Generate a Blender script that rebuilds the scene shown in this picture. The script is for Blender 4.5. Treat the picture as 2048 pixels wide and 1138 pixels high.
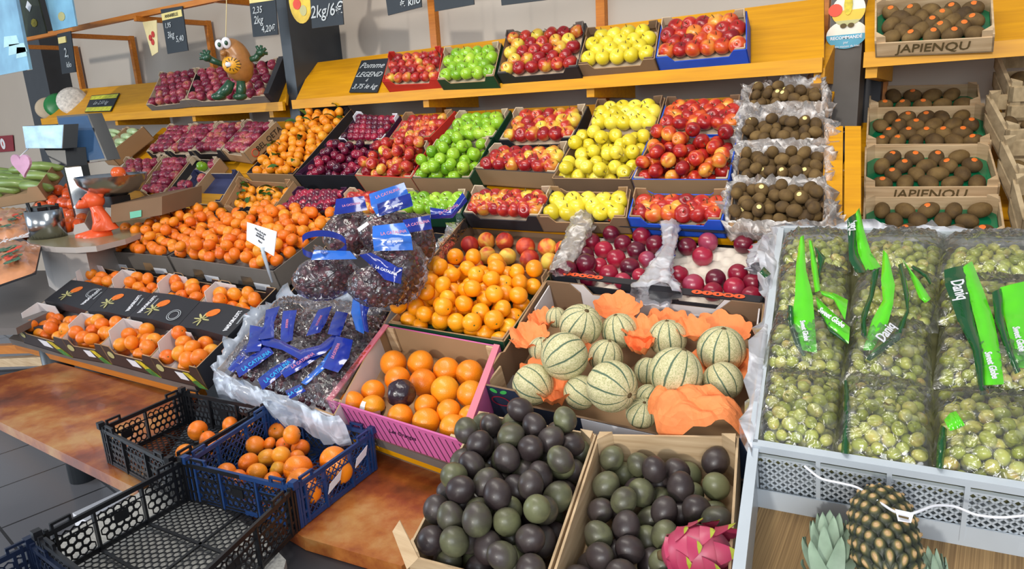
import bpy, math, random
import numpy as np
from mathutils import Matrix, Vector, Euler
for o in list(bpy.data.objects): bpy.data.objects.remove(o)
SC = bpy.context.scene; COL = SC.collection
rnd = random.Random(7)
V = lambda *a: np.array(a, float)
def nrm(v): v = np.array(v, float); return v/np.linalg.norm(v)
# ---------------------------------------------------------------- camera
F = 1400.0; CX, CY = 1024, 569; EYE = V(0, 0, 1.6)
cx_ = -nrm((-2074, 239, -F)); vx_ = (F*F+239*-5500.)/2074
cz_ = -nrm((vx_, -5500., -F)); cy_ = np.cross(cz_, cx_)
R = np.array([cx_, cy_, cz_])                     # world = R @ camera vector
cam = bpy.data.objects.new('camera', bpy.data.cameras.new('camera')); COL.objects.link(cam)
M = Matrix([list(R[i])+[EYE[i]] for i in range(3)]+[[0, 0, 0, 1]]); cam.matrix_world = M
cam.data.sensor_width = 36; cam.data.lens = F/2048*36; cam.data.clip_start = .05; SC.camera = cam
SC.view_settings.view_transform = 'Standard'; SC.view_settings.look = 'None'
SC.view_settings.gamma = 1; SC.view_settings.exposure = 0.0; SC.view_settings.use_curve_mapping = False
# ---------------------------------------------------------------- light
W = bpy.data.worlds.new('world'); SC.world = W; W.use_nodes = True
W.node_tree.nodes['Background'].inputs[0].default_value = (.84, .91, 1, 1)
W.node_tree.nodes['Background'].inputs[1].default_value = .40
def area(name, loc, target, sx, sy, power, col):
    l = bpy.data.lights.new(name, 'AREA'); l.shape = 'RECTANGLE'; l.size = sx; l.size_y = sy; l.energy = power; l.color = col
    o = bpy.data.objects.new(name, l); COL.objects.link(o); o.location = loc
    o.rotation_euler = (Vector(target)-Vector(loc)).to_track_quat('-Z', 'Y').to_euler(); return o
area('shopfront_daylight', (1.5, -3.2, 2.6), (-1.8, 2.4, .9), 3.2, 2.2, 165, (.93, .97, 1))
area('doorway_daylight', (-7.2, -1.6, 1.9), (-2.2, 1.6, .6), 2.4, 2.2, 120, (.72, .86, 1))
area('ceiling_strip_light', (-1.6, 1.2, 3.3), (-1.4, 1.9, .8), 3.0, .5, 55, (1, .95, .86))
sl = bpy.data.lights.new('low_sun', 'SUN'); sl.energy = 1.25; sl.angle = .05; sl.color = (1, .95, .86)
so = bpy.data.objects.new('low_sun', sl); COL.objects.link(so); so.rotation_euler = (Vector((-.08, 1, -.3))).to_track_quat('-Z', 'Y').to_euler()
# ---------------------------------------------------------------- pixels to places
def ray(px, py): return R@V((px-CX)/F, -(py-CY)/F, -1.)
def at(px, py, d): return EYE+ray(px, py)*d
def plane(px, py, d, inc, lift=0):
    t = math.radians(inc); n = V(0, -math.sin(t), math.cos(t)); return at(px, py, d)+n*lift, n
def hit(px, py, pl):
    if isinstance(pl, str): pl = PL[pl]
    p, n = pl; r = ray(px, py); return EYE+r*(np.dot(p-EYE, n)/np.dot(r, n))
def lift(pl, h):
    if isinstance(pl, str): pl = PL[pl]
    return pl[0]+pl[1]*h, pl[1]
def yplane(Y): return V(0, Y, 0), V(0, 1, 0)
def xplane(X): return V(X, 0, 0), V(1, 0, 0)
def zplane(Z): return V(0, 0, Z), V(0, 0, 1)
BENCH = .62
PL = dict(S=plane(1100, 160, 3.4, 42), T=plane(1100, 355, 3.0, 36), C=plane(1050, 432, 2.8, 36), L=plane(1200, 830, 1.72, 17),
          A=plane(1180, 870, 1.65, 12), G=plane(1800, 940, 1.25, 15), K=plane(1860, 385, 2.4, 27), B=zplane(.73), P=zplane(BENCH))
WALLY = 3.52
# ---------------------------------------------------------------- materials
MATS = {}
def _new(name):
    m = bpy.data.materials.new(name); m.use_nodes = True; MATS[name] = m
    nt = m.node_tree; return m, nt, nt.nodes, nt.links, nt.nodes['Principled BSDF']
def N(nt, t, **k):
    n = nt.nodes.new(t)
    for a, b in k.items(): setattr(n, a, b)
    return n
def ramp(nt, stops, inter='LINEAR'):
    r = N(nt, 'ShaderNodeValToRGB'); e = r.color_ramp.elements; r.color_ramp.interpolation = inter
    while len(e) < len(stops): e.new(.5)
    for i, (p, c) in enumerate(stops): e[i].position = p; e[i].color = tuple(c)+(1,) if len(c) == 3 else c
    return r
def srgb(h):
    h = h.lstrip('#'); f = lambda x: x/12.92 if x <= .04045 else ((x+.055)/1.055)**2.4
    return tuple(f(int(h[i:i+2], 16)/255) for i in (0, 2, 4))
def flat(name, c, rough=.6, metal=0, var=.12, scale=12, bump=0, bscale=60, spec=.5, emit=0, stretch=(1, 1, 1), alpha=None, coat=0):
    if isinstance(c, str): c = srgb(c)
    m, nt, ns, ln, b = _new(name)
    tc = N(nt, 'ShaderNodeTexCoord'); mp = N(nt, 'ShaderNodeMapping'); mp.inputs['Scale'].default_value = stretch
    ln.new(tc.outputs['Object'], mp.inputs[0])
    nz = N(nt, 'ShaderNodeTexNoise'); nz.inputs['Scale'].default_value = scale; nz.inputs['Detail'].default_value = 3
    ln.new(mp.outputs[0], nz.inputs[0])
    r = ramp(nt, [(.25, tuple(x*(1-var) for x in c)), (.75, tuple(min(1, x*(1+var)) for x in c))])
    ln.new(nz.outputs[0], r.inputs[0]); ln.new(r.outputs[0], b.inputs['Base Color'])
    b.inputs['Roughness'].default_value = rough; b.inputs['Metallic'].default_value = metal
    b.inputs['Specular IOR Level'].default_value = spec; b.inputs['Coat Weight'].default_value = coat
    if emit: ln.new(r.outputs[0], b.inputs['Emission Color']); b.inputs['Emission Strength'].default_value = emit
    if bump:
        n2 = N(nt, 'ShaderNodeTexNoise'); n2.inputs['Scale'].default_value = bscale; ln.new(mp.outputs[0], n2.inputs[0])
        bp = N(nt, 'ShaderNodeBump'); bp.inputs['Strength'].default_value = bump; bp.inputs['Distance'].default_value = .01
        ln.new(n2.outputs[0], bp.inputs['Height']); ln.new(bp.outputs[0], b.inputs['Normal'])
    return m
def fruitmat(name, stops, scale=14, rough=.35, rand=.35, coat=.15, dist=0, bump=0, bscale=300, detail=2, sss=0):
    """noise over the fruit pushed by each fruit's own random number"""
    m, nt, ns, ln, b = _new(name)
    tc = N(nt, 'ShaderNodeTexCoord'); oi = N(nt, 'ShaderNodeObjectInfo')
    nz = N(nt, 'ShaderNodeTexNoise', noise_dimensions='4D'); nz.inputs['Scale'].default_value = scale; nz.inputs['Detail'].default_value = detail
    nz.inputs['Distortion'].default_value = dist
    mu = N(nt, 'ShaderNodeMath', operation='MULTIPLY'); mu.inputs[1].default_value = 37
    ln.new(oi.outputs['Random'], mu.inputs[0]); ln.new(mu.outputs[0], nz.inputs['W']); ln.new(tc.outputs['Object'], nz.inputs[0])
    ma = N(nt, 'ShaderNodeMath', operation='MULTIPLY_ADD'); ma.inputs[1].default_value = rand; ma.inputs[2].default_value = -rand/2
    ln.new(oi.outputs['Random'], ma.inputs[0])
    ad = N(nt, 'ShaderNodeMath', operation='ADD'); ln.new(nz.outputs[0], ad.inputs[0]); ln.new(ma.outputs[0], ad.inputs[1])
    r = ramp(nt, [(p, srgb(c)) for p, c in stops]); ln.new(ad.outputs[0], r.inputs[0]); ln.new(r.outputs[0], b.inputs['Base Color'])
    b.inputs['Roughness'].default_value = rough; b.inputs['Coat Weight'].default_value = coat; b.inputs['Coat Roughness'].default_value = .15
    if sss: b.inputs['Subsurface Weight'].default_value = sss; b.inputs['Subsurface Radius'].default_value = (.01, .008, .003); b.inputs['Subsurface Scale'].default_value = .4
    if bump:
        n2 = N(nt, 'ShaderNodeTexNoise'); n2.inputs['Scale'].default_value = bscale; ln.new(tc.outputs['Object'], n2.inputs[0])
        bp = N(nt, 'ShaderNodeBump'); bp.inputs['Strength'].default_value = bump; bp.inputs['Distance'].default_value = .002
        ln.new(n2.outputs[0], bp.inputs['Height']); ln.new(bp.outputs[0], b.inputs['Normal'])
    return m
def woodmat(name, c1, c2, rough=.55, stretch=(3, 40, 40), scale=2, coat=0):
    m, nt, ns, ln, b = _new(name)
    tc = N(nt, 'ShaderNodeTexCoord'); mp = N(nt, 'ShaderNodeMapping'); mp.inputs['Scale'].default_value = stretch
    ln.new(tc.outputs['Object'], mp.inputs[0]); nz = N(nt, 'ShaderNodeTexNoise'); nz.inputs['Scale'].default_value = scale; nz.inputs['Detail'].default_value = 5
    ln.new(mp.outputs[0], nz.inputs[0]); r = ramp(nt, [(.3, srgb(c1)), (.7, srgb(c2))]); ln.new(nz.outputs[0], r.inputs[0])
    ln.new(r.outputs[0], b.inputs['Base Color']); b.inputs['Roughness'].default_value = rough; b.inputs['Coat Weight'].default_value = coat
    return m
def film(name, col, clear=.75, rough=.16, crinkle=.45, cscale=28, gloss=.2, milky=.25):
    """thin plastic film: mostly see-through, glossy on its folds"""
    m, nt, ns, ln, b = _new(name)
    ns.remove(b); out = ns['Material Output']
    tr = N(nt, 'ShaderNodeBsdfTransparent'); tr.inputs[0].default_value = tuple(.5+.5*x for x in col)+(1,)
    gl = N(nt, 'ShaderNodeBsdfGlossy'); gl.inputs['Roughness'].default_value = rough; gl.inputs[0].default_value = (1, 1, 1, 1)
    df = N(nt, 'ShaderNodeBsdfDiffuse'); df.inputs[0].default_value = tuple(col)+(1,)
    tc = N(nt, 'ShaderNodeTexCoord'); nz = N(nt, 'ShaderNodeTexNoise'); nz.inputs['Scale'].default_value = cscale; nz.inputs['Detail'].default_value = 2.5
    nz.inputs['Distortion'].default_value = 1.2; ln.new(tc.outputs['Object'], nz.inputs[0])
    vo = N(nt, 'ShaderNodeTexVoronoi', feature='DISTANCE_TO_EDGE'); vo.inputs['Scale'].default_value = cscale*.9; ln.new(nz.outputs['Color'], vo.inputs[0])
    bp = N(nt, 'ShaderNodeBump'); bp.inputs['Strength'].default_value = crinkle; bp.inputs['Distance'].default_value = .02
    ln.new(nz.outputs[0], bp.inputs['Height'])
    for s in (gl, df): ln.new(bp.outputs[0], s.inputs['Normal'])
    r = ramp(nt, [(.5, (milky*.5,)*3), (.72, (min(1, milky*1.8),)*3)]); ln.new(nz.outputs[0], r.inputs[0])
    m1 = N(nt, 'ShaderNodeMixShader'); ln.new(r.outputs[0], m1.inputs[0]); ln.new(tr.outputs[0], m1.inputs[1]); ln.new(df.outputs[0], m1.inputs[2])
    fr = N(nt, 'ShaderNodeFresnel'); fr.inputs[0].default_value = 1.45; ln.new(bp.outputs[0], fr.inputs[1])
    fm = N(nt, 'ShaderNodeMath', operation='MULTIPLY_ADD'); fm.inputs[1].default_value = .9; fm.inputs[2].default_value = gloss*.06; ln.new(fr.outputs[0], fm.inputs[0])
    m2 = N(nt, 'ShaderNodeMixShader'); ln.new(fm.outputs[0], m2.inputs[0]); ln.new(m1.outputs[0], m2.inputs[1]); ln.new(gl.outputs[0], m2.inputs[2])
    ln.new(m2.outputs[0], out.inputs[0]); return m

cardb = flat('cardboard', '#a07f5c', .85, var=.08, scale=5)
cardd = flat('cardboard_dark', '#7b6048', .85, var=.1, scale=5)
cardw = flat('cardboard_white', '#d6cfcf', .8, var=.04)
cardpale = flat('cardboard_pale', '#c2ae94', .85, var=.06)
cardblack = flat('cardboard_black', '#24242a', .5, var=.1)
cardgrey = flat('cardboard_grey', '#6d6660', .8, var=.1, scale=6)
cardred = flat('cardboard_red', '#c03128', .5, var=.1)
cardblue = flat('cardboard_blue', '#1d4fc0', .5, var=.1)
cardnavy = flat('cardboard_navy', '#222f44', .5, var=.1)
cardgreen = flat('cardboard_green', '#14422c', .5, var=.15)
cardpurple = flat('cardboard_purple', '#3c1c3a', .5, var=.2, scale=30)
cardpink = flat('cardboard_pink', '#e07a8c', .6, var=.04)
cardmag = flat('cardboard_magenta', '#c45f98', .6, var=.06)
pulpw = flat('white_pulp_insert', '#d8cdbf', .8, var=.08, scale=20)
yellow = woodmat('yellow_painted_wood', '#c78700', '#da9a00', .5, (2, 30, 30), 2, 0)
orangewood = woodmat('orange_varnished_wood', '#b8691a', '#cf7f24', .45)
greyedge = flat('grey_shelf_edge', '#6b625d', .6)
palewood = woodmat('pale_poplar_wood', '#b3946f', '#d3b893', .7, (5, 5, 60), 1.2)
greywood = woodmat('weathered_pale_wood', '#9c8767', '#bfa884', .75, (40, 6, 30), 1.2)
blackpl = flat('black_plastic', '#15161a', .38, var=.1)
bluepl = flat('blue_plastic', '#1c3a6c', .38, var=.1)
navypl = flat('navy_plastic', '#16213a', .38, var=.1)
whitepl = flat('white_translucent_plastic', '#bfc9d3', .35, var=.06)
slate = flat('slate_board', '#252c33', .6, var=.12, scale=9)
chalk = flat('chalk', '#b9bfc2', .9, var=.1)
white = flat('white_paper', '#e4e5ec', .6, var=.02)
ink = flat('black_ink', '#191a1c', .6)
redink = flat('red_print', '#d9472c', .5)
steel = flat('brushed_steel', '#b3b8bd', .22, metal=1, var=.05)
darkpl = flat('dark_grey_plastic', '#1d2126', .3, coat=.4)
leafg = flat('leaf_green', '#2f5a1c', .4, var=.35, scale=30, coat=.2)
stemb = flat('brown_stem', '#5b4a2a', .8)
sticker = flat('orange_sticker', '#e8752c', .35, var=.05)
stickw = flat('pale_sticker', '#e9d78a', .35, var=.05)
greeninsert = flat('green_glossy_insert', '#0c6a45', .12, var=.2, scale=9, coat=.6)
blueins = flat('blue_paper_insert', '#34395e', .7)
clear = film('clear_film', (.93, .93, .95), milky=.07, gloss=.5, cscale=30)
milky = film('milky_liner_film', (.82, .82, .88), milky=.8, gloss=.1, cscale=12, crinkle=.3)
pinkfilm = film('brown_tinted_film', (.93, .87, .84), milky=.45, gloss=.05, rough=.3, cscale=20, crinkle=.4)
blueliner = film('bluish_liner_film', (.72, .8, .95), milky=.8, gloss=.1, cscale=12, crinkle=.35)
# ---------------------------------------------------------------- mesh building
class MB:
    def __init__(s): s.v = []; s.f = []; s.m = []; s.mats = []; s.sm = []
    def mi(s, m):
        if m not in s.mats: s.mats.append(m)
        return s.mats.index(m)
    def add(s, vs, fs, m, smooth=False):
        o = len(s.v); s.v += [tuple(map(float, p)) for p in vs]; k = s.mi(m)
        for f in fs: s.f.append(tuple(o+i for i in f)); s.m.append(k); s.sm.append(smooth)
    def hexa(s, p, m):       # 4 bottom then 4 top corners, same winding
        s.add(p, [(3, 2, 1, 0), (4, 5, 6, 7), (0, 1, 5, 4), (1, 2, 6, 5), (2, 3, 7, 6), (3, 0, 4, 7)], m)
    def box(s, c, sx, sy, sz, m, ex=V(1, 0, 0), ey=V(0, 1, 0), ez=V(0, 0, 1)):
        c = V(*c); P = []
        for z in (-.5, .5):
            for x, y in ((-.5, -.5), (.5, -.5), (.5, .5), (-.5, .5)): P.append(c+ex*x*sx+ey*y*sy+ez*z*sz)
        s.hexa(P, m)
    def prism(s, a, b, ma, mb=None, ms=None):   # two matching outlines
        n = len(a); mb = mb or ma; ms = ms or ma
        s.add(a, [tuple(range(n))], ma); s.add(b, [tuple(reversed(range(n)))], mb)
        s.add(list(a)+list(b), [(i, n+i, n+(i+1) % n, (i+1) % n) for i in range(n)], ms)
    def tube(s, pts, r, m, seg=8, cap=True):
        pts = [np.array(p, float) for p in pts]; rs = r if hasattr(r, '__len__') else [r]*len(pts)
        vs = []; fs = []; n = len(pts); up = V(0, 0, 1)
        for i, p in enumerate(pts):
            t = nrm(pts[min(i+1, n-1)]-pts[max(i-1, 0)]+1e-9)
            u = np.cross(t, up)
            if np.linalg.norm(u) < .1: u = np.cross(t, V(1, 0, 0))
            u = nrm(u); w = np.cross(u, t)
            for k in range(seg):
                a = 2*math.pi*k/seg; vs.append(p+(u*math.cos(a)+w*math.sin(a))*rs[i])
        for i in range(n-1):
            for k in range(seg):
                k2 = (k+1) % seg; fs.append((i*seg+k, i*seg+k2, (i+1)*seg+k2, (i+1)*seg+k))
        if cap: fs += [tuple(reversed(range(seg))), tuple((n-1)*seg+k for k in range(seg))]
        s.add(vs, fs, m, True)
    def lathe(s, prof, m, seg=24, c=V(0, 0, 0), ex=V(1, 0, 0), ey=V(0, 1, 0), ez=V(0, 0, 1), close=False):
        vs = []; fs = []; n = len(prof)
        for r, z in prof:
            for k in range(seg):
                a = 2*math.pi*k/seg; vs.append(c+ex*r*math.cos(a)+ey*r*math.sin(a)+ez*z)
        for i in range(n-1):
            for k in range(seg):
                k2 = (k+1) % seg; fs.append((i*seg+k, i*seg+k2, (i+1)*seg+k2, (i+1)*seg+k))
        if prof[0][0] > 1e-4 and close: fs.append(tuple(reversed(range(seg))))
        if prof[-1][0] > 1e-4 and close: fs.append(tuple((n-1)*seg+k for k in range(seg)))
        s.add(vs, fs, m, True)
    def blob(s, c, ax, m, seg=20, rings=12, fn=None):   # ax: three axis vectors (half sizes)
        vs = []; fs = []
        for i in range(rings+1):
            th = math.pi*i/rings
            for k in range(seg):
                ph = 2*math.pi*k/seg; d = V(math.sin(th)*math.cos(ph), math.sin(th)*math.sin(ph), math.cos(th))
                if fn: d = fn(d, th, ph)
                vs.append(np.array(c)+ax[0]*d[0]+ax[1]*d[1]+ax[2]*d[2])
        for i in range(rings):
            for k in range(seg):
                k2 = (k+1) % seg; fs.append((i*seg+k, (i+1)*seg+k, (i+1)*seg+k2, i*seg+k2))
        s.add(vs, fs, m, True)
    def mesh(s, name, weld=False):
        me = bpy.data.meshes.new(name); me.from_pydata(s.v, [], s.f)
        for m in s.mats: me.materials.append(m)
        me.polygons.foreach_set('material_index', s.m); me.polygons.foreach_set('use_smooth', s.sm)
        import bmesh
        b = bmesh.new(); b.from_mesh(me)
        if weld: bmesh.ops.remove_doubles(b, verts=b.verts, dist=1e-5)
        bmesh.ops.recalc_face_normals(b, faces=b.faces); b.to_mesh(me); b.free()
        me.update(); return me
    def build(s, name, parent=None, origin=None, weld=False):
        if origin is None:
            a = np.array(s.v); origin = V(a[:, 0].mean(), a[:, 1].mean(), a[:, 2].min()) if parent is None else None
        o = None
        pw = np.array(parent.matrix_world.translation) if parent is not None else None
        off = origin if parent is None else (pw if origin is None else origin)
        s.v = [tuple(np.array(p)-off) for p in s.v]
        o = bpy.data.objects.new(name, s.mesh(name, weld)); COL.objects.link(o)
        if parent is not None:
            o.parent = parent; o.location = tuple(off-pw)
        else: o.location = tuple(off)
        o.matrix_world = Matrix.Translation(Vector(tuple(off)))
        return o
def tag(o, label=None, cat=None, group=None, kind=None):
    for k, v in (('label', label), ('category', cat), ('group', group), ('kind', kind)):
        if v: o[k] = v
    return o
def thing(name, loc, label, cat, group=None):
    o = bpy.data.objects.new(name, None); COL.objects.link(o); o.location = tuple(loc); o.empty_display_size = .05
    o.matrix_world = Matrix.Translation(Vector(tuple(map(float, loc)))); return tag(o, label, cat, group)
def put(name, me, loc, rot=None, sc=1, label=None, cat=None, group=None, parent=None):
    o = bpy.data.objects.new(name, me); COL.objects.link(o)
    mw = Matrix.Translation(Vector(tuple(map(float, loc))))
    if rot is not None: mw = mw@(rot.to_matrix().to_4x4() if hasattr(rot, 'to_matrix') else rot.to_4x4())
    if sc != 1: mw = mw@(Matrix.Scale(sc, 4) if not hasattr(sc, '__len__') else Matrix.Diagonal((*sc, 1)))
    if parent is not None: o.parent = parent; o.matrix_parent_inverse = parent.matrix_world.inverted()
    o.matrix_world = mw; return tag(o, label, cat, group)
def write(s, o, right, up, size, m, parent, name='writing', bold=0, align='CENTER', shear=0, ext=.0006, sx=1.0):
    """letters lying on a plane: o origin, right and up directions, size = letter height"""
    c = bpy.data.curves.new(name, 'FONT'); c.body = s; c.size = size; c.align_x = align; c.align_y = 'CENTER'; c.extrude = ext; c.offset = bold; c.shear = shear
    c.resolution_u = 2
    t = bpy.data.objects.new(name, c); COL.objects.link(t); me = bpy.data.meshes.new_from_object(t); bpy.data.objects.remove(t)
    right = nrm(right); up = nrm(np.array(up)-right*np.dot(up, right)); nn = np.cross(right, up)
    MM = Matrix([[right[i]*sx, up[i], nn[i], 0] for i in range(3)]+[[0, 0, 0, 1]]); me.transform(MM)
    me.materials.clear(); me.materials.append(m)
    ob = bpy.data.objects.new(name, me); COL.objects.link(ob)
    if parent is not None: ob.parent = parent; ob.location = tuple(np.array(o)-np.array(parent.matrix_world.translation))
    else: ob.location = tuple(o)
    ob.matrix_world = Matrix.Translation(Vector(tuple(map(float, o)))); return ob
# ---------------------------------------------------------------- trays
class Fr:
    """a frame over four rim corners: front left, front right, back right, back left"""
    def __init__(s, P, n): s.P = [np.array(p, float) for p in P]; s.n = nrm(n); s.w = np.linalg.norm(P[1]-P[0]); s.l = np.linalg.norm(P[3]-P[0])
    def p(s, a, b, c=0):
        P = s.P; return P[0]*(1-a)*(1-b)+P[1]*a*(1-b)+P[2]*a*b+P[3]*(1-a)*b+s.n*c
def fr(q, pl, dh=0):
    if isinstance(pl, str): pl = PL[pl]
    pl2 = (pl[0]+pl[1]*dh, pl[1]); return Fr([hit(x, y, pl2) for x, y in q], pl[1])
def wall(f, side, prof, t, mo, mi, me=None):
    """a panel along one side of the frame; prof = [(s, c)] outline, s along the side, c height"""
    m = MB(); ta = t/f.w; tb = t/f.l
    if side == 'front': A = [f.p(s, 0, c) for s, c in prof]; B = [f.p(s, tb, c) for s, c in prof]
    if side == 'back': A = [f.p(s, 1, c) for s, c in prof]; B = [f.p(s, 1-tb, c) for s, c in prof]
    if side == 'left': A = [f.p(0, s, c) for s, c in prof]; B = [f.p(ta, s, c) for s, c in prof]
    if side == 'right': A = [f.p(1, s, c) for s, c in prof]; B = [f.p(1-ta, s, c) for s, c in prof]
    m.prism(A, B, mo, mi, me or mo); return m
def card_tray(f, h, mo, mi, name, label, cat, group=None, edge=None, notch=.35, front=None, tabs=True, depth=.03, liner=None, back=None, t=.005, thing_=None, left=None, right=None, tabm=None, frontmat=None):
    """open cardboard tray: four panels with cut-down middles, corner tabs, base, insert"""
    o = thing_ or thing(name, (f.p(.5, .5, -h)), label, cat, group); e = edge or cardb
    def prof(cut, raise_=0): return [(0, -h), (1, -h), (1, raise_), (.86, raise_), (.8, -cut), (.2, -cut), (.14, raise_), (0, raise_)]
    for side, cut, mm in (('front', front if front is not None else h*notch, frontmat or mo), ('back', back if back is not None else h*.2, mo)):
        wall(f, side, prof(cut), t, mm, mi, e).build(side+'_panel', o)
    for side, v in (('left', left), ('right', right)):
        c = v if v is not None else 0
        wall(f, side, [(0, -h), (1, -h), (1, -c), (0, -c)], t, mo, mi, e).build('side_panel', o)
    b = MB(); b.prism([f.p(x, y, -h) for x, y in ((0, 0), (1, 0), (1, 1), (0, 1))], [f.p(x, y, -h+t) for x, y in ((0, 0), (1, 0), (1, 1), (0, 1))], mo, mi); b.build('base', o)
    if liner:
        l = MB(); l.prism([f.p(x, y, -h+t*1.2) for x, y in ((.02, .02), (.98, .02), (.98, .98), (.02, .98))], [f.p(x, y, -depth) for x, y in ((.02, .02), (.98, .02), (.98, .98), (.02, .98))], liner); l.build('insert', o)
    if tabs:
        tw, tl = .045/f.w, .05/f.l; tm = tabm or mi
        for sa in (0, 1):
            for sb in (0, 1):
                x = lambda k: k*tw if sa == 0 else 1-k*tw
                y = lambda k: k*tl if sb == 0 else 1-k*tl
                c0 = .001; u = MB(); z = .018 if sb else .004
                u.prism([f.p(x(.15), y(.15), -.02), f.p(x(1.3), y(.15), -.02), f.p(x(1.1), y(.15), z), f.p(x(.15), y(.15), z*1.1)],
                        [f.p(x(.15), y(.25), -.02), f.p(x(1.3), y(.25), -.02), f.p(x(1.1), y(.25), z), f.p(x(.15), y(.25), z*1.1)], tm)
                u.prism([f.p(x(.15), y(.15), -.02), f.p(x(.15), y(1.3), -.02), f.p(x(.15), y(1.1), z), f.p(x(.15), y(.15), z*1.1)],
                        [f.p(x(.25), y(.15), -.02), f.p(x(.25), y(1.3), -.02), f.p(x(.25), y(1.1), z), f.p(x(.25), y(.15), z*1.1)], tm)
                u.build('corner_tab', o)
    return o
def wood_tray(f, h, m, name, label, cat, group=None, liner=None, depth=.03, posth=.012, lowfront=.3, t=.006, thing_=None, slatted=False):
    """thin wooden crate: four side boards, triangular corner posts, base boards"""
    o = thing_ or thing(name, f.p(.5, .5, -h), label, cat, group)
    for side in ('front', 'back', 'left', 'right'):
        if slatted:
            w = MB(); w0 = wall(f, side, [(0, -h), (1, -h), (1, -h*.56), (0, -h*.56)], t, m, m); w1 = wall(f, side, [(0, -h*.42), (1, -h*.42), (1, 0), (0, 0)], t, m, m)
            for q in (w0, w1): w.add(q.v, q.f, m)
            w.build('side_board', o)
        else:
            c = h*lowfront if side == 'front' else 0
            wall(f, side, [(0, -h), (1, -h), (1, -c), (0, -c)], t, m, m).build('side_board', o)
    b = MB(); b.prism([f.p(x, y, -h) for x, y in ((0, 0), (1, 0), (1, 1), (0, 1))], [f.p(x, y, -h+t) for x, y in ((0, 0), (1, 0), (1, 1), (0, 1))], m); b.build('base', o)
    for sa in (0, 1):
        for sb in (0, 1):
            x = lambda k: k*.03/f.w+.006/f.w if sa == 0 else 1-k*.03/f.w-.006/f.w
            y = lambda k: k*.03/f.l+.006/f.l if sb == 0 else 1-k*.03/f.l-.006/f.l
            u = MB(); u.prism([f.p(x(0), y(0), -h), f.p(x(1), y(0), -h), f.p(x(0), y(1), -h)], [f.p(x(0), y(0), posth), f.p(x(1), y(0), posth), f.p(x(0), y(1), posth)], m); u.build('corner_post', o)
    if liner:
        l = MB(); q = ((.02, .02), (.98, .02), (.98, .98), (.02, .98))
        l.prism([f.p(a, b, -h+t*1.2) for a, b in q], [f.p(a, b, -depth) for a, b in q], liner); l.build('insert', o)
    return o
# ---------------------------------------------------------------- fruit kinds
redapple = fruitmat('red_apple_skin', [(.3, '#7d101c'), (.5, '#b02826'), (.6, '#c95a32'), (.74, '#d8b245')], 14, .3, .3, .2, .6)
darkapple = fruitmat('dark_red_apple_skin', [(.3, '#5e1230'), (.5, '#8a2440'), (.62, '#a94452'), (.8, '#c08a5a')], 14, .35, .25, .15, .5)
bicolor = fruitmat('red_yellow_apple_skin', [(.32, '#8f141e'), (.48, '#ba3426'), (.57, '#d08a34'), (.72, '#dcc446')], 12, .28, .4, .25, .7)
nectskin = fruitmat('nectarine_skin', [(.3, '#7c0f1a'), (.5, '#b4261c'), (.61, '#d05a24'), (.75, '#e3a03c')], 12, .3, .3, .2, .6)
peachskin = fruitmat('peach_skin', [(.32, '#a01c1a'), (.46, '#cf4c22'), (.54, '#e08c34'), (.68, '#e3c04c')], 16, .5, .3, 0, 1.2)
greenapple = fruitmat('green_apple_skin', [(.2, '#5f9418'), (.5, '#8cba28'), (.8, '#b4d445')], 10, .25, .3, .3)
yellowapple = fruitmat('yellow_apple_skin', [(.2, '#bfae20'), (.5, '#e0cc30'), (.8, '#eede58')], 10, .3, .3, .25)
plumskin = fruitmat('plum_skin', [(.2, '#420a22'), (.45, '#7d0f2a'), (.65, '#a51834'), (.85, '#94405a')], 8, .3, .55, .2, .3)
cherryskin = fruitmat('dark_plum_skin', [(.25, '#3c0a26'), (.5, '#6d1030'), (.8, '#a01f3c')], 10, .2, .5, .35)
clemskin = fruitmat('clementine_peel', [(.2, '#de6410'), (.5, '#ea7a14'), (.72, '#ec9020'), (.9, '#c99628')], 8, .38, .4, .08, 0, .35, 420)
yclemskin = fruitmat('golden_clementine_peel', [(.2, '#ee8a08'), (.5, '#f79c0e'), (.85, '#fbb422')], 8, .32, .3, .2, 0, .35, 420)
orangeskin = fruitmat('orange_peel', [(.2, '#e8740a'), (.55, '#f48c12'), (.8, '#e59a1c')], 7, .36, .4, .15, 0, .4, 330)
darkkiwi = fruitmat('kiwi_skin', [(.2, '#443119'), (.5, '#604824'), (.8, '#7b6034')], 30, .8, .3, 0, 0, .5, 500)
passskin = fruitmat('passion_fruit_skin', [(.25, '#33292a'), (.45, '#443b3a'), (.6, '#4c4a3a'), (.8, '#6e7050')], 16, .42, .5, .06, .5, .15, 120, 5)
grapeskin = fruitmat('green_grape_skin', [(.2, '#a0ab3c'), (.5, '#bcc353'), (.75, '#d2cb68'), (.9, '#d0a850')], 40, .28, .5, .2, sss=.0)
rgrapeskin = fruitmat('red_grape_skin', [(.2, '#2c1018'), (.5, '#54222c'), (.8, '#7c3c42')], 40, .25, .5, .3)
def apple_mesh(name, m, r=.036, tall=.92, seg=18):
    b = MB(); prof = []
    for i in range(15):
        t = math.pi*i/14; rr = math.sin(t)*(1+.06*math.cos(t)); z = math.cos(t)*tall
        z -= .26*math.exp(-(rr/.28)**2)*(1 if t < math.pi/2 else -.75)
        prof.append((max(rr, .0)*r, z*r))
    b.lathe(prof, m, seg); b.tube([V(0, 0, .62*r), V(.05*r, .03*r, .85*r), V(.16*r, .06*r, 1.12*r)], r*.05, stemb, 5)
    return b.mesh(name, True)
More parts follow.
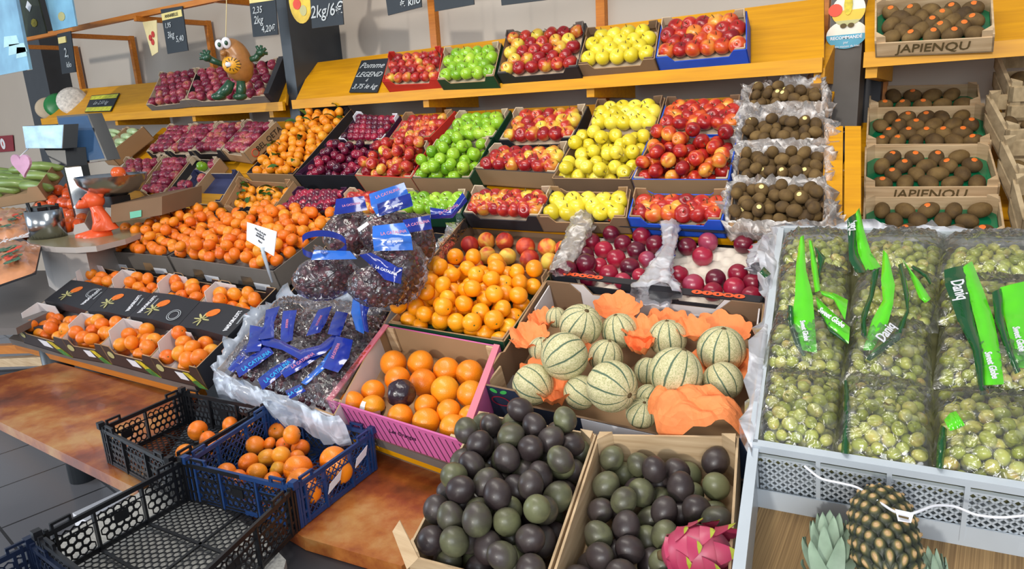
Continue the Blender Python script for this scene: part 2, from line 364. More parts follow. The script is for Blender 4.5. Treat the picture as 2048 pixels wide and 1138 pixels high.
def citrus_mesh(name, m, r=.03, ob=.86, seg=20, cap=True):
    b = MB(); prof = []
    for i in range(13):
        t = math.pi*i/12; rr = math.sin(t); z = math.cos(t)*ob - .1*math.exp(-(rr/.2)**2)*(1 if t < 1.57 else -.4)
        prof.append((rr*r, z*r))
    b.lathe(prof, m, seg)
    if cap: b.lathe([(0, (ob-.05)*r), (.09*r, (ob-.07)*r), (.1*r, (ob-.14)*r)], leafg, 6)
    return b.mesh(name, True)
def oval_mesh(name, m, r=.022, k=1.3, seg=16, pinch=.0):
    b = MB(); b.blob(V(0, 0, 0), [V(r, 0, 0), V(0, r, 0), V(0, 0, r*k)], m, seg, 11, (lambda d, th, ph: d*V(1-pinch*math.cos(th), 1-pinch*math.cos(th), 1)) if pinch else None)
    return b.mesh(name, True)
def plum_mesh(name, m, r=.03):
    b = MB(); b.blob(V(0, 0, 0), [V(r, 0, 0), V(0, r, 0), V(0, 0, r*.95)], m, 22, 14, lambda d, th, ph: d*(1-.07*math.exp(-(ph-math.pi)**2/.03)*math.sin(th)-.1*math.exp(-(th/.25)**2)))
    return b.mesh(name, True)
leafskin = fruitmat('leafy_clementine_peel', [(.2, '#e07c10'), (.5, '#ea9018'), (.8, '#eea42a')], 8, .38, .35, .08)
ME = dict(leafy=citrus_mesh('leafy_clementine', leafskin), red=apple_mesh('red_apple', redapple), dark=apple_mesh('dark_red_apple', darkapple), bi=apple_mesh('bicolour_apple', bicolor), nect=apple_mesh('flushed_apple', nectskin, .036, .9),
          green=apple_mesh('green_apple', greenapple), yel=apple_mesh('yellow_apple', yellowapple, .036, 1.0), peach=plum_mesh('nectarine', peachskin, .034),
          plum=plum_mesh('plum', plumskin, .03), cherry=plum_mesh('dark_plum', cherryskin, .026), clem=citrus_mesh('clementine', clemskin), yclem=citrus_mesh('golden_clementine', yclemskin, .031, .9),
          orange=citrus_mesh('orange', orangeskin, .041, .97, 26, False), kiwi=oval_mesh('kiwi', darkkiwi, .024, 1.22), kiwil=oval_mesh('large_kiwi', darkkiwi, .024, 1.35),
          passion=oval_mesh('passion_fruit', passskin, .027, 1.14, 22, .05), grape=oval_mesh('grape', grapeskin, .0105, 1.2, 12), rgrape=oval_mesh('red_grape', rgrapeskin, .010, 1.1, 10))
ORD = ['first', 'second', 'third', 'fourth', 'fifth', 'sixth', 'seventh', 'eighth', 'ninth', 'tenth', 'eleventh', 'twelfth', 'thirteenth', 'fourteenth', 'fifteenth', 'sixteenth', 'seventeenth', 'eighteenth', 'nineteenth', 'twentieth']
def rndrot(r, tilt=.6, axis='up', n=None, flat_=False):
    """random turn; tilt 0 keeps the stem along the support's normal"""
    if flat_: e = Euler((r.uniform(0, 6.28), math.pi/2+r.uniform(-.15, .15), r.uniform(-.3, .3)))
    else: e = Euler((r.uniform(-tilt, tilt), r.uniform(-tilt, tilt), r.uniform(0, 6.28)))
    q = e.to_matrix()
    if n is not None: q = Vector((0, 0, 1)).rotation_difference(Vector(tuple(n))).to_matrix()@q
    return q
def rows(f, kind, R_, desc, where, nr, nc, c, name, cat, group, m=.012, sc=1, seed=1, tilt=.5, kinds=None, jit=.1, skip=(), flat_=False, stick=None, stickmesh=None, b0=None, b1=None):
    """fruit laid in staggered rows on an insert at height c"""
    r = random.Random(seed)
    for i in range(nr):
        bb = (R_+m)/f.l+(1-2*(R_+m)/f.l)*(i/(nr-1) if nr > 1 else .5)
        if b0 is not None: bb = b0+(b1-b0)*i/(nr-1)
        for j in range(nc-(i % 2)):
            if (i, j) in skip: continue
            u = (j+.5*(i % 2)+.5)/nc; a = (m/f.w)+u*(1-2*m/f.w)
            p = f.p(a, bb, c+R_)+V(r.uniform(-1, 1), r.uniform(-1, 1), r.uniform(-.3, .5))*R_*jit
            k = r.choice(kinds) if kinds else kind
            o = put(name, ME[k], p, rndrot(r, tilt, n=f.n, flat_=flat_), sc*r.uniform(.94, 1.04), f'{desc}, {ORD[j]} from left in {ORD[i]} row from front, {where}', cat, group)
            if stickmesh and r.random() < stick:
                put('sticker', stickmesh, p, Vector((0, 0, 1)).rotation_difference(Vector(tuple(nrm(f.n*1+V(r.uniform(-.4, .4), -.5, .3))))).to_matrix(), sc, None, None, None, o)
def pack(f, r, n, c, seed=1, dome=.0, side=0.004, zmax=9, front_bias=0, lim=None):
    """drop balls one by one to the lowest free place: returns [(p, height)]"""
    g = np.random.RandomState(seed); P0 = f.P[0]; ex = nrm(f.P[1]-f.P[0]); ey = np.cross(f.n, ex)
    C = np.array([[np.dot(p-P0, ex), np.dot(p-P0, ey)] for p in f.P])
    lo, hi = C.min(0), C.max(0); K = 2600; cand = lo+(hi-lo)*g.rand(K, 2); ok = np.ones(K, bool)
    for i in range(4):
        a, b = C[i], C[(i+1) % 4]; d = (b-a)/np.linalg.norm(b-a); nn = V(-d[1], d[0]); ok &= ((cand-a)@nn > r+side)
    cand = cand[ok]; z = np.full(len(cand), float(r)); out = []
    ctr = C.mean(0); rad = np.linalg.norm(hi-lo)/2
    for k in range(n):
        cost = z+g.rand(len(cand))*r*.12+dome*(np.linalg.norm(cand-ctr, axis=1)/rad)**2
        i = int(np.argmin(cost)); q = cand[i]; zi = z[i]
        if zi > zmax: break
        out.append((q, zi)); d2 = ((cand-q)**2).sum(1); m_ = d2 < (2*r)**2
        z[m_] = np.maximum(z[m_], zi+np.sqrt(np.maximum((2*r)**2*.96-d2[m_], 0)))
    return [(P0+ex*q[0]+ey*q[1]+f.n*(c+zz), zz) for q, zz in out]
def pile(f, kind, r, n, c, label, name, cat, group, seed=1, sc=1, tilt=3.1, kinds=None, jits=.06, **k):
    rr = random.Random(seed); pts = pack(f, r, n, c, seed, **k)
    for p, z in pts:
        put(name, ME[rr.choice(kinds) if kinds else kind], p, rndrot(rr, tilt), sc*rr.uniform(1-jits, 1+jits*.6), label, cat, group)
    return pts
# ---------------------------------------------------------------- the room
def slab(name, P, n, t, m, kind='structure', **k):
    b = MB(); b.prism([p for p in P], [p+n*t for p in P], m); o = b.build(name); 
    if kind: o['kind'] = kind
    for a, c in k.items(): o[a] = c
    return o
def tiles(name, c1, c2, size, rough):
    m, nt, ns, ln, b = _new(name); tc = N(nt, 'ShaderNodeTexCoord'); br = N(nt, 'ShaderNodeTexBrick'); br.offset = 0
    mp = N(nt, 'ShaderNodeMapping'); mp.inputs['Rotation'].default_value = (0, 0, .12); ln.new(tc.outputs['Object'], mp.inputs[0]); ln.new(mp.outputs[0], br.inputs[0])
    br.inputs['Scale'].default_value = 1; br.inputs['Brick Width'].default_value = size; br.inputs['Row Height'].default_value = size; br.inputs['Mortar Size'].default_value = .006
    for i, c in ((1, c1), (2, c1), (3, c2)): br.inputs[i].default_value = srgb(c)+(1,)
    ln.new(br.outputs[0], b.inputs['Base Color']); b.inputs['Roughness'].default_value = rough; return m
floor_m = tiles('dark_floor_tiles', '#7b7a7e', '#3a393b', .42, .25)
slab('floor', [V(-9, -4, 0), V(3, -4, 0), V(3, 4, 0), V(-9, 4, 0)], V(0, 0, 1), -.1, floor_m)
wall_m = flat('cream_wall_paint', '#b5aba0', .85, var=.03, scale=2)
slab('wall_back', [V(-10, WALLY, 0), V(2.5, WALLY, 0), V(2.5, WALLY, 3.6), V(-10, WALLY, 3.6)], V(0, 1, 0), .1, wall_m)
postm = flat('charcoal_post_paint', '#353a40', .38, var=.08)
postg = flat('grey_post_paint', '#55504c', .6, var=.06, scale=20)
def post(x0, x1, y0, y1, z0, z1, m, name='pillar', label='', cat='pillar'):
    b = MB(); b.box(((x0+x1)/2, (y0+y1)/2, (z0+z1)/2), x1-x0, y1-y0, z1-z0, m); return tag(b.build(name), label, cat)
pL = hit(568, 130, yplane(3.1)); pR = hit(588, 130, yplane(3.1))
post(pL[0], pR[0], 3.1, WALLY, 0, 3.4, postm, label='dark charcoal pillar between the two high yellow shelves')
pL = hit(47, 150, yplane(3.3)); pR = hit(92, 150, yplane(3.3))
post(pL[0], pR[0], 3.3, WALLY, 0, 3.4, postm, label='dark charcoal pillar at the far left end of the yellow shelf')
pL = hit(1657, 120, yplane(3.2)); pR = hit(1722, 120, yplane(3.2)); pb = hit(1690, 255, yplane(3.2))
post(pL[0], pR[0], 3.2, 3.32, pb[2], 3.2, postg, label='flat grey pillar carrying the two round stickers')
post(pL[0]+.0, pR[0]+.05, 3.42, WALLY, 1.0, 1.66, cardblack, name='back_post', label='black upright standing just behind the flat grey pillar', cat='post')
# ---------------------------------------------------------------- high shelves
def shelf(q, pl, label, lip=.055, t=.02, brackets=()):
    f = fr(q, pl); o = thing('sloping_shelf', f.p(.5, .5, -t), label, 'shelf')
    b = MB(); b.prism([f.p(x, y, -t) for x, y in ((0, 0), (1, 0), (1, 1), (0, 1))], [f.p(x, y, 0) for x, y in ((0, 0), (1, 0), (1, 1), (0, 1))], yellow); b.build('shelf_board', o)
    A, B = f.p(0, 0, .012), f.p(1, 0, .012); d = V(0, -.02, 0); z = V(0, 0, -lip)
    b = MB(); b.prism([A, B, B+z, A+z], [A+d, B+d, B+z+d, A+z+d], yellow); b.build('front_lip', o)
    for px in brackets:
        p = hit(px, q[0][1]+(q[1][1]-q[0][1])*(px-q[0][0])/(q[1][0]-q[0][0]), PL['S']); x = p[0]
        b = MB(); prof = [(p[1]+.0, p[2]-.03), (WALLY-.04, p[2]-.03+(WALLY-.04-p[1])*.55), (WALLY-.04, p[2]-.1), (p[1]+.0, p[2]-.085)]
        b.prism([V(x-.02, y, z) for y, z in prof], [V(x+.02, y, z) for y, z in prof], yellow); b.build('bracket', o)
    return f
fS1 = shelf([(88, 239), (572, 206), (578, 140), (165, 178)], 'S', 'yellow sloping wall shelf on the left, below the orange rail', brackets=(230, 385, 540))
fS2 = shelf([(590, 203), (1648, 120), (1648, -4), (626, 126)], 'S', 'long yellow sloping wall shelf carrying five apple trays', brackets=(850, 1180, 1640))
fS3 = shelf([(1730, 110), (2140, 76), (2140, -60), (1730, -20)], 'S', 'yellow sloping wall shelf right of the grey pillar', brackets=(1745,))
def upright(px, py0, py1, w=.05, label=''):
    p = hit(px, py1, yplane(WALLY-.03)); q = hit(px, py0, yplane(WALLY-.03)); b = MB(); b.box((p[0], WALLY-.02, (p[2]+q[2])/2), w, .04, abs(q[2]-p[2]), orangewood)
    tag(b.build('wall_upright'), label, 'upright')
for px, a, c, l in ((645, -250, 300, 'orange wooden upright on the wall beside the charcoal pillar'), (886, -250, 300, 'orange wooden upright behind the green apple trays'),
                    (1208, -250, 300, 'orange wooden upright behind the yellow apple trays'), (1632, -250, 300, 'orange wooden upright near the flat grey pillar'),
                    (1745, -100, 400, 'orange wooden upright right of the grey pillar')): upright(px, a, c, label=l)
def bar(P, w, m, name, label, cat, h=None, parent=None):
    b = MB(); h = h or w
    for a, c in zip(P[:-1], P[1:]):
        d = nrm(c-a); u = nrm(np.cross(d, V(0, 0, 1))) if abs(d[2]) < .9 else V(1, 0, 0); v = np.cross(u, d); k = u*w/2; l = v*h/2
        b.hexa([a-k-l, a+k-l, a+k+l, a-k+l, c-k-l, c+k-l, c+k+l, c-k+l], m)
    o = b.build(name, parent)
    return tag(o, label, cat) if label else o
# the rail: at the same x as each arm's wall end
def sameX(px, py, X): return hit(px, py, xplane(X))
rl = thing('hanging_rail', sameX(270, 38, hit(425, 130, yplane(WALLY-.04))[0]), 'orange wooden rail on wall arms with price slates hanging from it', 'rail')
RY = []
for (tx, ty), (wx, wy), (bx, by) in (((270, 38), (415, 47), (428, 150)), ((140, 70), (262, 77), (280, 172)), ((40, 92), (150, 97), (165, 185)), ((430, -2), (562, 12), (562, 12))):
    w = hit(wx, wy, yplane(WALLY-.04)); t = sameX(tx, ty, w[0]); RY.append(t); bb = hit(bx, by, yplane(WALLY-.04)); bb[0] = w[0]; t[2] = w[2]
    if by == wy: bb = w-V(0, 0, 1.2)
    bar([t, w], .035, orangewood, 'arm', None, None, parent=rl); bar([w+V(0, 0, .02), bb], .04, orangewood, 'wall_batten', None, None, parent=rl)
print('rail', [list(np.round(t, 2)) for t in RY])
YR = float(np.mean([t[1] for t in RY[:3]])); ZR = float(np.mean([t[2] for t in RY[:3]]))
a0 = hit(45, 80, yplane(YR)); a1 = hit(470, -10, yplane(YR)); bar([a0, a1], .035, orangewood, 'rail_bar', None, None, parent=rl)
# ---------------------------------------------------------------- benches and stand structure
laminate = None
def worn(name):
    m, nt, ns, ln, b = _new(name); tc = N(nt, 'ShaderNodeTexCoord'); nz = N(nt, 'ShaderNodeTexNoise'); nz.inputs['Scale'].default_value = 3.2; nz.inputs['Detail'].default_value = 10
    nz.inputs['Roughness'].default_value = .65; ln.new(tc.outputs['Object'], nz.inputs[0])
    r = ramp(nt, [(.36, srgb('#5c2a14')), (.48, srgb('#8a4420')), (.56, srgb('#a9662f')), (.66, srgb('#b98a52'))]); ln.new(nz.outputs[0], r.inputs[0])
    ln.new(r.outputs[0], b.inputs['Base Color']); b.inputs['Roughness'].default_value = .32; b.inputs['Coat Weight'].default_value = .2; return m
laminate = worn('worn_brown_laminate')
def board(px, pl, t, m, name, label, cat, edge=None):
    P = [hit(x, y, pl) for x, y in px]; n = V(0, 0, 1); b = MB(); b.prism([p-n*t for p in P], P, edge or m, m); return tag(b.build(name), label, cat)
board([(-60, 815), (275, 978), (395, 795), (110, 725), (-60, 765)], 'P', .035, laminate, 'bench', 'worn brown laminate bench top under the black crates, floor beside it', 'bench')
board([(608, 1075), (803, 1132), (1130, 905), (750, 845), (480, 1000)], zplane(BENCH+.001), .035, laminate, 'bench', 'worn brown laminate bench top between blue crate and passion fruit', 'bench')
# ---------------------------------------------------------------- sloping stands under the trays
def stand(q, pl, low, label, m, n=5, t=.018):
    f = fr(q, pl); o = thing('sloping_stand', f.p(.5, .5, -low-t), label, 'stand')
    for i in range(n):
        y0, y1 = i/n+.004, (i+1)/n-.004; b = MB(); c = ((0, y0), (1, y0), (1, y1), (0, y1))
        b.prism([f.p(x, y, -low-t) for x, y in c], [f.p(x, y, -low) for x, y in c], m); b.build('board', o)
    return o
PT, PC, PLo = PL['T'], PL['C'], PL['L']
def xrect(pl, x0, x1, y0, y1):
    """corner points of a strip of a sloping plane, by world x and y"""
    p, n = pl; z = lambda y: p[2]-(y-p[1])*n[1]/n[2]
    return [V(x0, y0, z(y0)), V(x1, y0, z(y0)), V(x1, y1, z(y1)), V(x0, y1, z(y1))]
def stand2(pl, x0, x1, y0, y1, low, label, m, n=5, t=.018):
    f = Fr([p-pl[1]*(low) for p in xrect(pl, x0, x1, y0, y1)], pl[1]); o = thing('sloping_stand', f.p(.5, .5, -t), label, 'stand')
    for i in range(n):
        a, c = i/n+.004, (i+1)/n-.004; b = MB(); k = ((0, a), (1, a), (1, c), (0, c))
        b.prism([f.p(x, y, -t) for x, y in k], [f.p(x, y, 0) for x, y in k], m); b.build('board', o)
    return o
stand2(PT, -5.6, -.58, 2.58, 3.12, .125, 'yellow plank stand under the upper apple tiers, showing between trays', yellow)
stand2(PC, -5.6, -.5, 2.33, 2.44, .10, 'yellow plank stand under the front row of apple trays', yellow, 2)
stand2(PLo, -4.2, -.36, 1.45, 2.3, .137, 'grey sloping counter under nectarines, plums and the clementine heap', greyedge, 3)
# two yellow planks right of the bagged kiwis
for a, c, l in (((1652, 1686), (1640, 1684), 'yellow plank just right of the bagged kiwi boxes'), ((1690, 1722), (1688, 1722), 'yellow plank below the flat grey pillar, left of the wooden kiwi crates')):
    f = Fr([hit(c[0], 455, PT), hit(c[1], 455, PT), hit(a[1], 252, PT), hit(a[0], 252, PT)], PT[1]); b = MB()
    k = ((0, 0), (1, 0), (1, 1), (0, 1)); b.prism([f.p(x, y, -.02) for x, y in k], [f.p(x, y, 0) for x, y in k], yellow); tag(b.build('sloping_plank'), l, 'plank')
# ---------------------------------------------------------------- apple trays on the high shelf
def apples(q, pl, h, mo, mi, kind, nr, nc, desc, fruit, cat, seed, group=None, depth=.045, dh=0, where=None, m=.012, sc=1, tilt=.6, kinds=None, R_=.036, ed=None, name='apple_tray', fn=None, skip=(), **k):
    f = fr(q, pl, dh); o = card_tray(f, h, mo, mi, name, desc, 'tray', None, edge=ed, depth=depth, liner=cardpale, **k)
    rows(f, kind, R_*sc, fruit, where, nr, nc, -depth, fn or fruit.replace(' ', '_').replace('-', '_'), cat, fruit+'s in the '+where.replace('in ', '').replace('of ', '').replace('the ', ''), m=m, sc=sc, seed=seed, tilt=tilt, kinds=kinds, skip=skip)
    return f, o
TH = .055
f, o = apples([(764, 163), (876, 158), (886, 95), (780, 107)], 'S', .085, cardred, cardpale, 'red', 4, 6, 'red cardboard tray of small red apples beside the leaning slate', 'small red apple', 'apple', 11, where='in red tray on shelf', ed=cardred, dh=.087, sc=.86, tabm=cardred)
apples([(874, 160), (988, 152), (1003, 86), (891, 98)], 'S', .085, cardgreen, cardpale, 'green', 4, 5, 'dark green cardboard tray of green apples on the high shelf', 'green apple', 'apple', 12, where='green tray on high shelf', dh=.087)
apples([(994, 148), (1156, 134), (1172, 46), (1014, 64)], 'S', .085, cardblack, cardb, 'bi', 5, 6, 'black cardboard tray of red and yellow apples on the high shelf', 'bicoloured apple', 'apple', 13, where='black tray on high shelf', dh=.087, ed=cardblack, tabm=cardgrey, sc=.98)
apples([(1155, 130), (1309, 118), (1320, 44), (1175, 60)], 'S', .085, cardd, cardd, 'yel', 4, 5, 'brown cardboard tray of yellow apples on the high shelf', 'yellow apple', 'apple', 14, where='brown tray on high shelf', dh=.087, ed=cardb)
f, o = apples([(1311, 116), (1494, 99), (1494, 22), (1324, 40)], 'S', .085, cardblue, cardpale, 'nect', 4, 6, 'bright blue cardboard tray of flushed red apples on the high shelf', 'flushed red apple', 'apple', 15, where='blue tray on high shelf', dh=.087, ed=cardblue)
# left high shelf: two grey trays
f1, o = apples([(292, 210), (371, 200), (395, 138), (323, 146)], 'S', .07, cardgrey, cardpale, 'dark', 5, 5, 'pale grey tray of dark red apples, left one above the scale', 'dark red apple', 'apple', 16, where='left grey shelf tray', dh=.072, ed=cardpale, tabm=cardpale)
f1, o = apples([(371, 200), (530, 192), (560, 118), (395, 138)], 'S', .07, cardgrey, cardblack, 'dark', 5, 8, 'grey tray of dark red apples behind the hanging inflatable kiwi', 'dark red apple', 'apple', 17, where='wide grey shelf tray', dh=.072, ed=cardpale, tabm=cardpale)
e = MB(); e.prism([f1.p(1.005, 0, -.07), f1.p(1.005, 1, -.07), f1.p(1.005, 1, .02), f1.p(1.005, 0, .02)], [f1.p(1.06, 0, -.07), f1.p(1.06, 1, -.07), f1.p(1.06, 1, .02), f1.p(1.06, 0, .02)], cardblack)
sp = e.build('printed_side_panel', o); sp['label'] = 'black printed end panel'
# ---------------------------------------------------------------- upper tier (a) and heaped tier (b)
BR = dict(ed=cardb)
RF = [((775, 281), (860, 275), (911, 222), (813, 228)), ((709, 351), (823, 356), (861, 285), (762, 280))]
def heap(q, pl, h_, mo, mi, kinds, n, label, fruit, cat, group, name, seed, dh=0, c=-.085, sc=.86, r=.036, tname='apple_tray', dome=0.01, front=.0, **k):
    h = .12
    f = fr(q, pl, dh); o = card_tray(f, h, mo, mi, tname, label, 'tray', edge=k.pop('ed', cardb), liner=k.pop('liner', cardpale), depth=-c, front=front, **k)
    pile(f, kinds[0], r*sc, n, c, fruit, name, cat, group, seed, sc, kinds=kinds, dome=dome); return f, o
# dark plums
apples([(675, 280), (765, 280), (801, 231), (716, 226)], 'T', .1, cardpurple, cardpurple, 'cherry', 5, 7, 'purple-lined tray of dark plums with a printed card, upper tier', 'dark plum', 'plum', 21, where='upper purple tray', sc=.95, R_=.026, ed=cardblack, tabm=white, name='plum_tray', depth=.03)
heap([(588, 351), (709, 351), (762, 282), (664, 282)], 'T', .1, cardblack, cardpurple, ['cherry'], 80, 'black tray of dark plums with purple lining in the middle tier', 'dark plum heaped in the middle black tray, between clementines and red apples', 'plum', 'dark plums in the middle black tray', 'dark_plum', 22, r=.026, sc=1, ed=cardblack, tname='plum_tray')
# red apples
apples(RF[0], 'T', .1, cardred, cardpale, 'red', 4, 6, 'red-rimmed tray of red apples in the upper tier', 'small red apple', 'apple', 23, where='red-rimmed upper tray', sc=.86, ed=cardred, tabm=cardb)
heap(RF[1], 'T', .1, cardred, cardpale, ['red', 'bi', 'red'], 50, 'red-edged tray heaped with red apples in the middle tier', 'red apple blushed yellow, heaped in the red-edged middle tray', 'apple', 'red apples heaped in the middle red-edged tray', 'red_apple', 24, ed=cardred, frontmat=cardb)
# green apples
apples([(877, 282), (987, 275), (1022, 221), (921, 225)], 'T', .1, cardgreen, cardpale, 'green', 4, 5, 'dark green tray of green apples in the upper tier', 'green apple', 'apple', 25, where='green upper tray', ed=cardgreen)
heap([(823, 356), (940, 357), (984, 278), (876, 282)], 'T', .1, cardgreen, cardpale, ['green'], 48, 'dark green tray heaped with green apples in the middle tier', 'green apple heaped in the dark green middle tray', 'apple', 'green apples heaped in the middle tray', 'green_apple', 26, frontmat=cardb, ed=cardgreen)
# mixed
apples([(997, 281), (1145, 276), (1177, 212), (1033, 219)], 'T', .1, cardblack, cardb, 'bi', 4, 6, 'black-rimmed tray of red and yellow apples in the upper tier', 'bicoloured apple', 'apple', 27, where='black upper tray', ed=cardblack, tabm=cardpale)
apples([(946, 338), (1112, 347), (1141, 286), (992, 290)], 'T', .1, cardb, cardb, 'bi', 4, 6, 'brown-fronted tray of red and yellow apples in the middle tier', 'bicoloured apple', 'apple', 28, where='brown-fronted middle tray', ed=cardblack, tabm=cardpale, front=0)
# yellow
apples([(1176, 256), (1312, 259), (1331, 195), (1195, 203)], 'T', .1, cardd, cardd, 'yel', 4, 5, 'brown tray of yellow apples in the upper tier', 'yellow apple', 'apple', 29, where='brown upper tray')
heap([(1103, 357), (1261, 359), (1314, 262), (1158, 263)], 'T', .1, cardd, cardd, ['yel'], 50, 'brown tray heaped with yellow apples in the middle tier', 'yellow apple heaped in the brown middle tray', 'apple', 'yellow apples heaped in the middle tray', 'yellow_apple', 30)
# flushed
apples([(1315, 257), (1478, 256), (1485, 194), (1334, 198)], 'T', .1, cardblue, cardpale, 'nect', 4, 6, 'blue-rimmed tray of flushed red apples in the upper tier', 'flushed red apple', 'apple', 31, where='blue upper tray', ed=cardblue, tabm=cardd)
heap([(1263, 359), (1458, 360), (1477, 264), (1302, 264)], 'T', .1, cardblue, cardpale, ['nect'], 54, 'blue-rimmed tray heaped with flushed red apples in the middle tier', 'flushed red apple heaped in the blue-rimmed middle tray', 'apple', 'flushed red apples heaped in the middle tray', 'flushed_apple', 32, frontmat=cardb, ed=cardblue)
# ---------------------------------------------------------------- front tier (c)
CH = dict(pl='C', h=.085)
apples([(552, 424), (655, 424), (702, 378), (600, 376)], 'C', .085, cardblack, cardpurple, 'cherry', 5, 8, 'black tray of dark plums in the front tier beside leafy clementines', 'dark plum', 'plum', 33, where='front black tray', R_=.026, ed=cardblack, name='plum_tray', depth=.03)
apples([(657, 424), (790, 424), (812, 380), (704, 378)], 'C', .085, cardred, cardpale, 'red', 3, 7, 'red-edged tray of red apples behind the blue grape bags', 'small red apple', 'apple', 34, where='front red-edged tray', ed=cardred, sc=.88)
apples([(792, 426), (922, 428), (938, 382), (815, 380)], 'C', .085, cardgreen, cardpale, 'green', 3, 5, 'green-edged tray of green apples behind the blue grape bags', 'green apple', 'apple', 35, where='front green-edged tray', ed=cardgreen)
apples([(925, 427), (1079, 434), (1109, 376), (951, 374)], 'C', .085, cardblack, cardb, 'bi', 4, 7, 'black-rimmed tray of red and yellow apples in the front tier', 'bicoloured apple', 'apple', 36, where='front black-rimmed tray', ed=cardblack, tabm=cardpale, sc=.95)
apples([(1073, 434), (1253, 436), (1262, 378), (1101, 376)], 'C', .085, cardd, cardb, 'yel', 3, 5, 'brown tray with few yellow apples in the front tier', 'yellow apple', 'apple', 37, where='front brown tray', skip=((0, 2),), depth=.055)
apples([(1255, 436), (1444, 442), (1460, 382), (1270, 380)], 'C', .085, cardblue, cardb, 'nect', 3, 6, 'blue-rimmed tray of flushed red apples in the front tier', 'flushed red apple', 'apple', 38, where='front blue-rimmed tray', ed=cardblue, depth=.055)
# ---------------------------------------------------------------- left part of the tiers
for k, (q, w) in enumerate((([(292, 303), (334, 302), (390, 250), (343, 250)], 'far left tray'), ([(335, 302), (383, 302), (441, 245), (391, 248)], 'second left tray'),
               ([(384, 301), (441, 300), (495, 242), (443, 245)], 'third left tray'), ([(443, 300), (487, 306), (553, 243), (497, 241)], 'fourth left tray'))):
    f, o = apples(q, 'T', .09, cardb if k == 3 else cardblack, cardpale, 'dark', 5, 4, 'brown-sided tray of dark red apples with printed letters, nearest the yellow gap' if k == 3 else ORD[k]+' tray of dark red apples in the left tier, counted from the left', 'dark red apple', 'apple', 40+k, where=w, ed=cardpale, tabm=cardpale)
    if k == 3:
        write('BEL QETA', f.p(1.02, .62, -.045), f.P[2]-f.P[1], f.n, .05, ink, o); b = MB(); b.lathe([(.022, 0), (.027, 0), (.027, .002), (.022, .002)], redink, 18, f.p(1.012, .2, -.05), nrm(f.P[2]-f.P[1]), f.n, nrm(np.cross(f.P[2]-f.P[1], f.n))); b.build('printed_ring', o)
for k, (q, w) in enumerate((([(221, 366), (278, 372), (327, 312), (255, 316)], 'tray behind scale bowl'), ([(280, 382), (326, 388), (386, 312), (330, 312)], 'tray right of scale bowl'), ([(330, 390), (376, 394), (440, 316), (388, 314)], 'half empty dark tray'))):
    f, o = apples(q, 'T', .09, cardb, (cardpale, cardb, cardblack)[k], 'dark', 5, 4, ('tray of dark red apples right behind the steel scale bowl', 'tray of dark red apples right of the scale bowl', 'half empty dark-lined tray of red apples with one green apple')[k], 'dark red apple', 'apple', 50+k, where=w, ed=cardpale, tabm=cardpale, depth=.05, sc=.98, skip=() if k < 2 else ((2, 0), (2, 1), (2, 2), (3, 0), (3, 1), (3, 2), (4, 0), (4, 1), (4, 2), (1, 2)))
put('green_apple', ME['green'], hit(404, 333, lift('T', -.02)), rndrot(rnd), 1, 'single green apple in the dark-lined tray beside the empty blue-lined tray', 'apple')
f = fr([(352, 398), (440, 404), (478, 342), (392, 342)], 'T'); o = card_tray(f, .09, cardb, blueins, 'empty_tray', 'empty tray lined with dark blue paper, left of the leafy clementines', 'tray', edge=cardpale, liner=blueins, depth=.06)
# cauliflower / white packs box
for k, (q, w) in enumerate((([(172, 290), (205, 292), (252, 256), (205, 256)], 'left'), ([(193, 306), (216, 308), (287, 253), (252, 253)], 'right'))):
    f = fr(q, 'T', .04); o = card_tray(f, .12 if k else .08, cardb, cardpale, 'vegetable_box', ('left brown box of film-wrapped pale green vegetables behind the scale', 'tall brown box of film-wrapped pale green vegetables beside the red apples')[k], 'box', tabs=False, liner=cardpale, depth=.05)
    packm = MATS.get('pale_green_pack') or flat('pale_green_pack', '#a9bd8c', .3, var=.3, scale=18, coat=.3)
    for i in range(5):
        b = MB(); b.blob(f.p(.5, .12+.19*i, -.02), [nrm(f.P[1]-f.P[0])*f.w*.42, nrm(f.P[3]-f.P[0])*f.l*.1, f.n*.03], packm, 14, 8)
        tag(b.build('wrapped_vegetable'), f'film-wrapped pale green vegetable, {ORD[i]} from front in {w} brown box', 'vegetable')
# leafy clementines
def leaf_mesh(L=.07, W_=.03, m=None, name='leaf'):
    b = MB(); vs = []; fs = []; n = 6
    for i in range(n+1):
        t = i/n; w = W_/2*math.sin(math.pi*min(1, t*.95+.03))**.8; z = .012*math.sin(t*3.1)
        vs += [V(t*L, -w, z+.004), V(t*L, 0, z), V(t*L, w, z+.004)]
    for i in range(n): fs += [(3*i, 3*i+1, 3*i+4, 3*i+3), (3*i+1, 3*i+2, 3*i+5, 3*i+4)]
    b.add(vs, fs, m or leafg, True); b.add([v+V(0, 0, -.0008) for v in vs], [f_[::-1] for f_ in fs], m or leafg, True); return b.mesh(name)
ME['leaf'] = leaf_mesh()
def leafy(f, n, c, seed, label, group, nl=.3, r=.0285):
    pts = pack(f, r, n, c, seed, dome=.01); rr = random.Random(seed); top = max(z for p, z in pts)
    for p, z in pts:
        o = put('leafy_clementine', ME['leafy'], p, rndrot(rr, 3), .95*rr.uniform(.92, 1.05), label, 'clementine', group)
        if z > top*.5 and rr.random() < nl:
            for k in range(rr.choice((1, 2))):
                o2 = put('leaf', ME['leaf'], p+f.n*.022, (Euler((rr.uniform(-.6, .6), rr.uniform(-.5, .3), rr.uniform(0, 6.28)))).to_matrix(), rr.uniform(.7, 1.1), parent=o); o2['label'] = 'green leaf'
f = fr([(492, 347), (586, 350), (703, 218), (612, 220)], 'T'); card_tray(f, .09, cardblack, cardblack, 'clementine_tray', 'long black tray heaped with leafy clementines beside dark plums', 'tray', edge=cardb, depth=.05, frontmat=cardb, front=0)
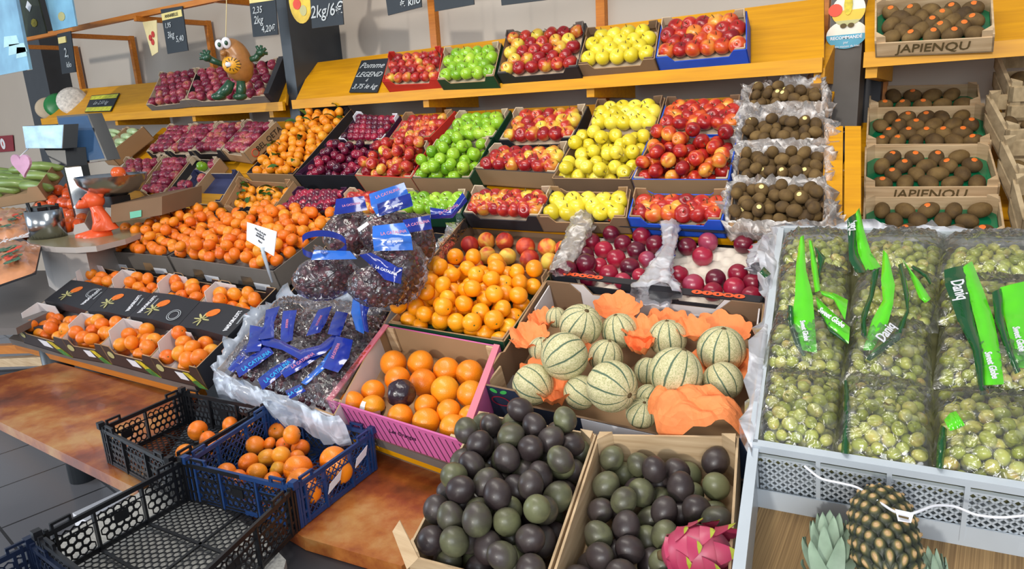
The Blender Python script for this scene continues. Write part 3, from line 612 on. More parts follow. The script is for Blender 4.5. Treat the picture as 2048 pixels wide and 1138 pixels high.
leafy(f, 105, -.06, 61, 'clementine with green leaves heaped in the long black tray', 'leafy clementines in the long black tray')
f = fr([(447, 414), (548, 416), (588, 362), (480, 356)], 'C', -.0); card_tray(f, .085, cardb, cardb, 'clementine_tray', 'small brown tray of leafy clementines below the long black one', 'tray', depth=.07)
leafy(f, 20, -.075, 62, 'clementine with leaves in the small brown tray below the long one', 'leafy clementines in the small brown tray', .5)
# ---------------------------------------------------------------- kiwis in film-lined boxes
def liner(f, mat, name, o, din=.05, up=.02, out=.06, amp=.012, seed=0, n=110, sides=None, label=None):
    """crumpled film folded over the rim all round: a sheet of its own, inside, over and down"""
    rr = np.random.RandomState(seed); b = MB(); prof = [(-.012, -din), (-.008, -din*.4), (-.004, up*.4), (.004, up), (.016, up*.3), (.022, -out*.4), (.022, -out)]
    K = len(prof); ctr = f.p(.5, .5)
    def edge(u):
        u = (u % 1)*4; k = int(u); t = u-k
        return [f.p(t, 0), f.p(1, t), f.p(1-t, 1), f.p(0, 1-t)][k], k
    nz = rr.randn(n, K); nz = sum(np.roll(nz, s, 0) for s in (-2, -1, 0, 1, 2))/2.2
    nb = rr.randn(n, K)
    vs = []; fs = []
    for i in range(n):
        p, k = edge(i/n); t = (i/n*4) % 1
        cen = {0: f.P[0]-f.P[3], 1: f.P[1]-f.P[0], 2: f.P[3]-f.P[0], 3: f.P[0]-f.P[1]}[k]; od = nrm(cen)
        for j, (a, c) in enumerate(prof):
            w = amp*(.4+.25*j)
            vs.append(p+od*(a+max(-.004, (nz[i, j]+nb[i, j]*.5)*w*.6) if a > 0 else a+abs(nz[i, j])*w*.2)+f.n*(c+(nz[i, j])*w*.7))
    for i in range(n):
        if sides and int(i/n*4) not in sides: continue
        i2 = (i+1) % n
        for j in range(K-1): fs.append((i*K+j, i2*K+j, i2*K+j+1, i*K+j+1))
    b.add(vs, fs, mat, True); x = b.build(name, o)
    if label: x['label'] = label
    return x
def cap_mesh(r, name, m, k=1):
    b = MB(); prof = [(0, r*k*1.03)]+[(r*math.sin(t), r*k*math.cos(t)*1.03) for t in (.12, .25, .36)]; b.lathe(prof, m, 12); return b.mesh(name)
ME['cap'] = cap_mesh(.0245, 'sticker', stickw); ME['capo'] = cap_mesh(.0245, 'sticker', sticker)
for k, (q, w, n) in enumerate((([(1490, 216), (1648, 210), (1643, 166), (1506, 170)], 'topmost', 30), ([(1480, 288), (1652, 286), (1650, 238), (1490, 238)], 'second', 36),
                            ([(1472, 362), (1650, 364), (1650, 304), (1480, 304)], 'third', 48), ([(1456, 446), (1648, 450), (1652, 376), (1466, 374)], 'lowest', 58))):
    f = fr(q, 'T' if k < 3 else 'C', .0); o = card_tray(f, .1 if k < 3 else .085, cardb, cardb, 'kiwi_box', f'{w} of four film-lined boxes of small kiwis', 'box', tabs=False, liner=cardb, depth=.05)
    pts = pack(f, .0205, n, -.05, 70+k, dome=.01); rr = random.Random(k); hi = max(z for p, z in pts)
    for p, z in pts:
        a = put('kiwi', ME['kiwi'], p, rndrot(rr, 3), rr.uniform(.8, .92), f'small brown kiwi in the {w} film-lined box left of the grey pillar', 'kiwi', f'kiwis in the {w} film-lined box')
        if z > hi*.45 and rr.random() < .16: put('sticker', ME['cap'], p, Vector((0, 0, 1)).rotation_difference(Vector((rr.uniform(-.3, .3), -.7, .5))).to_matrix(), .9, parent=a)['label'] = 'pale yellow sticker'
    lf = liner(f, pinkfilm, 'crumpled_liner', o, seed=k, amp=.016, up=.022, out=.05, label='crumpled clear film liner')
# ---------------------------------------------------------------- wooden kiwi crates on the right
def kiwi_crate(q, pl, desc, w, nr, nc, seed, dh=0, text=False, h=.075, full=True):
    f = fr(q, pl, dh); o = wood_tray(f, h, palewood, 'kiwi_crate', desc, 'crate', liner=greeninsert, depth=.05, lowfront=.18)
    rows(f, 'kiwil', .024, 'kiwi', w, nr, nc, -.05, 'kiwi', 'kiwi', 'kiwis in the '+w, m=.022, sc=1.12, seed=seed, flat_=True, stick=.6, stickmesh=ME['capo'], jit=.12)
    if text:
        d = nrm(f.P[1]-f.P[0]); nn = -nrm(np.cross(d, f.n)); write('JAPIENQU', f.p(.5, 0, -.042)-nrm(f.P[3]-f.P[0])*.0015, d, f.n, .05, stemb, o, bold=.0006, shear=.15, sx=1.0)
    return f
kiwi_crate([(1749, 82), (1990, 68), (1985, -12), (1750, 0)], 'S', 'wooden kiwi crate with green insert on the right high shelf', 'crate on high shelf', 5, 5, 81, dh=.0875, text=True)
kiwi_crate([(1738, 212), (1962, 206), (1957, 168), (1740, 172)], 'K', 'rearmost wooden kiwi crate with green insert in the right column', 'rearmost wooden crate', 2, 5, 82)
kiwi_crate([(1732, 284), (1984, 282), (1972, 210), (1736, 215)], 'K', 'wooden kiwi crate with green insert, second from the back', 'second wooden crate', 4, 6, 83)
kiwi_crate([(1728, 369), (2001, 367), (1978, 288), (1730, 293)], 'K', 'wooden kiwi crate with dark printed letters on its front board', 'lettered wooden crate', 4, 5, 84, text=True)
kiwi_crate([(1724, 468), (2012, 470), (2000, 392), (1728, 394)], 'K', 'frontmost wooden kiwi crate, partly behind the grape bags', 'frontmost wooden crate', 3, 5, 85)
stand2(PL['K'], -.52, .3, 2.55, 3.45, .10, 'yellow plank stand under the wooden kiwi crates', yellow, 4)
# ---------------------------------------------------------------- fruit set one by one
def placed(pts, pl, f, where, desc, kind, name, cat, group, seed, base, lift_=0, rmul=1, tilt=3.1, kinds=None):
    """pts: (px, py, radius px[, lift]); labels by row from the front and place from the left"""
    rr = random.Random(seed); L = []
    ex = nrm(f.P[1]-f.P[0]); ey = np.cross(f.n, ex)
    for t in pts:
        x, y, r = t[:3]; h = t[3] if len(t) > 3 else lift_; p = hit(x, y, lift(pl, h)); d = -(R.T@(p-EYE))[2]
        L.append([p, r*d/F*rmul, np.dot(p-f.P[0], ey), np.dot(p-f.P[0], ex)])
    L.sort(key=lambda q: q[2]); rws = []; 
    for q in L:
        if rws and q[2]-rws[-1][0][2] < q[1]*1.25: rws[-1].append(q)
        else: rws.append([q])
    out = []
    for i, rw in enumerate(rws):
        rw.sort(key=lambda q: q[3])
        for j, q in enumerate(rw):
            o = put(name, ME[rr.choice(kinds) if kinds else kind], q[0], rndrot(rr, tilt), q[1]/base, f'{desc}, {ORD[j]} from left in {ORD[i]} row from front, {where}', cat, group); out.append(o)
    return out
def zm(L, x0, y0, s=3.161): return [(x0+t[0]/s, y0+t[1]/s, t[2]/s)+tuple(t[3:]) for t in L]
# big clementine heap in two grey-fronted boxes
for q, n, w, fh in (([(171, 499), (334, 513), (492, 420), (352, 414)], 92, 'left', .0), ([(338, 514), (547, 543), (690, 432), (497, 418)], 140, 'right', .0)):
    f = fr(q, 'L', 0); o = card_tray(f, .1, cardgrey, cardblack, 'clementine_box', f'{w} grey-fronted box heaped with clementines behind the black boxes', 'box', edge=cardgrey, front=0, liner=cardgrey, depth=.03, back=.02)
    pts = pile(f, 'clem', .031, n, -.03, f'clementine in the {w} half of the big heap behind the black boxes', 'clementine', 'clementine', f'clementines heaped in the {w} grey-fronted box', 90+n, kinds=['clem'], dome=.05)
    for a in (.25, .72):
        wall(Fr([f.p(a-.06, 0, -.075), f.p(a+.06, 0, -.075), f.p(a+.06, .1, -.075), f.p(a-.06, .1, -.075)], f.n), 'front', [(0, -.02), (1, -.02), (.9, .025), (.1, .025)], .003, cardb, cardb).build('brown_tab', o)
        ws = wall(Fr([f.p(a+.06, -.01, -.085), f.p(a+.2, -.01, -.085), f.p(a+.2, .0, -.085), f.p(a+.06, .0, -.085)], f.n), 'front', [(0, -.02), (1, -.02), (1, .012), (0, .012)], .002, white, white); ws.build('white_label_strip', o)
# sign on clip
sgp = plane(525, 490, 2.62, 70); b = MB(); P = [hit(x, y, sgp) for x, y in ((493, 480), (547, 512), (553, 463), (494, 444))]; b.prism([p+sgp[1]*.0 for p in P], [p-sgp[1]*.003 for p in P], white)
sg = b.build('notice_card'); tag(sg, 'white printed notice card standing in the clementine heap on a clear clip', 'notice')
rt = P[1]-P[0]; upv = P[3]-P[0]; ctr = sum(P)/4
for i, (s, z) in enumerate((('Merci de ne pas', .3), ('toucher la', .14), ('marchandise', 0), ('Merci', -.25))): write(s, ctr+upv*z-sgp[1]*.0+nrm(np.cross(rt, upv))*.002, rt, upv, .0115, ink, sg)
b = MB(); c0 = (P[0]+P[1])/2+rt*.12; b.tube([c0+V(0, 0, .01), c0-V(0, .0, .02), c0-V(0, -.02, .13)], [.01, .008, .004], MATS['white_translucent_plastic'], 10); b.build('clip', sg)
# ---------------------------------------------------------------- printed black clementine boxes
orangeprint = flat('orange_fruit_print', '#e0701c', .5, var=.25, scale=60); leafprint = flat('pale_leaf_print', '#b7b27a', .5); yellowprint = flat('yellow_green_print', '#c9b428', .5, var=.4, scale=50); greenprint = flat('green_print', '#3f7d35', .5, var=.4, scale=50)
brownprint = flat('brown_black_print', '#33241f', .45, var=.2); silver = flat('silver_print', '#a8adb2', .5)
def poly(o, pts, m, name, n, th=.0012):
    b = MB(); b.prism(pts, [p+n*th for p in pts], m); return b.build(name, o)
def ell(c, ex, ey, n=20): return [c+ex*math.cos(6.283*k/n)+ey*math.sin(6.283*k/n) for k in range(n)]
DSC = ['first', 'second', 'third', 'fourth']
for k, q in enumerate(([(25, 651), (123, 678), (253, 536), (190, 524)], [(123, 678), (201, 690), (345, 547), (254, 536)], [(201, 690), (300, 714), (440, 560), (349, 544)], [(300, 715), (393, 736), (553, 576), (441, 560)])):
    f = fr(q, 'L'); h = .095; o = thing('clementine_box', f.p(.5, .5, -h), f'{DSC[k]} black printed clementine box from the left, with a lid band', 'box')
    for side in ('front', 'back'): wall(f, side, [(0, -h), (1, -h), (1, 0), (.84, 0), (.78, -.03), (.22, -.03), (.16, 0), (0, 0)], .005, brownprint if side == 'front' else cardblack, cardblack, cardb).build(side+'_panel', o)
    for side in ('left', 'right'): wall(f, side, [(0, -h), (1, -h), (1, 0), (0, 0)], .005, cardblack, cardw, cardb).build('side_panel', o)
    b = MB(); Q = ((0, 0), (1, 0), (1, 1), (0, 1)); b.prism([f.p(x, y, -h) for x, y in Q], [f.p(x, y, -h+.004) for x, y in Q], cardblack, cardw); b.build('base', o)
    for sx, b0 in ((.03, .06), (.03, .70), ):
        poly(o, [f.p(sx, b0, -.045), f.p(sx, b0+.22, -.045), f.p(sx, b0+.22, .02), f.p(sx, b0+.05, .025)], cardw, 'white_flap', nrm(f.P[1]-f.P[0]), .003)
        poly(o, [f.p(sx, b0+.22, -.045), f.p(sx+.3, b0+.26, -.045), f.p(sx+.3, b0+.26, .0), f.p(sx, b0+.22, .02)], cardw, 'white_flap', nrm(f.P[3]-f.P[0])*-1, .003)
    # lid band
    B0, B1 = .35, .68; b = MB(); A = [f.p(0, B0, .002), f.p(.5, B0, .012), f.p(1, B0, .002), f.p(1, B0, -.03), f.p(0, B0, -.03)]; B = [f.p(0, B1, .002), f.p(.5, B1, .012), f.p(1, B1, .002), f.p(1, B1, -.03), f.p(0, B1, -.03)]
    b.prism(A, B, cardblack); lid = b.build('lid_band', o)
    ax, bx = nrm(f.P[1]-f.P[0]), nrm(f.P[3]-f.P[0]); lf = lambda a, b_, : f.p(a, b_, .002+.02*min(a, 1-a)+.0012)
    write('NADORCOTT', lf(.86, .52) if k != 2 else lf(.14, .52), bx, -ax, .026, white, lid, bold=.0004, sx=.85)
    write('MANDARINE', lf(.95, .55) if k != 2 else lf(.25, .55), bx, -ax, .011, silver, lid)
    poly(lid, ell(lf(.45, .55), ax*.032+bx*.02, bx*.022-ax*.01), orangeprint, 'fruit_print', f.n)
    for j in range(7):
        c = lf(.42, .46); d = ax*math.cos(j*.8)+bx*math.sin(j*.8); poly(lid, ell(c+d*.025-ax*.02, d*.022, np.cross(f.n, d)*.004, 8), leafprint, 'leaf_print', f.n)
    if k in (0, 2):
        c = lf(.82, .56) if k == 0 else lf(.8, .45)
        for r0 in (.04, .03):
            pts = ell(c, ax*r0, bx*r0, 24); pin = ell(c, ax*(r0-.004), bx*(r0-.004), 24); bb = MB()
            bb.add([p+f.n*.002 for p in pts]+[p+f.n*.002 for p in pin], [(i, (i+1) % 24, 24+(i+1) % 24, 24+i) for i in range(24)], silver); bb.build('round_stamp', lid)
    # printed front
    fn_ = -nrm(np.cross(ax, f.n))*-1; fn_ = -nrm(f.P[3]-f.P[0])
    F2 = lambda a, c: f.p(a, 0, c)+fn_*.0008
    poly(o, ell(F2(.12, -.04), ax*.022, f.n*.016, 14), leafprint, 'pale_oval_print', fn_)
    poly(o, [F2(.62, -.035), F2(.74, -.035), F2(1.0, -.092), F2(.84, -.092)], yellowprint, 'diagonal_print', fn_); poly(o, [F2(.74, -.07), F2(.85, -.06), F2(1.0, -.093), F2(.84, -.093)], greenprint, 'green_print', fn_, .002)
    poly(o, [F2(.44, -.04), F2(.62, -.04), F2(.68, -.07), F2(.5, -.07)], white, 'white_label', fn_)
    for (b0, b1, w) in ((.02, .34, 'lower'), (.70, .985, 'upper')):
        sub = Fr([f.p(.03, b0), f.p(.98, b0), f.p(.98, b1), f.p(.03, b1)], f.n)
        pile(sub, 'clem', .029, 17 if w == 'lower' else 15, -.085, f'clementine in the {w} opening of the {DSC[k]} black printed box', 'clementine', 'clementine', f'clementines in the {w} opening of the {DSC[k]} black box', 200+k+int(b0*9), kinds=['clem'], side=.001)
# counter edge under them: grey strip, orange strip
def slabpx(px, pl, t, m, name, label, cat): return board(px, pl, t, m, name, label, cat)
LF = lift('L', -.1)
f = fr([(30, 672), (395, 762), (560, 600), (190, 545)], 'L', -.1)
b = MB(); Q = ((-.02, -.04), (1.0, -.04), (1, 1), (0, 1)); b.prism([f.p(x, y, -.035) for x, y in Q], [f.p(x, y, -.001) for x, y in Q], greyedge); st = tag(b.build('display_counter'), 'grey-edged sloping counter with orange strip under the black clementine boxes', 'counter')
b = MB(); Q = ((-.02, -.035), (1.0, -.035), (1, .02), (0, .02)); b.prism([f.p(x, y, -.07) for x, y in Q], [f.p(x, y, -.036) for x, y in Q], orangewood); b.build('orange_edge_strip', st)
b = MB(); Q = ((.0, .3), (1.0, .3), (1, .4), (0, .4)); b.prism([V(*f.p(x, y, -.04)[:2], 0) for x, y in Q], [f.p(x, y, -.04) for x, y in Q], cardblack); b.build('plinth', st)
# ---------------------------------------------------------------- golden clementines
f = fr([(776, 646), (1008, 684), (1102, 546), (880, 532)], 'L'); card_tray(f, .1, cardgreen, cardb, 'clementine_box', 'dark green box heaped with golden clementines behind the pink orange box', 'box', edge=cardb, front=0, liner=cardgreen, depth=.05)
pile(f, 'yclem', .032, 84, -.06, 'golden clementine heaped in the dark green box', 'golden_clementine', 'clementine', 'golden clementines in the dark green box', 333, dome=.03)
# ---------------------------------------------------------------- nectarines
f = fr([(852, 528), (1098, 546), (1150, 433), (937, 425)], 'L', .01); o = card_tray(f, .12, cardb, cardd, 'nectarine_box', 'deep brown box of nectarines lined with clear film', 'box', edge=cardb, front=.0, liner=cardd, depth=.1, tabs=False, back=0)
placed(zm([(1200, 665, 60), (1305, 640, 58), (1420, 640, 58), (1552, 675, 62), (1690, 680, 62), (1310, 730, 58), (1437, 738, 58), (1577, 755, 64), (1703, 768, 58), (1105, 768, 50), (1205, 768, 52), (1790, 690, 56), (1380, 800, 56), (1240, 800, 50)], 560, 280), 'L', f, 'brown box', 'red and yellow nectarine', 'peach', 'nectarine', 'nectarine', 'nectarines in the deep brown box', 5, .034, -.055)
liner(f, clear, 'clear_liner', o, din=.04, up=.012, out=.05, amp=.012, seed=31, sides=(1, 2, 3))
# ---------------------------------------------------------------- plum boxes
bubble = flat('orange_red_print', '#ee5a2e', .5, var=.03)
def bubbles(o, f, word, a0, a1, b_, cz, n, up, along):
    for i, ch in enumerate(word):
        c = f.p(a0+(a1-a0)*i/(len(word)-1), b_, cz)+n*.001; poly(o, ell(c, along*.017, up*.011, 16), bubble, 'bubble_print', n, .0008)
        write(ch, c+n*.0012, along, up, .019, cardblack, o, name='letter', bold=.0005)
PB = []
for q, L_, w, bl in (([(1104, 552), (1294, 575), (1350, 447), (1190, 434)], [(705, 405, 58), (895, 420, 60), (575, 455, 60), (775, 465, 58), (980, 470, 62), (655, 505, 60), (862, 510, 60), (535, 545, 62), (735, 560, 62), (545, 592, 66, .0), (930, 568, 58), (630, 605, 52), (820, 615, 64), (428, 635, 64, 0), (688, 660, 64), (485, 620, 50), (560, 690, 58), (885, 670, 52), (775, 705, 58)], 'left', True),
                 ([(1297, 583), (1520, 607), (1562, 455), (1356, 444)], [(1183, 485, 60), (1315, 457, 64), (1281, 545, 66), (1540, 470, 62), (1628, 510, 54), (1625, 605, 54), (1128, 668, 66), (1222, 728, 72), (1362, 692, 68), (1503, 658, 66), (1480, 745, 70), (1602, 715, 68), (1345, 770, 64), (1590, 795, 64)], 'right', False)):
    f = fr(q, 'L'); h = .085; o = thing('plum_box', f.p(.5, .5, -h), f'{w} black cardboard box of red plums with orange lettering', 'box')
    t = .045/f.l
    wall(f, 'front', [(0, -h), (1, -h), (1, 0), (.75, 0), (.72, -.025), (.28, -.025), (.25, 0), (0, 0)], .006, cardblack, cardblack).build('front_panel', o)
    wall(f, 'back', [(0, -h), (1, -h), (1, 0), (0, 0)], .006, cardblack, cardblack).build('back_panel', o)
    for s in ('left', 'right'): wall(f, s, [(0, -h), (1, -h), (1, -.01), (0, -.01)], .006, cardblack, cardblack).build('side_panel', o)
    for (y0, y1, nm_) in ((.86, 1.0, 'back_ledge'), (0, .07, 'front_ledge')):
        poly(o, [f.p(0, y0, 0), f.p(1, y0, 0), f.p(1, y1, 0), f.p(0, y1, 0)], cardblack, nm_, f.n, .004)
    b = MB(); Q = ((0, 0), (1, 0), (1, 1), (0, 1)); b.prism([f.p(x, y, -h) for x, y in Q], [f.p(x, y, -h+.005) for x, y in Q], cardblack); b.build('base', o)
    # white cupped insert
    nx, ny = 24, 34; b = MB(); vs = []
    for j in range(ny+1):
        for i in range(nx+1):
            a, c = .02+.96*i/nx, .05+.82*j/ny; vs.append(f.p(a, c, -.058+.008*math.sin(i/nx*6.283*5)*math.sin(j/ny*6.283*6)))
    b.add(vs, [(j*(nx+1)+i, j*(nx+1)+i+1, (j+1)*(nx+1)+i+1, (j+1)*(nx+1)+i) for j in range(ny) for i in range(nx)], pulpw, True); b.build('cupped_insert', o)
    placed(zm(L_, 1000, 340), 'L', f, f'{w} plum box', 'red plum', 'plum', 'plum', 'plum', f'plums in the {w} black box', 8, .03, -.028)
    along = nrm(f.P[1]-f.P[0]); bk = nrm(f.P[3]-f.P[0])
    bubbles(o, f, 'sweet', .25, .62, .945, .005, f.n, bk, along); bubbles(o, f, 'stems', .16 if w == 'left' else .45, .5 if w == 'left' else .82, .035, .005, f.n, bk, along)
    if w == 'left':
        c = f.p(.86, -.004, -.05); poly(o, [f.p(.74, -.004, -.065), f.p(.97, -.004, -.065), f.p(.97, -.004, -.03), f.p(.74, -.004, -.03)], white, 'white_label', -bk, .001); write('21A', f.p(.855, -.008, -.048)-bk*.002, along, f.n, .033, ink, o, bold=.0004)
        poly(o, [f.p(1.0, -.003, -h), f.p(1.02, .0, -h), f.p(1.02, 0, -.02), f.p(1.0, -.003, -.01)], redink, 'red_corner', -bk, .002)
    else: poly(o, [f.p(.3, -.004, -.08), f.p(.55, -.004, -.08), f.p(.53, -.004, -.065), f.p(.32, -.004, -.065)], white, 'white_label', -bk, .001)
    PB.append((f, o))
def rope(pts, rad, mat, name, label, cat, parent=None, seed=1, seg=22, amp=.22, group=None, n=46):
    """crumpled film gathered along a path; rad per point"""
    g = np.random.RandomState(seed); P = np.array(pts, float); t = np.linspace(0, len(P)-1, n); X = np.stack([np.interp(t, range(len(P)), P[:, k]) for k in range(3)], 1); r = np.interp(t, range(len(P)), rad)
    b = MB(); vs = []; fs = []; nz = g.randn(n, seg); nz = (nz+np.roll(nz, 1, 0)+np.roll(nz, -1, 0))/1.7; ph = g.rand()*6
    for i in range(n):
        d = nrm(X[min(i+1, n-1)]-X[max(i-1, 0)]); u = nrm(np.cross(d, V(0, 0, 1))); w = np.cross(u, d)
        for k in range(seg):
            a = 6.2832*k/seg; rr = r[i]*(1+amp*math.sin(5*a+ph+i*.15)*.6+amp*nz[i, k]*.5); vs.append(X[i]+(u*math.cos(a)+w*math.sin(a)*.55)*rr)
    for i in range(n-1):
        for k in range(seg): fs.append((i*seg+k, i*seg+(k+1) % seg, (i+1)*seg+(k+1) % seg, (i+1)*seg+k))
    b.add(vs, fs, mat, True); o = b.build(name, parent)
    if parent is None: tag(o, label, cat, group)
    else: o['label'] = label
    return o
LH = lift('L', .02)
hp = lambda *a: [hit(x, y, LH) for x, y in a]
rope(hp((1170, 400), (1165, 450), (1140, 500), (1118, 545)), [.03, .045, .035, .03], pinkfilm, 'film_liner', 'tan crumpled film flap on the left edge', '', PB[0][1], 3)
rope(hp((1340, 448), (1340, 490), (1318, 540), (1312, 590)), [.035, .02, .04, .075], milky, 'film_liner', 'milky crumpled film flap between the boxes', '', PB[0][1], 4)
rope(hp((1548, 470), (1535, 505), (1528, 540)), [.02, .05, .045], milky, 'film_liner', 'milky crumpled film flap on the right edge', '', PB[1][1], 5)
# ---------------------------------------------------------------- melons
def melon_mesh():
    m, nt, ns, ln, b = _new('melon_rind'); tc = N(nt, 'ShaderNodeTexCoord'); sx = N(nt, 'ShaderNodeSeparateXYZ'); ln.new(tc.outputs['Object'], sx.inputs[0])
    at2 = N(nt, 'ShaderNodeMath', operation='ARCTAN2'); ln.new(sx.outputs[1], at2.inputs[0]); ln.new(sx.outputs[0], at2.inputs[1])
    nz = N(nt, 'ShaderNodeTexNoise'); nz.inputs['Scale'].default_value = 25; ln.new(tc.outputs['Object'], nz.inputs[0])
    na = N(nt, 'ShaderNodeMath', operation='MULTIPLY_ADD'); na.inputs[1].default_value = .12; ln.new(nz.outputs[0], na.inputs[0]); ln.new(at2.outputs[0], na.inputs[2])
    mu = N(nt, 'ShaderNodeMath', operation='MULTIPLY'); mu.inputs[1].default_value = 10; ln.new(na.outputs[0], mu.inputs[0]); co = N(nt, 'ShaderNodeMath', operation='COSINE'); ln.new(mu.outputs[0], co.inputs[0])
    rp = ramp(nt, [(.0, (0, 0, 0)), (.88, (0, 0, 0)), (.97, (1, 1, 1))]); ln.new(co.outputs[0], rp.inputs[0])
    n2 = N(nt, 'ShaderNodeTexNoise'); n2.inputs['Scale'].default_value = 40; ln.new(tc.outputs['Object'], n2.inputs[0]); mx = N(nt, 'ShaderNodeMix', data_type='VECTOR'); mx.inputs[0].default_value = .06; ln.new(tc.outputs['Object'], mx.inputs[4]); ln.new(n2.outputs['Color'], mx.inputs[5])
    vo = N(nt, 'ShaderNodeTexVoronoi', feature='DISTANCE_TO_EDGE'); vo.inputs['Scale'].default_value = 130; ln.new(mx.outputs[1], vo.inputs[0]); vr = ramp(nt, [(.0, srgb('#d8cea6')), (.12, srgb('#c0b88a')), (.3, srgb('#a9a878'))]); ln.new(vo.outputs[0], vr.inputs[0])
    mc = N(nt, 'ShaderNodeMix', data_type='RGBA'); ln.new(rp.outputs[0], mc.inputs[0]); ln.new(vr.outputs[0], mc.inputs[6]); mc.inputs[7].default_value = srgb('#4f6650')+(1,); ln.new(mc.outputs[2], b.inputs['Base Color'])
    b.inputs['Roughness'].default_value = .6; bp = N(nt, 'ShaderNodeBump'); bp.inputs['Strength'].default_value = .5; bp.inputs['Distance'].default_value = .002; bp.invert = True; ln.new(vo.outputs[0], bp.inputs['Height']); ln.new(bp.outputs[0], b.inputs['Normal'])
    q = MB(); q.blob(V(0, 0, 0), [V(.065, 0, 0), V(0, .065, 0), V(0, 0, .063)], m, 80, 30, lambda d, th, ph: d*V(*(1-.03*math.exp(-((math.cos(10*ph)-1)**2)/.05),)*2, 1)*(1-.06*math.exp(-(th/.2)**2)-.04*math.exp(-((th-math.pi)/.2)**2)))
    return q.mesh('melon', True)
ME['melon'] = melon_mesh(); s_ = MB(); s_.lathe([(0, .0615), (.007, .061), (.009, .058)], stemb, 10); s_.tube([V(0, 0, .059), V(.002, 0, .064)], .003, stemb, 6); ME['scar'] = s_.mesh('stem_scar')
f = fr([(958, 768), (1500, 880), (1531, 606), (1092, 560)], 'L'); h = .13; mb_o = o = thing('melon_box', f.p(.5, .5, -h), 'large brown cardboard box of ribbed melons in orange tissue', 'box')
t = .007
wall(f, 'front', [(0, -h), (1, -h), (1, .0), (.93, .0), (.9, -.045), (.2, -.045), (.16, 0), (0, 0)], t, cardnavy, cardb, cardd).build('front_panel', o)
wall(f, 'back', [(0, -h), (1, -h), (1, .0), (.84, .0), (.8, -.035), (.24, -.035), (.2, 0), (0, 0)], t, cardnavy, cardw, cardd).build('back_panel', o)
wall(f, 'left', [(0, -h), (1, -h), (1, .0), (.55, 0), (.5, -.012), (.3, -.012), (.26, 0), (0, 0)], t, cardnavy, cardd, cardb).build('side_panel', o)
wall(f, 'right', [(0, -h), (1, -h), (1, .0), (0, 0)], t, cardnavy, cardd, cardb).build('side_panel', o)
b = MB(); Q = ((0, 0), (1, 0), (1, 1), (0, 1)); b.prism([f.p(x, y, -h) for x, y in Q], [f.p(x, y, -h+.005) for x, y in Q], cardb); b.build('base', o)
for (a, c) in ((0, 1), (1, 1)):
    x = lambda k: k if a == 0 else 1-k
    poly(o, [f.p(x(.012), .985, -.12), f.p(x(.18), .985, -.12), f.p(x(.18), .985, -.03), f.p(x(.13), .985, .004), f.p(x(.012), .985, .004)], cardd, 'corner_flap', -nrm(f.P[3]-f.P[0]), .006)
    poly(o, [f.p(x(.02), .97, -.12), f.p(x(.02), .72, -.12), f.p(x(.02), .72, -.01), f.p(x(.02), .97, -.01)], cardw, 'torn_white_flap', nrm(f.P[1]-f.P[0])*(1 if a == 0 else -1), .004)
    poly(o, [f.p(x(.015), .02, -.12), f.p(x(.015), .2, -.12), f.p(x(.015), .2, -.02), f.p(x(.015), .02, -.01)], palewood, 'corner_wood', nrm(f.P[1]-f.P[0])*(1 if a == 0 else -1), .006)
fn_ = -nrm(f.P[3]-f.P[0]); F2 = lambda a, c: f.p(a, 0, c)+fn_*.001; al = nrm(f.P[1]-f.P[0])
lg = flat('bright_green_print', '#3fae52', .5)
for s in (-1, 1): poly(o, ell(F2(.085+s*.022, -.012), al*.012+f.n*.003*s, f.n*.006, 10), lg, 'leaf_print', fn_)
pr = flat('dark_red_print', '#8c1f35', .5); 
bb = MB(); c = F2(.085, -.045); pts = ell(c, al*.032, f.n*.017, 20); pin = ell(c, al*.027, f.n*.013, 20); bb.add([p+fn_*.001 for p in pts+pin], [(i, (i+1) % 20, 20+(i+1) % 20, 20+i) for i in range(20)], pr); bb.build('oval_print', o)
poly(o, [F2(.42, -.046), F2(.86, -.046), F2(.86, -.125), F2(.42, -.125)], white, 'white_print_area', fn_, .001)
ML = [(545, 300, 68, -.02, 'small melon at the back left, mostly hidden'), (700, 348, 136, .03, 'pale melon lying across the others at the back left'), (945, 385, 116, -.02, 'melon at the back with its stem scar showing, left of centre'),
      (597, 545, 154, .045, 'big round pale melon on top at the left'), (450, 500, 80, -.03, 'melon hidden behind the big pale one at the left'), (400, 725, 135, -.02, 'melon in the front left corner of the box'), (858, 548, 112, -.03, 'low melon in the middle between two raised ones'),
      (1250, 430, 122, -.02, 'melon at the back centre with its stem facing up'), (1588, 502, 152, -.01, 'melon at the back right with dark ribs and stem end up'), (897, 735, 165, .045, 'big melon on top at the front centre'),
      (700, 775, 112, -.03, 'low melon behind and left of the front centre one'), (1300, 650, 168, .045, 'big melon with one broad dark rib, on top at the right'), (1130, 640, 92, -.03, 'low melon just left of the one with broad dark rib'), (1597, 705, 128, -.01, 'melon at the right edge behind the crumpled tissue'),
      (1085, 905, 100, -.045, 'low melon at the front rim beside the crumpled tissue'), (1130, 800, 80, -.045, 'low melon squeezed between the two front raised ones')]
DIRS = [(0, 0, 1), (.5, -.2, .9), (-.2, -.1, 1), (.6, .9, .4), (0, 0, 1), (-.9, .1, .4), (.2, .2, 1), (-.05, 0, 1), (.1, 0, 1), (.9, -.3, -.1), (-.8, 0, .5), (.25, .3, .95), (0, .3, 1), (-.6, .2, .8), (.3, -.2, .9), (.4, .3, .9)]
for (x, y, r, hh, l), dv in zip(ML, DIRS):
    x, y, r = 940+x/3.161, 540+y/3.161, r/3.161; p = hit(x, y, lift('L', hh)); d = -(R.T@(p-EYE))[2]; s = r*d/F/.065
    q = Vector((0, 0, 1)).rotation_difference(Vector(dv)).to_matrix()@Euler((0, 0, x)).to_matrix()
    mo = put('melon', ME['melon'], p, q, s, l, 'melon', 'melons in the orange tissue box'); put('stem_scar', ME['scar'], p, q, s, parent=mo)
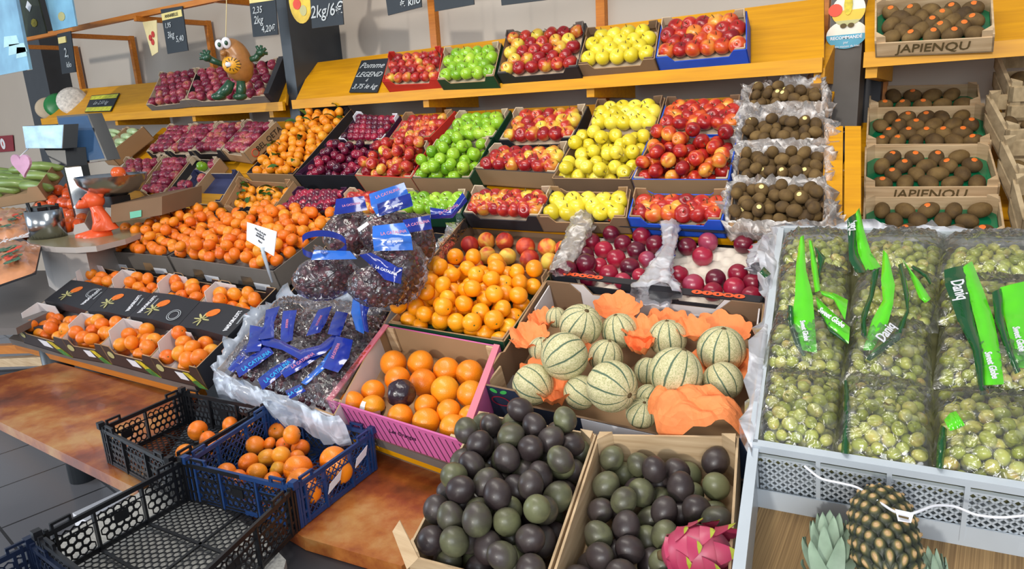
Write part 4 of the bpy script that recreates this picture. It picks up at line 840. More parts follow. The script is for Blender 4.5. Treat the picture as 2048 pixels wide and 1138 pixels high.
tissue = flat('orange_tissue', '#ef8a4e', .75, var=.06, scale=8, bump=.5, bscale=30)
def crumple(c, ex, ey, n, amp, mat, name, seed, petals=0, cup=0, parent=None, th=.0006, res=22, hang=0, freq=3.):
    """crumpled sheet round a centre; ex, ey half sizes"""
    g = np.random.RandomState(seed); K = [(g.randn(2)*freq, g.rand()*6.28, g.rand()) for _ in range(9)]; b = MB(); vs = []; fs = []; nr, ns_ = 10, 48
    for i in range(nr+1):
        for k in range(ns_):
            a = 6.2832*k/ns_; rr = i/nr*(1+(.14*abs(math.sin(petals*a/2)) if petals else .12*math.sin(3*a+seed)+.08*math.sin(7*a+seed*2))*i/nr)
            x, y = rr*math.cos(a), rr*math.sin(a); z = sum(w*abs(math.sin(x*q[0]+y*q[1]+ph)) for q, ph, w in K)/3*amp+cup*rr**2-hang*max(0, rr-.6)**2
            vs.append(c+ex*x+ey*y+n*z)
    for i in range(nr):
        for k in range(ns_): fs.append((i*ns_+k, i*ns_+(k+1) % ns_, (i+1)*ns_+(k+1) % ns_, (i+1)*ns_+k))
    b.add(vs, fs, mat, False); m0 = len(vs); b.add([v-n*th for v in vs], [q[::-1] for q in fs], mat, False); return b.build(name, parent)
L0 = PL['L']
def pxat(x, y, h): return hit(940+x/3.161, 540+y/3.161, lift('L', h))
for i, (x, y, w, hh) in enumerate(((400, 520, .075, -.02), (950, 330, .09, -.02), (1100, 470, .07, 0.0), (1090, 560, .05, 0.0), (1260, 440, .085, -.045), (1600, 470, .095, -.03), (1620, 700, .1, -.045), (480, 740, .08, -.05), (560, 870, .06, -.03), (1420, 470, .055, .005), (700, 640, .06, -.02), (480, 400, .06, -.03))):
    o2 = crumple(pxat(x, y, hh-.045), al*w*.8, nrm(f.P[3]-f.P[0])*w*.8, f.n, .025, tissue, 'orange_tissue', 40+i, petals=9, cup=.035)
    tag(o2, ('frilled orange tissue cup at the left wall of the melon box', 'frilled orange tissue behind the melons at the back', 'torn orange tissue in the middle of the melons', 'small orange tissue scrap between raised melons', 'frilled orange tissue under the back centre melon', 'frilled orange tissue round the back right melon', 'orange tissue at the right wall of the melon box',
             'orange tissue under the front left melon', 'orange tissue near the front left rim', 'orange tissue between back centre and back right melons', 'orange tissue between the two left raised melons', 'orange tissue at the back left corner')[i], 'tissue paper', 'orange tissues in the melon box')
o2 = crumple(pxat(1410, 890, .01), al*.115, nrm(f.P[3]-f.P[0])*.075, f.n, .05, tissue, 'orange_tissue', 77, hang=.25, freq=2.2); tag(o2, 'large crumpled sheet of orange tissue lying over the front rim of the melon box', 'tissue paper')
# ---------------------------------------------------------------- pink box of oranges
f = fr([(653, 800), (930, 886), (1000, 692), (769, 650)], 'L'); h = .1; o = thing('orange_box', f.p(.5, .5, -h), 'pink cardboard box of large oranges in front of the golden clementines', 'box')
wall(f, 'front', [(0, -h), (1, -h), (1, 0), (0, 0)], .006, cardmag, cardb).build('front_panel', o); wall(f, 'back', [(0, -h), (1, -h), (1, 0), (0, 0)], .006, cardmag, cardb).build('back_panel', o)
wall(f, 'left', [(0, -h), (1, -h), (1, 0), (0, 0)], .006, cardmag, cardb).build('side_panel', o); wall(f, 'right', [(0, -h), (1, -h), (1, 0), (0, 0)], .006, cardmag, cardb).build('side_panel', o)
for a, nn in ((0, 'left'), (1, 'right')):
    x0, x1 = (0, .045) if a == 0 else (.955, 1); poly(o, [f.p(x0, 0, 0), f.p(x1, 0, 0), f.p(x1, 1, 0), f.p(x0, 1, 0)], cardpink, 'pink_rim', f.n, .004)
write('La Pamperle de Viva', f.p(.02, .5, .005), f.P[3]-f.P[0], f.P[0]-f.P[1], .018, redink, o, shear=.3)
b = MB(); b.prism([f.p(x, y, -h) for x, y in Q], [f.p(x, y, -h+.005) for x, y in Q], cardb); b.build('base', o)
al = nrm(f.P[1]-f.P[0]); fb = nrm(f.P[3]-f.P[0])
for a in (0, 1):
    for c in (0, 1):
        x = lambda k: k if a == 0 else 1-k
        y = lambda k: k if c == 0 else 1-k
        poly(o, [f.p(x(.02), y(.02), -.09), f.p(x(.1), y(.02), -.09), f.p(x(.1), y(.02), .0), f.p(x(.02), y(.02), .0)], palewood, 'corner_wood', fb*(1 if c == 0 else -1), .008)
# hand hole, front print lines
poly(o, ell(f.p(.014, .52, -.035), fb*.04, f.n*.009, 16), white, 'hand_hole', al, .002)
for i in range(22):
    a = .03+i*.044; poly(o, [f.p(a, 0, -.01), f.p(a+.006, 0, -.01), f.p(a+.05, 0, -.095), f.p(a+.044, 0, -.095)], cardpurple, 'print_line', -fb, .0006)
write('Les Oranges', f.p(.55, 0, -.045)-fb*.001, al, f.n, .02, cardpurple, o, shear=.3)
OL = [(787, 727, 27, -.055), (841, 727, 27, -.055), (893, 741, 27, -.055), (939, 747, 28, -.055), (795, 758, 26, -.05), (846, 765, 28, -.05), (890, 780, 29, -.04), (941, 788, 28, -.04), (746, 783, 24, -.055), (704, 809, 27, -.045), (852, 812, 24, -.05), (800, 834, 27, -.04), (852, 843, 28, -.04), (898, 824, 26, -.045), (906, 856, 28, -.04), (941, 835, 25, -.045)]
os_ = placed(OL, 'L', f, 'pink box', 'large orange', 'orange', 'orange', 'orange', 'large oranges in the pink box', 4, .041)
wrapm = flat('dark_purple_tissue', '#2a1a26', .3, var=.3, scale=30, bump=.6, bscale=40, coat=.4)
p = hit(802, 787, lift('L', -.005)); b = MB(); r = 29*2.0/F; g = np.random.RandomState(3); b.blob(p, [V(r, 0, 0), V(0, r, 0), V(0, 0, r)], wrapm, 22, 16, lambda d, th, ph: d*(1+.05*math.sin(5*ph+3*th)*math.sin(th)+.03*math.sin(11*ph)))
tag(b.build('wrapped_orange'), 'orange fully wrapped in glossy dark purple tissue, among bare oranges', 'orange')
p = hit(745, 815, lift('L', -.04)); r = 27*1.95/F; wo = put('half_wrapped_orange', ME['orange'], p, rndrot(rnd, .3), r/.041, 'orange half wrapped in dark tissue with a white and red emblem', 'orange')
for nm_, m_, a0, a1, th0, k in (('tissue_wrap', wrapm, 0, 6.283, 1.65, 1.03), ('white_emblem', white, 4.3, 4.9, .75, 1.045), ('red_emblem', flat('pink_red_print', '#d99a9a', .5), 5.3, 6.1, 1.5, 1.05)):
    b = MB(); vs = []; nn = 24
    for i in range(13):
        th = th0+(2.9-th0)*i/12
        for j in range(nn+1):
            a = a0+(a1-a0)*j/nn; vs.append(p+r*k*V(math.sin(th)*math.cos(a), math.sin(th)*math.sin(a), math.cos(th)))
    b.add(vs, [(i*(nn+1)+j, i*(nn+1)+j+1, (i+1)*(nn+1)+j+1, (i+1)*(nn+1)+j) for i in range(12) for j in range(nn)], m_, True); b.build(nm_, wo)
# grey and yellow edge under the pink box
f2 = fr([(640, 838), (915, 935), (985, 740), (760, 690)], 'L', -.105); b = MB(); b.prism([f2.p(x, y, -.03) for x, y in ((-.2, -.0), (1.25, -.0), (1.25, 1), (-.2, 1))], [f2.p(x, y, -.001) for x, y in ((-.2, -.0), (1.25, -.0), (1.25, 1), (-.2, 1))], greyedge)
st = tag(b.build('display_counter'), 'grey-edged sloping counter with yellow strip under the pink orange box', 'counter'); b = MB(); b.prism([f2.p(x, y, -.055) for x, y in ((-.2, .01), (1.25, .01), (1.25, .08), (-.2, .08))], [f2.p(x, y, -.031) for x, y in ((-.2, .01), (1.25, .01), (1.25, .08), (-.2, .08))], yellow); b.build('yellow_edge_strip', st)
b = MB(); b.prism([f2.p(x, y, -.12) for x, y in ((-.2, .06), (1.25, .06), (1.25, .1), (-.2, .1))], [f2.p(x, y, -.056) for x, y in ((-.2, .06), (1.25, .06), (1.25, .1), (-.2, .1))], cardd); b.build('plinth', st)
# ---------------------------------------------------------------- passion fruit crates
for q, n, w, c, sd in (([(808, 1110), (1085, 1185), (1193, 868), (957, 826)], 106, 'left', -.1, 5), ([(1092, 1187), (1455, 1260), (1478, 872), (1196, 868)], 60, 'right', -.115, 6)):
    f = fr(q, 'A'); o = wood_tray(f, .125, palewood, 'passion_fruit_crate', f'{w} pale wooden crate of passion fruit', 'crate', lowfront=0, posth=.012, t=.005)
    pts = pile(f, 'passion', .0295, n, c, f'dark purple-green passion fruit in the {w} pale wooden crate', 'passion_fruit', 'passion fruit', f'passion fruit in the {w} wooden crate', sd, sc=1.08, tilt=.9, kinds=['passion'], dome=.03, jits=.08)
    if w == 'left':
        P_ = [hit(x, y, plane(800, 1080, 1.36, 60)) for x, y in ((786, 1062), (800, 1040), (838, 1115), (815, 1138))]; poly(o, P_, palewood, 'loose_corner_flap', V(.3, -.9, .3), .003)
    b = MB(); b.prism([f.p(x, y, -.13) for x, y in Q], [f.p(x, y, -.126) for x, y in Q], cardb); fp = f
# dragon fruit
pk = fruitmat('dragon_fruit_skin', [(.2, '#8e1f42'), (.5, '#b03458'), (.8, '#c25a70')], 12, .4, .2, .1); pt = flat('dragon_fruit_tip', '#9fa52c', .5, var=.2)
p = hit(1392, 1105, lift('A', .0)); d = -(R.T@(p-EYE))[2]; r = 62*d/F; ax = nrm(V(.9, .25, .25)); ay = nrm(np.cross(V(0, 0, 1), ax)); az = np.cross(ax, ay)
b = MB(); b.blob(p, [ax*r*1.12, ay*r*.85, az*r*.85], pk, 28, 18); dz = tag(b.build('dragon_fruit'), 'pink dragon fruit with green-tipped scales lying on the right passion fruit crate', 'dragon fruit')
g = random.Random(2); k = 0
for t in (-.75, -.4, -.05, .3, .65):
    for j in range(5):
        a = j*1.2566+t*2.2; s = math.sqrt(max(.05, 1-t*t)); base = p+ax*t*r*1.12+(ay*math.cos(a)+az*math.sin(a))*r*.85*s*.97; out = nrm(ay*math.cos(a)+az*math.sin(a)+ax*t*.6); side = np.cross(ax, out); L_ = r*(.62 if t < .5 else .8)
        b = MB(); vs = []; fs = []; nn = 6
        for i in range(nn+1):
            u = i/nn; w = r*.4*(1-u)**.6; c = base+ax*L_*u*.8+out*(L_*.2*u**1.8+.004); vs += [c-side*w-out*.004*(1-u), c+out*.002, c+side*w-out*.004*(1-u)]
        for i in range(nn): fs += [(3*i, 3*i+1, 3*i+4, 3*i+3), (3*i+1, 3*i+2, 3*i+5, 3*i+4)]
        b.add(vs, fs[:8], pk, True); b.add(vs, fs[8:], pt, True); b.add([v-out*.0015 for v in vs], [q_[::-1] for q_ in fs], pk, True); x = b.build('scale', dz); x['label'] = 'pink scale with green tip'
b = MB(); b.tube([p-ax*r*1.08, p-ax*r*1.25], [.012, .008], stemb, 8); b.build('stem_end', dz)
# ---------------------------------------------------------------- plastic crates
def hexpanel(b, o, eu, ev, W_, H_, nn, m, s=.011, hole=.74, th=.002, hexr=6, shear=0):
    """perforated sheet: o corner, eu/ev unit directions"""
    dx, dy = s*math.sqrt(3), s*1.5; nj = int(H_/dy); ni = int(W_/dx); sxx = W_/(ni+.5)/dx if ni else 1; syy = H_/(nj+.33)/dy if nj else 1
    for j in range(nj):
        for i in range(ni):
            cx = (i+.5+.5*(j % 2))*dx*sxx; cy = (j+.67)*dy*syy; po = []; pi = []
            for k in range(6):
                a = math.pi/6+k*math.pi/3; po.append((cx+s*sxx*math.cos(a), cy+s*syy*math.sin(a))); pi.append((cx+s*hole*math.cos(a), cy+s*hole*math.sin(a)))
            P3 = [o+eu*x+ev*y for x, y in po+pi]; Q3 = [p+nn*th for p in P3]
            fs = [(k, (k+1) % 6, 6+(k+1) % 6, 6+k) for k in range(6)]+[(12+k, 18+k, 18+(k+1) % 6, 12+(k+1) % 6) for k in range(6)]+[(6+k, 6+(k+1) % 6, 18+(k+1) % 6, 18+k) for k in range(6)]
            b.add(P3+Q3, fs, m)
def diapanel(b, o, eu, ev, W_, H_, nn, m, s=.022, w=.0028, th=.002):
    n = int((W_+H_)/s)+1
    for k in range(-1, n+1):
        for sg in (1, -1):
            x0 = k*s; P = []
            a, c = (x0, 0), (x0-H_, H_)
            if sg < 0: a, c = (W_-x0, 0), (W_-x0+H_, H_)
            # clip to 0..W
            def clip(p, q):
                (x1, y1), (x2, y2) = p, q; t0, t1 = 0, 1; dx = x2-x1
                for lim, sn in ((0, 1), (W_, -1)):
                    d1, d2 = sn*(x1-lim), sn*(x2-lim)
                    if d1 < 0 and d2 < 0: return None
                    if d1 < 0: t0 = max(t0, d1/(d1-d2))
                    if d2 < 0: t1 = min(t1, d1/(d1-d2))
                return ((x1+dx*t0, y1+(y2-y1)*t0), (x1+dx*t1, y1+(y2-y1)*t1)) if t1 > t0+1e-3 else None
            r = clip(a, c)
            if not r: continue
            A, B = [o+eu*x+ev*y for x, y in r]; d = nrm(B-A); u = np.cross(d, nn)*w/2
            b.hexa([A-u, A+u, B+u, B-u, A-u+nn*th, A+u+nn*th, B+u+nn*th, B-u+nn*th], m)
def beam(b, A, B, w, h, up, m):
    d = nrm(B-A); u = nrm(np.cross(d, up))*w/2; v = nrm(np.cross(u, d))*h/2
    b.hexa([A-u-v, A+u-v, A+u+v, A-u+v, B-u-v, B+u-v, B+u+v, B-u+v], m)
def plastic_crate(f, h, m, label, pat='hex', name='plastic_crate', s=.0115, floor_s=.0125, rims=True, sides='front back left right', holes=True, group=None):
    o = thing(name, f.p(.5, .5, -h), label, 'crate', group); n = f.n; C = [f.p(0, 0), f.p(1, 0), f.p(1, 1), f.p(0, 1)]; S = dict(front=(0, 1), right=(1, 2), back=(2, 3), left=(3, 0)); ctr = f.p(.5, .5)
    for sd in sides.split():
        i, j = S[sd]; A, B = C[i], C[j]; eu = nrm(B-A); L_ = np.linalg.norm(B-A); inn = nrm(np.cross(n, eu)); 
        if np.dot(ctr-A, inn) < 0: inn = -inn
        b = MB(); k = 3 if L_ > .3 else 2; sg = L_/k
        for q in range(k+1):
            P = A+eu*min(max(q*sg, .008), L_-.008); beam(b, P-n*h, P-n*.004, .012, .006, eu, m)
        beam(b, A, B, .008, .012, n, m); beam(b, A-n*(h-.006), B-n*(h-.006), .006, .014, n, m); beam(b, A-n*.03, B-n*.03, .003, .003, n, m)
        for q in range(k):
            o0 = A+eu*(q*sg+.008)-n*(h-.012)
            if pat == 'hex': hexpanel(b, o0, eu, n, sg-.016, h-.024, inn, m, s)
            else: diapanel(b, o0, eu, n, sg-.016, h-.024, inn, m)
            if pat == 'hex' and q == 1: 
                c = A+eu*(q*sg+sg/2)-n*h*.45+inn*.003; beam(b, c-eu*.018, c+eu*.018, .004, .024, n, m)
        # handle loops
        for q in (.14, .86):
            P = A+eu*L_*q; beam(b, P-eu*.02, P-eu*.02+n*.018, .006, .006, eu, m); beam(b, P+eu*.02, P+eu*.02+n*.018, .006, .006, eu, m); beam(b, P-eu*.023+n*.018, P+eu*.023+n*.018, .006, .006, n, m)
        b.build(sd+'_wall', o)
    for i in range(4):
        P = C[i]; inw = nrm(ctr-P); e1 = nrm(C[(i+1) % 4]-P); e2 = nrm(C[i-1]-P); b = MB()
        for e in (e1, e2):
            for t in (.004, .018, .034): beam(b, P+e*t-n*h, P+e*t+n*(.012 if t < .03 else .0), .01, .007, e, m)
            beam(b, P-n*.035, P+e*.036-n*.035, .008, .006, n, m); beam(b, P-n*h*.7, P+e*.036-n*h*.7, .008, .006, n, m)
        b.box(P+n*.012, .018, .018, .02, m, e1, nrm(e2-e1*np.dot(e1, e2)), n); b.build('corner_post', o)
    b = MB(); eu = nrm(C[1]-C[0]); ev = nrm(np.cross(n, eu)); W_, H_ = f.w, f.l
    # floor follows the frame's own slant
    dx, dy = floor_s*math.sqrt(3), floor_s*1.5; ni, nj = int(W_/dx), int(H_/dy)
    for j in range(nj):
        for i in range(ni):
            cx, cy = (i+.5+.5*(j % 2))/(ni+.5), (j+.67)/(nj+.33); P3 = []
            for rr in (1.0, .82):
                for k in range(6):
                    a = math.pi/6+k*math.pi/3; P3.append(f.p(min(1, max(0, cx+rr*math.cos(a)/math.sqrt(3)/(ni+.5))), min(1, max(0, cy+rr*math.sin(a)/1.5/(nj+.33))), -h+.004))
            b.add(P3+[p-n*.002 for p in P3], [(k, (k+1) % 6, 6+(k+1) % 6, 6+k) for k in range(6)]+[(12+k, 18+k, 18+(k+1) % 6, 12+(k+1) % 6) for k in range(6)]+[(6+k, 6+(k+1) % 6, 18+(k+1) % 6, 18+k) for k in range(6)], m)
    for x in (0, .33, .66, 1): beam(b, f.p(x, 0, -h+.003), f.p(x, 1, -h+.003), .008, .005, n, m)
    for y in (0, .5, 1): beam(b, f.p(0, y, -h+.003), f.p(1, y, -h+.003), .008, .005, n, m)
    b.build('base', o); return o
fA = fr([(340, 928), (530, 817), (365, 787), (203, 858)], 'B', 0); plastic_crate(fA, .108, blackpl, 'black plastic crate with honeycomb holes holding a few clementines')
fB = fr([(298, 1252), (588, 978), (366, 927), (76, 1078)], 'B', .001); plastic_crate(fB, .108, blackpl, 'large empty black plastic crate with honeycomb holes in the foreground')
fC = fr([(588, 978), (745, 867), (540, 817), (372, 927)], 'B', .002); bc = plastic_crate(fC, .108, bluepl, 'dark blue plastic crate with lattice walls holding clementines and oranges', pat='dia')
fD = fr([(150, 1400), (290, 1262), (60, 1092), (-120, 1180)], 'B', -.03); plastic_crate(fD, .1, navypl, 'navy plastic crate at the bottom left corner, mostly out of sight')
CL = zm([(1250, 262, 64), (1313, 322, 58), (1455, 230, 56), (1522, 262, 58), (1430, 305, 56), (1345, 372, 50), (1170, 405, 58), (1580, 245, 45)], 0, 778)
placed(CL, zplane(BENCH+.045), fA, 'black crate', 'clementine', 'clem', 'clementine', 'clementine', 'clementines in the black crate', 3, .03)
BLs = zm([(350, 355, 62), (490, 268, 58), (580, 290, 62, .05), (440, 345, 42), (635, 375, 60), (305, 465, 66), (425, 435, 62), (512, 418, 60, .03), (360, 530, 66), (492, 508, 56), (528, 352, 48), (612, 440, 55), (165, 527, 62), (245, 565, 58), (460, 590, 68)], 400, 778)
placed(BLs, zplane(BENCH+.045), fC, 'blue crate', 'clementine', 'clem', 'clementine', 'clementine', 'clementines in the blue crate', 4, .03)
for (x, y, r), l in zip(((620, 505, 92), (640, 592, 94), (690, 655, 78), (845, 448, 88), (880, 520, 86)), ('large orange in the blue crate, rearmost of three beside the clementines', 'large orange in the blue crate, middle one of three beside the clementines', 'large orange half hidden by the near rim of the blue crate', 'large orange on its own at the back right of the blue crate', 'large orange behind the labelled right wall of the blue crate')):
    p = hit(400+x/3.161, 778+y/3.161, zplane(BENCH+.055)); d = -(R.T@(p-EYE))[2]; put('orange', ME['orange'], p, rndrot(rnd, .5), r/3.161*d/F/.041, l, 'orange', 'oranges in the blue crate')
eu = nrm(fC.P[1]-fC.P[0]); nn = nrm(np.cross(eu, V(0, 0, 1))); 
for a, s, w_ in ((.42, -.05, .018), (.78, -.035, .02)):
    c = fC.p(a, 0, s)+nn*.009; poly(bc, [c-eu*.03-V(0, 0, .02), c+eu*.02-V(0, 0, .005), c+eu*.03+V(0, 0, w_), c-eu*.02+V(0, 0, w_*.2)], white, 'torn_paper_label', nn, .001)
# bench body under the crates
tag(board([(75, 1098), (340, 945), (620, 1085), (800, 1145), (700, 1400), (100, 1400)], zplane(.585), .5, cardblack, 'base_cabinet', 'x', 'x'), 'dark base cabinet under the brown bench and the crates', 'cabinet')
tag(board([(66, 1106), (335, 952), (520, 1066), (572, 1120), (520, 1330), (100, 1330)], zplane(.612), .02, flat('speckled_stone', '#a3a29e', .6, var=.3, scale=160), 'stone_slab', 'x', 'x'), 'speckled pale stone slab below the empty black crate, bottom of the photo', 'slab')
b = MB(); p = hit(222, 1010, zplane(.14)); b.box((p[0], p[1], .07), .16, .22, .14, white); tag(b.build('plinth_block'), 'small white block on the tiled floor beside the brown bench', 'block')
# ---------------------------------------------------------------- bench legs / table at the left
graytab = flat('grey_table_top', '#6f6a68', .45, var=.08, scale=6)
TZ = .80
tag(board([(-160, 545), (150, 540), (230, 560), (60, 642), (32, 656), (-160, 660)], zplane(TZ), .03, graytab, 'grey_table', 'x', 'x'), 'grey table top at the far left beside the black clementine boxes', 'table')
p = hit(28, 660, zplane(TZ-.03)); b = MB(); b.tube([V(p[0]+.05, p[1]+.12, TZ-.03), V(p[0]+.05, p[1]+.12, 0)], .06, postm, 18); tag(b.build('table_leg_post'), 'dark round steel post under the left grey table', 'post')
for k in range(3):
    b = MB(); A = hit(-60, 700+k*26, yplane(1.5)); B = hit(200, 690+k*26, yplane(1.5)); beam(b, A, B, .05, .05, V(0, 0, 1), (orangewood, palewood, cardblack)[k]); tag(b.build('low_rail'), ('orange wooden rail low behind the round table post', 'pale wooden rail low behind the round table post', 'dark rail lowest behind the round table post')[k], 'rail')
# ---------------------------------------------------------------- round-ended counter with the scale
CZ = 1.05; CP = zplane(CZ); laminp = flat('pale_grey_laminate', '#b5ada8', .5, var=.06, scale=9); oliv = flat('olive_counter_top', '#8a8262', .3, var=.08, scale=8, coat=.2)
ctr_o = thing('counter', hit(130, 485, zplane(.8)), 'pale round-ended counter carrying the weighing scale', 'counter')
pts = [hit(x, y, CP) for x, y in ((54, 480), (58, 468), (78, 459), (120, 453), (330, 425), (350, 440), (250, 478), (192, 492), (150, 495), (110, 494), (75, 490), (60, 486))]
b = MB(); b.prism([p-V(0, 0, .028) for p in pts], pts, laminp, oliv); b.build('worktop', ctr_o)
pts = [hit(x, y, zplane(CZ-.03)) for x, y in ((80, 492), (90, 480), (150, 472), (260, 462), (240, 480), (172, 503), (130, 503), (95, 500))]
b = MB(); b.prism([V(p[0], p[1], TZ) for p in pts], pts, laminp); b.build('counter_body', ctr_o)
def cat_(x, y, z): return hit(x, y, zplane(z))
# steel cup with pens
p = cat_(98, 474, CZ); d = -(R.T@(p-EYE))[2]; r = 33*d/F; cp = thing('steel_cup', p, 'brushed steel cup of black pens on the left end of the counter', 'cup')
b = MB(); b.lathe([(0, .002), (r, .002), (r, .15), (r*.96, .15), (r*.96, .01), (0, .01)], steel, 28, p); b.build('cup_body', cp)
for k in range(4):
    b = MB(); a = k*1.5; b.tube([p+V(math.cos(a)*r*.5, math.sin(a)*r*.5, .01), p+V(math.cos(a)*r*.75+.01, math.sin(a)*r*.75, .165+.01*k)], .009, blackpl, 8); tag(b.build('pen'), 'black pen standing in the brushed steel cup', 'pen', 'black pens in the steel cup')
b = MB(); b.box(p+V(0, 0, .158), r*1.5, r*1.2, .02, blackpl); b.build('black_lid', cp)
# scale: column, heads, bowl, body
p0 = cat_(158, 462, CZ); q0 = hit(128, 335, yplane(p0[1]+.02)); sc_ = thing('weighing_scale', p0, 'shop weighing scale with chrome column, two display heads and steel bowl', 'scale')
b = MB(); d = -(R.T@(p0-EYE))[2]; w = 46*d/F; u = nrm(V(1, -.35, 0)); v = nrm(V(.35, 1, 0))
A = p0-u*w*.5; B = q0-u*w*.5; b.hexa([A, A+u*w, A+u*w+v*w*.6, A+v*w*.6, B, B+u*w*.85, B+u*w*.85+v*w*.6, B+v*w*.6], steel); b.build('column', sc_)
b = MB(); b.hexa([x-v*.004 for x in (A+u*w*.35, A+u*w*.55, A+u*w*.55+v*.003, A+u*w*.35+v*.003)]+[x-v*.004 for x in (B+u*w*.35, B+u*w*.5, B+u*w*.5+v*.003, B+u*w*.35+v*.003)], blackpl); b.build('dark_slot', sc_)
screen = flat('screen_painted_reflection', '#3f5f86', .08, coat=1, var=.3, scale=5); lcd = flat('pale_lit_display', '#a9cdf2', .15, var=.35, scale=14, emit=.35)  # operator screen is dark; its bluish reflections are painted into the base colour
def head(Q, dpt, th, m, mi_, name, dir_=V(.3, 1, 0), ins=.08):
    P = [at(x, y, dd) for (x, y), dd in zip(Q, dpt)]; b = MB(); dv = nrm(dir_); c = sum(P)/4
    b.prism(P, [p+dv*th for p in P], m); o = b.build(name, sc_); b = MB(); I = [c+(p-c)*(1-ins)-dv*.003 for p in P]; b.prism(I, [p+dv*.003 for p in I], mi_); b.build('screen', o); return o
D0 = d
head([(113, 232), (176, 227), (214, 320), (133, 331)], [D0]*4, .07, darkpl, screen, 'operator_head')
head([(45, 252), (128, 249), (125, 297), (52, 297)], [D0-.12]*4, .07, darkpl, lcd, 'customer_head', ins=.03)
P = [at(x, y, D0-.08) for x, y in ((88, 297), (130, 297), (134, 333), (104, 326))]; b = MB(); b.prism(P, [p+V(.02, .1, 0) for p in P], darkpl); b.build('head_bracket', sc_)
p = cat_(232, 470, CZ); bd = [at(x, y, 3.75) for x, y in ((222, 446), (324, 430), (324, 393), (222, 410))]; b = MB(); b.prism(bd, [q+V(-.1, .3, .02) for q in bd], cardd, cardd); bo = b.build('scale_body', sc_)
tl = [at(x, y, 3.745) for x, y in ((261, 437), (283, 433), (283, 420), (260, 424))]; poly(bo, tl, flat('teal_label', '#2fa98a', .4), 'teal_label', V(.3, -.9, 0), .002)
p = at(222, 350, 3.8); d = 3.8; r = 66*d/F; b = MB(); b.lathe([(r, 0), (r*.93, -.04), (r*.7, -.085), (r*.35, -.11), (0, -.115), (0, -.11), (r*.34, -.105), (r*.68, -.08), (r*.91, -.038), (r*.98, .0), (r, 0)], steel, 40, p); b.build('bowl', sc_)
b = MB(); b.box(p-V(0, 0, .14), .12, .1, .06, blackpl); b.build('bowl_support', sc_)
put('tomato', plum_mesh('tomato', fruitmat('tomato_skin', [(.2, '#d84a14'), (.7, '#ee6a22')], 6, .3, .3, .3), .035), p+V(-.12, .1, .0), None, 1.1, 'orange-red tomato showing just above the steel scale bowl', 'tomato')
TOM = bpy.data.objects['tomato'].data; ME['tomato'] = TOM
# orange fox figurine
foxm = flat('orange_vinyl', '#e85a28', .4, var=.06, scale=30, coat=.15)
p = cat_(205, 470, CZ); d = -(R.T@(p-EYE))[2]; k = d/F; rx = R[:, 0]; up = V(0, 0, 1); fx = thing('fox_figurine', p, 'orange vinyl seated fox figurine on the counter front edge', 'figurine'); toV = nrm(V(.45, -.9, 0))
def pp(dx, dy, f_=0): return p+rx*dx*k+up*dy*k+toV*f_
b = MB(); b.tube([pp(5, -2), pp(8, 12), pp(5, 30), pp(1, 45), pp(-1, 56), pp(0, 66)], [24*k, 25*k, 17*k, 13*k, 12*k, 9*k], foxm, 20)
b.blob(pp(-3, 70), [rx*19*k, up*17*k, toV*16*k], foxm, 20, 12)
b.tube([pp(-12, 68, .01), pp(-24, 62, .02), pp(-34, 57, .02)], [13*k, 9*k, 4*k], foxm, 14)
b.tube([pp(12, 5), pp(-5, 2, .03), pp(-24, 0, .05), pp(-38, -1, .05)], [14*k, 13*k, 9*k, 6*k], foxm, 14); b.tube([pp(16, 2), pp(0, -2, .06), pp(-16, -4, .08)], [14*k, 12*k, 8*k], foxm, 14)
b.tube([pp(2, 45, .02), pp(8, 32, .035), pp(6, 20, .04)], [6*k, 6*k, 4*k], foxm, 12); b.build('body', fx)
for s in (-1, 1):
    b = MB(); b.blob(pp(3+s*9, 84), [rx*7*k, up*10*k, toV*4*k], foxm, 14, 8); b.build('ear', fx)
b = MB(); b.blob(pp(-36, 57, .02), [rx*4*k, up*4*k, toV*4*k], white, 10, 8); b.build('nose', fx); b = MB(); b.blob(pp(-17, 74, .045), [rx*2*k, up*2*k, toV*2*k], ink, 8, 6); b.build('eye', fx)
# ---------------------------------------------------------------- things left of the counter
LM = plane(90, 405, 4.35, 22); LR = plane(40, 530, 3.35, 18)
f = fr([(20, 480), (170, 445), (205, 352), (90, 372)], LM); card_tray(f, .1, cardw, cardw, 'tomato_box', 'pale box of orange tomatoes behind the steel cup and scale column', 'box', liner=cardw, depth=.06, tabs=False)
pile(f, 'tomato', .038, 46, -.06, 'orange-red tomato in the pale box behind the steel cup', 'tomato', 'tomato', 'tomatoes in the pale box behind the cup', 5, sc=1.05, kinds=['tomato'])
cuc = fruitmat('cucumber_skin', [(.2, '#5d7a30'), (.7, '#93a75a')], 9, .4, .3); b = MB(); b.tube([V(-.13, 0, 0), V(-.1, 0, 0), V(0, 0, .006), V(.1, 0, 0), V(.13, 0, 0)], [.006, .024, .027, .024, .008], cuc, 12); ME['cuc'] = b.mesh('courgette')
f = fr([(-60, 395), (75, 372), (110, 325), (-20, 335)], LM, .1); card_tray(f, .1, cardb, cardb, 'vegetable_box', 'brown box of green courgettes at the far left behind the scale', 'box', liner=cardb, depth=.06, tabs=False)
for i in range(12):
    a, c = (i % 4)*.25+.14, (i//4)*.3+.18; put('courgette', ME['cuc'], f.p(a, c, -.03+.02*(i % 3)), Euler((0, .1, .3+.15*(i % 3))), 1.1, f'green courgette, {ORD[i % 4]} from left in {ORD[i//4]} row from front, far left box', 'courgette', 'courgettes in the far left box')
rosa = flat('printed_bag_orange', '#c98a62', .3, var=.45, scale=9, coat=.4); rosag = flat('printed_bag_leaves', '#3f6b4a', .35, var=.8, scale=40)
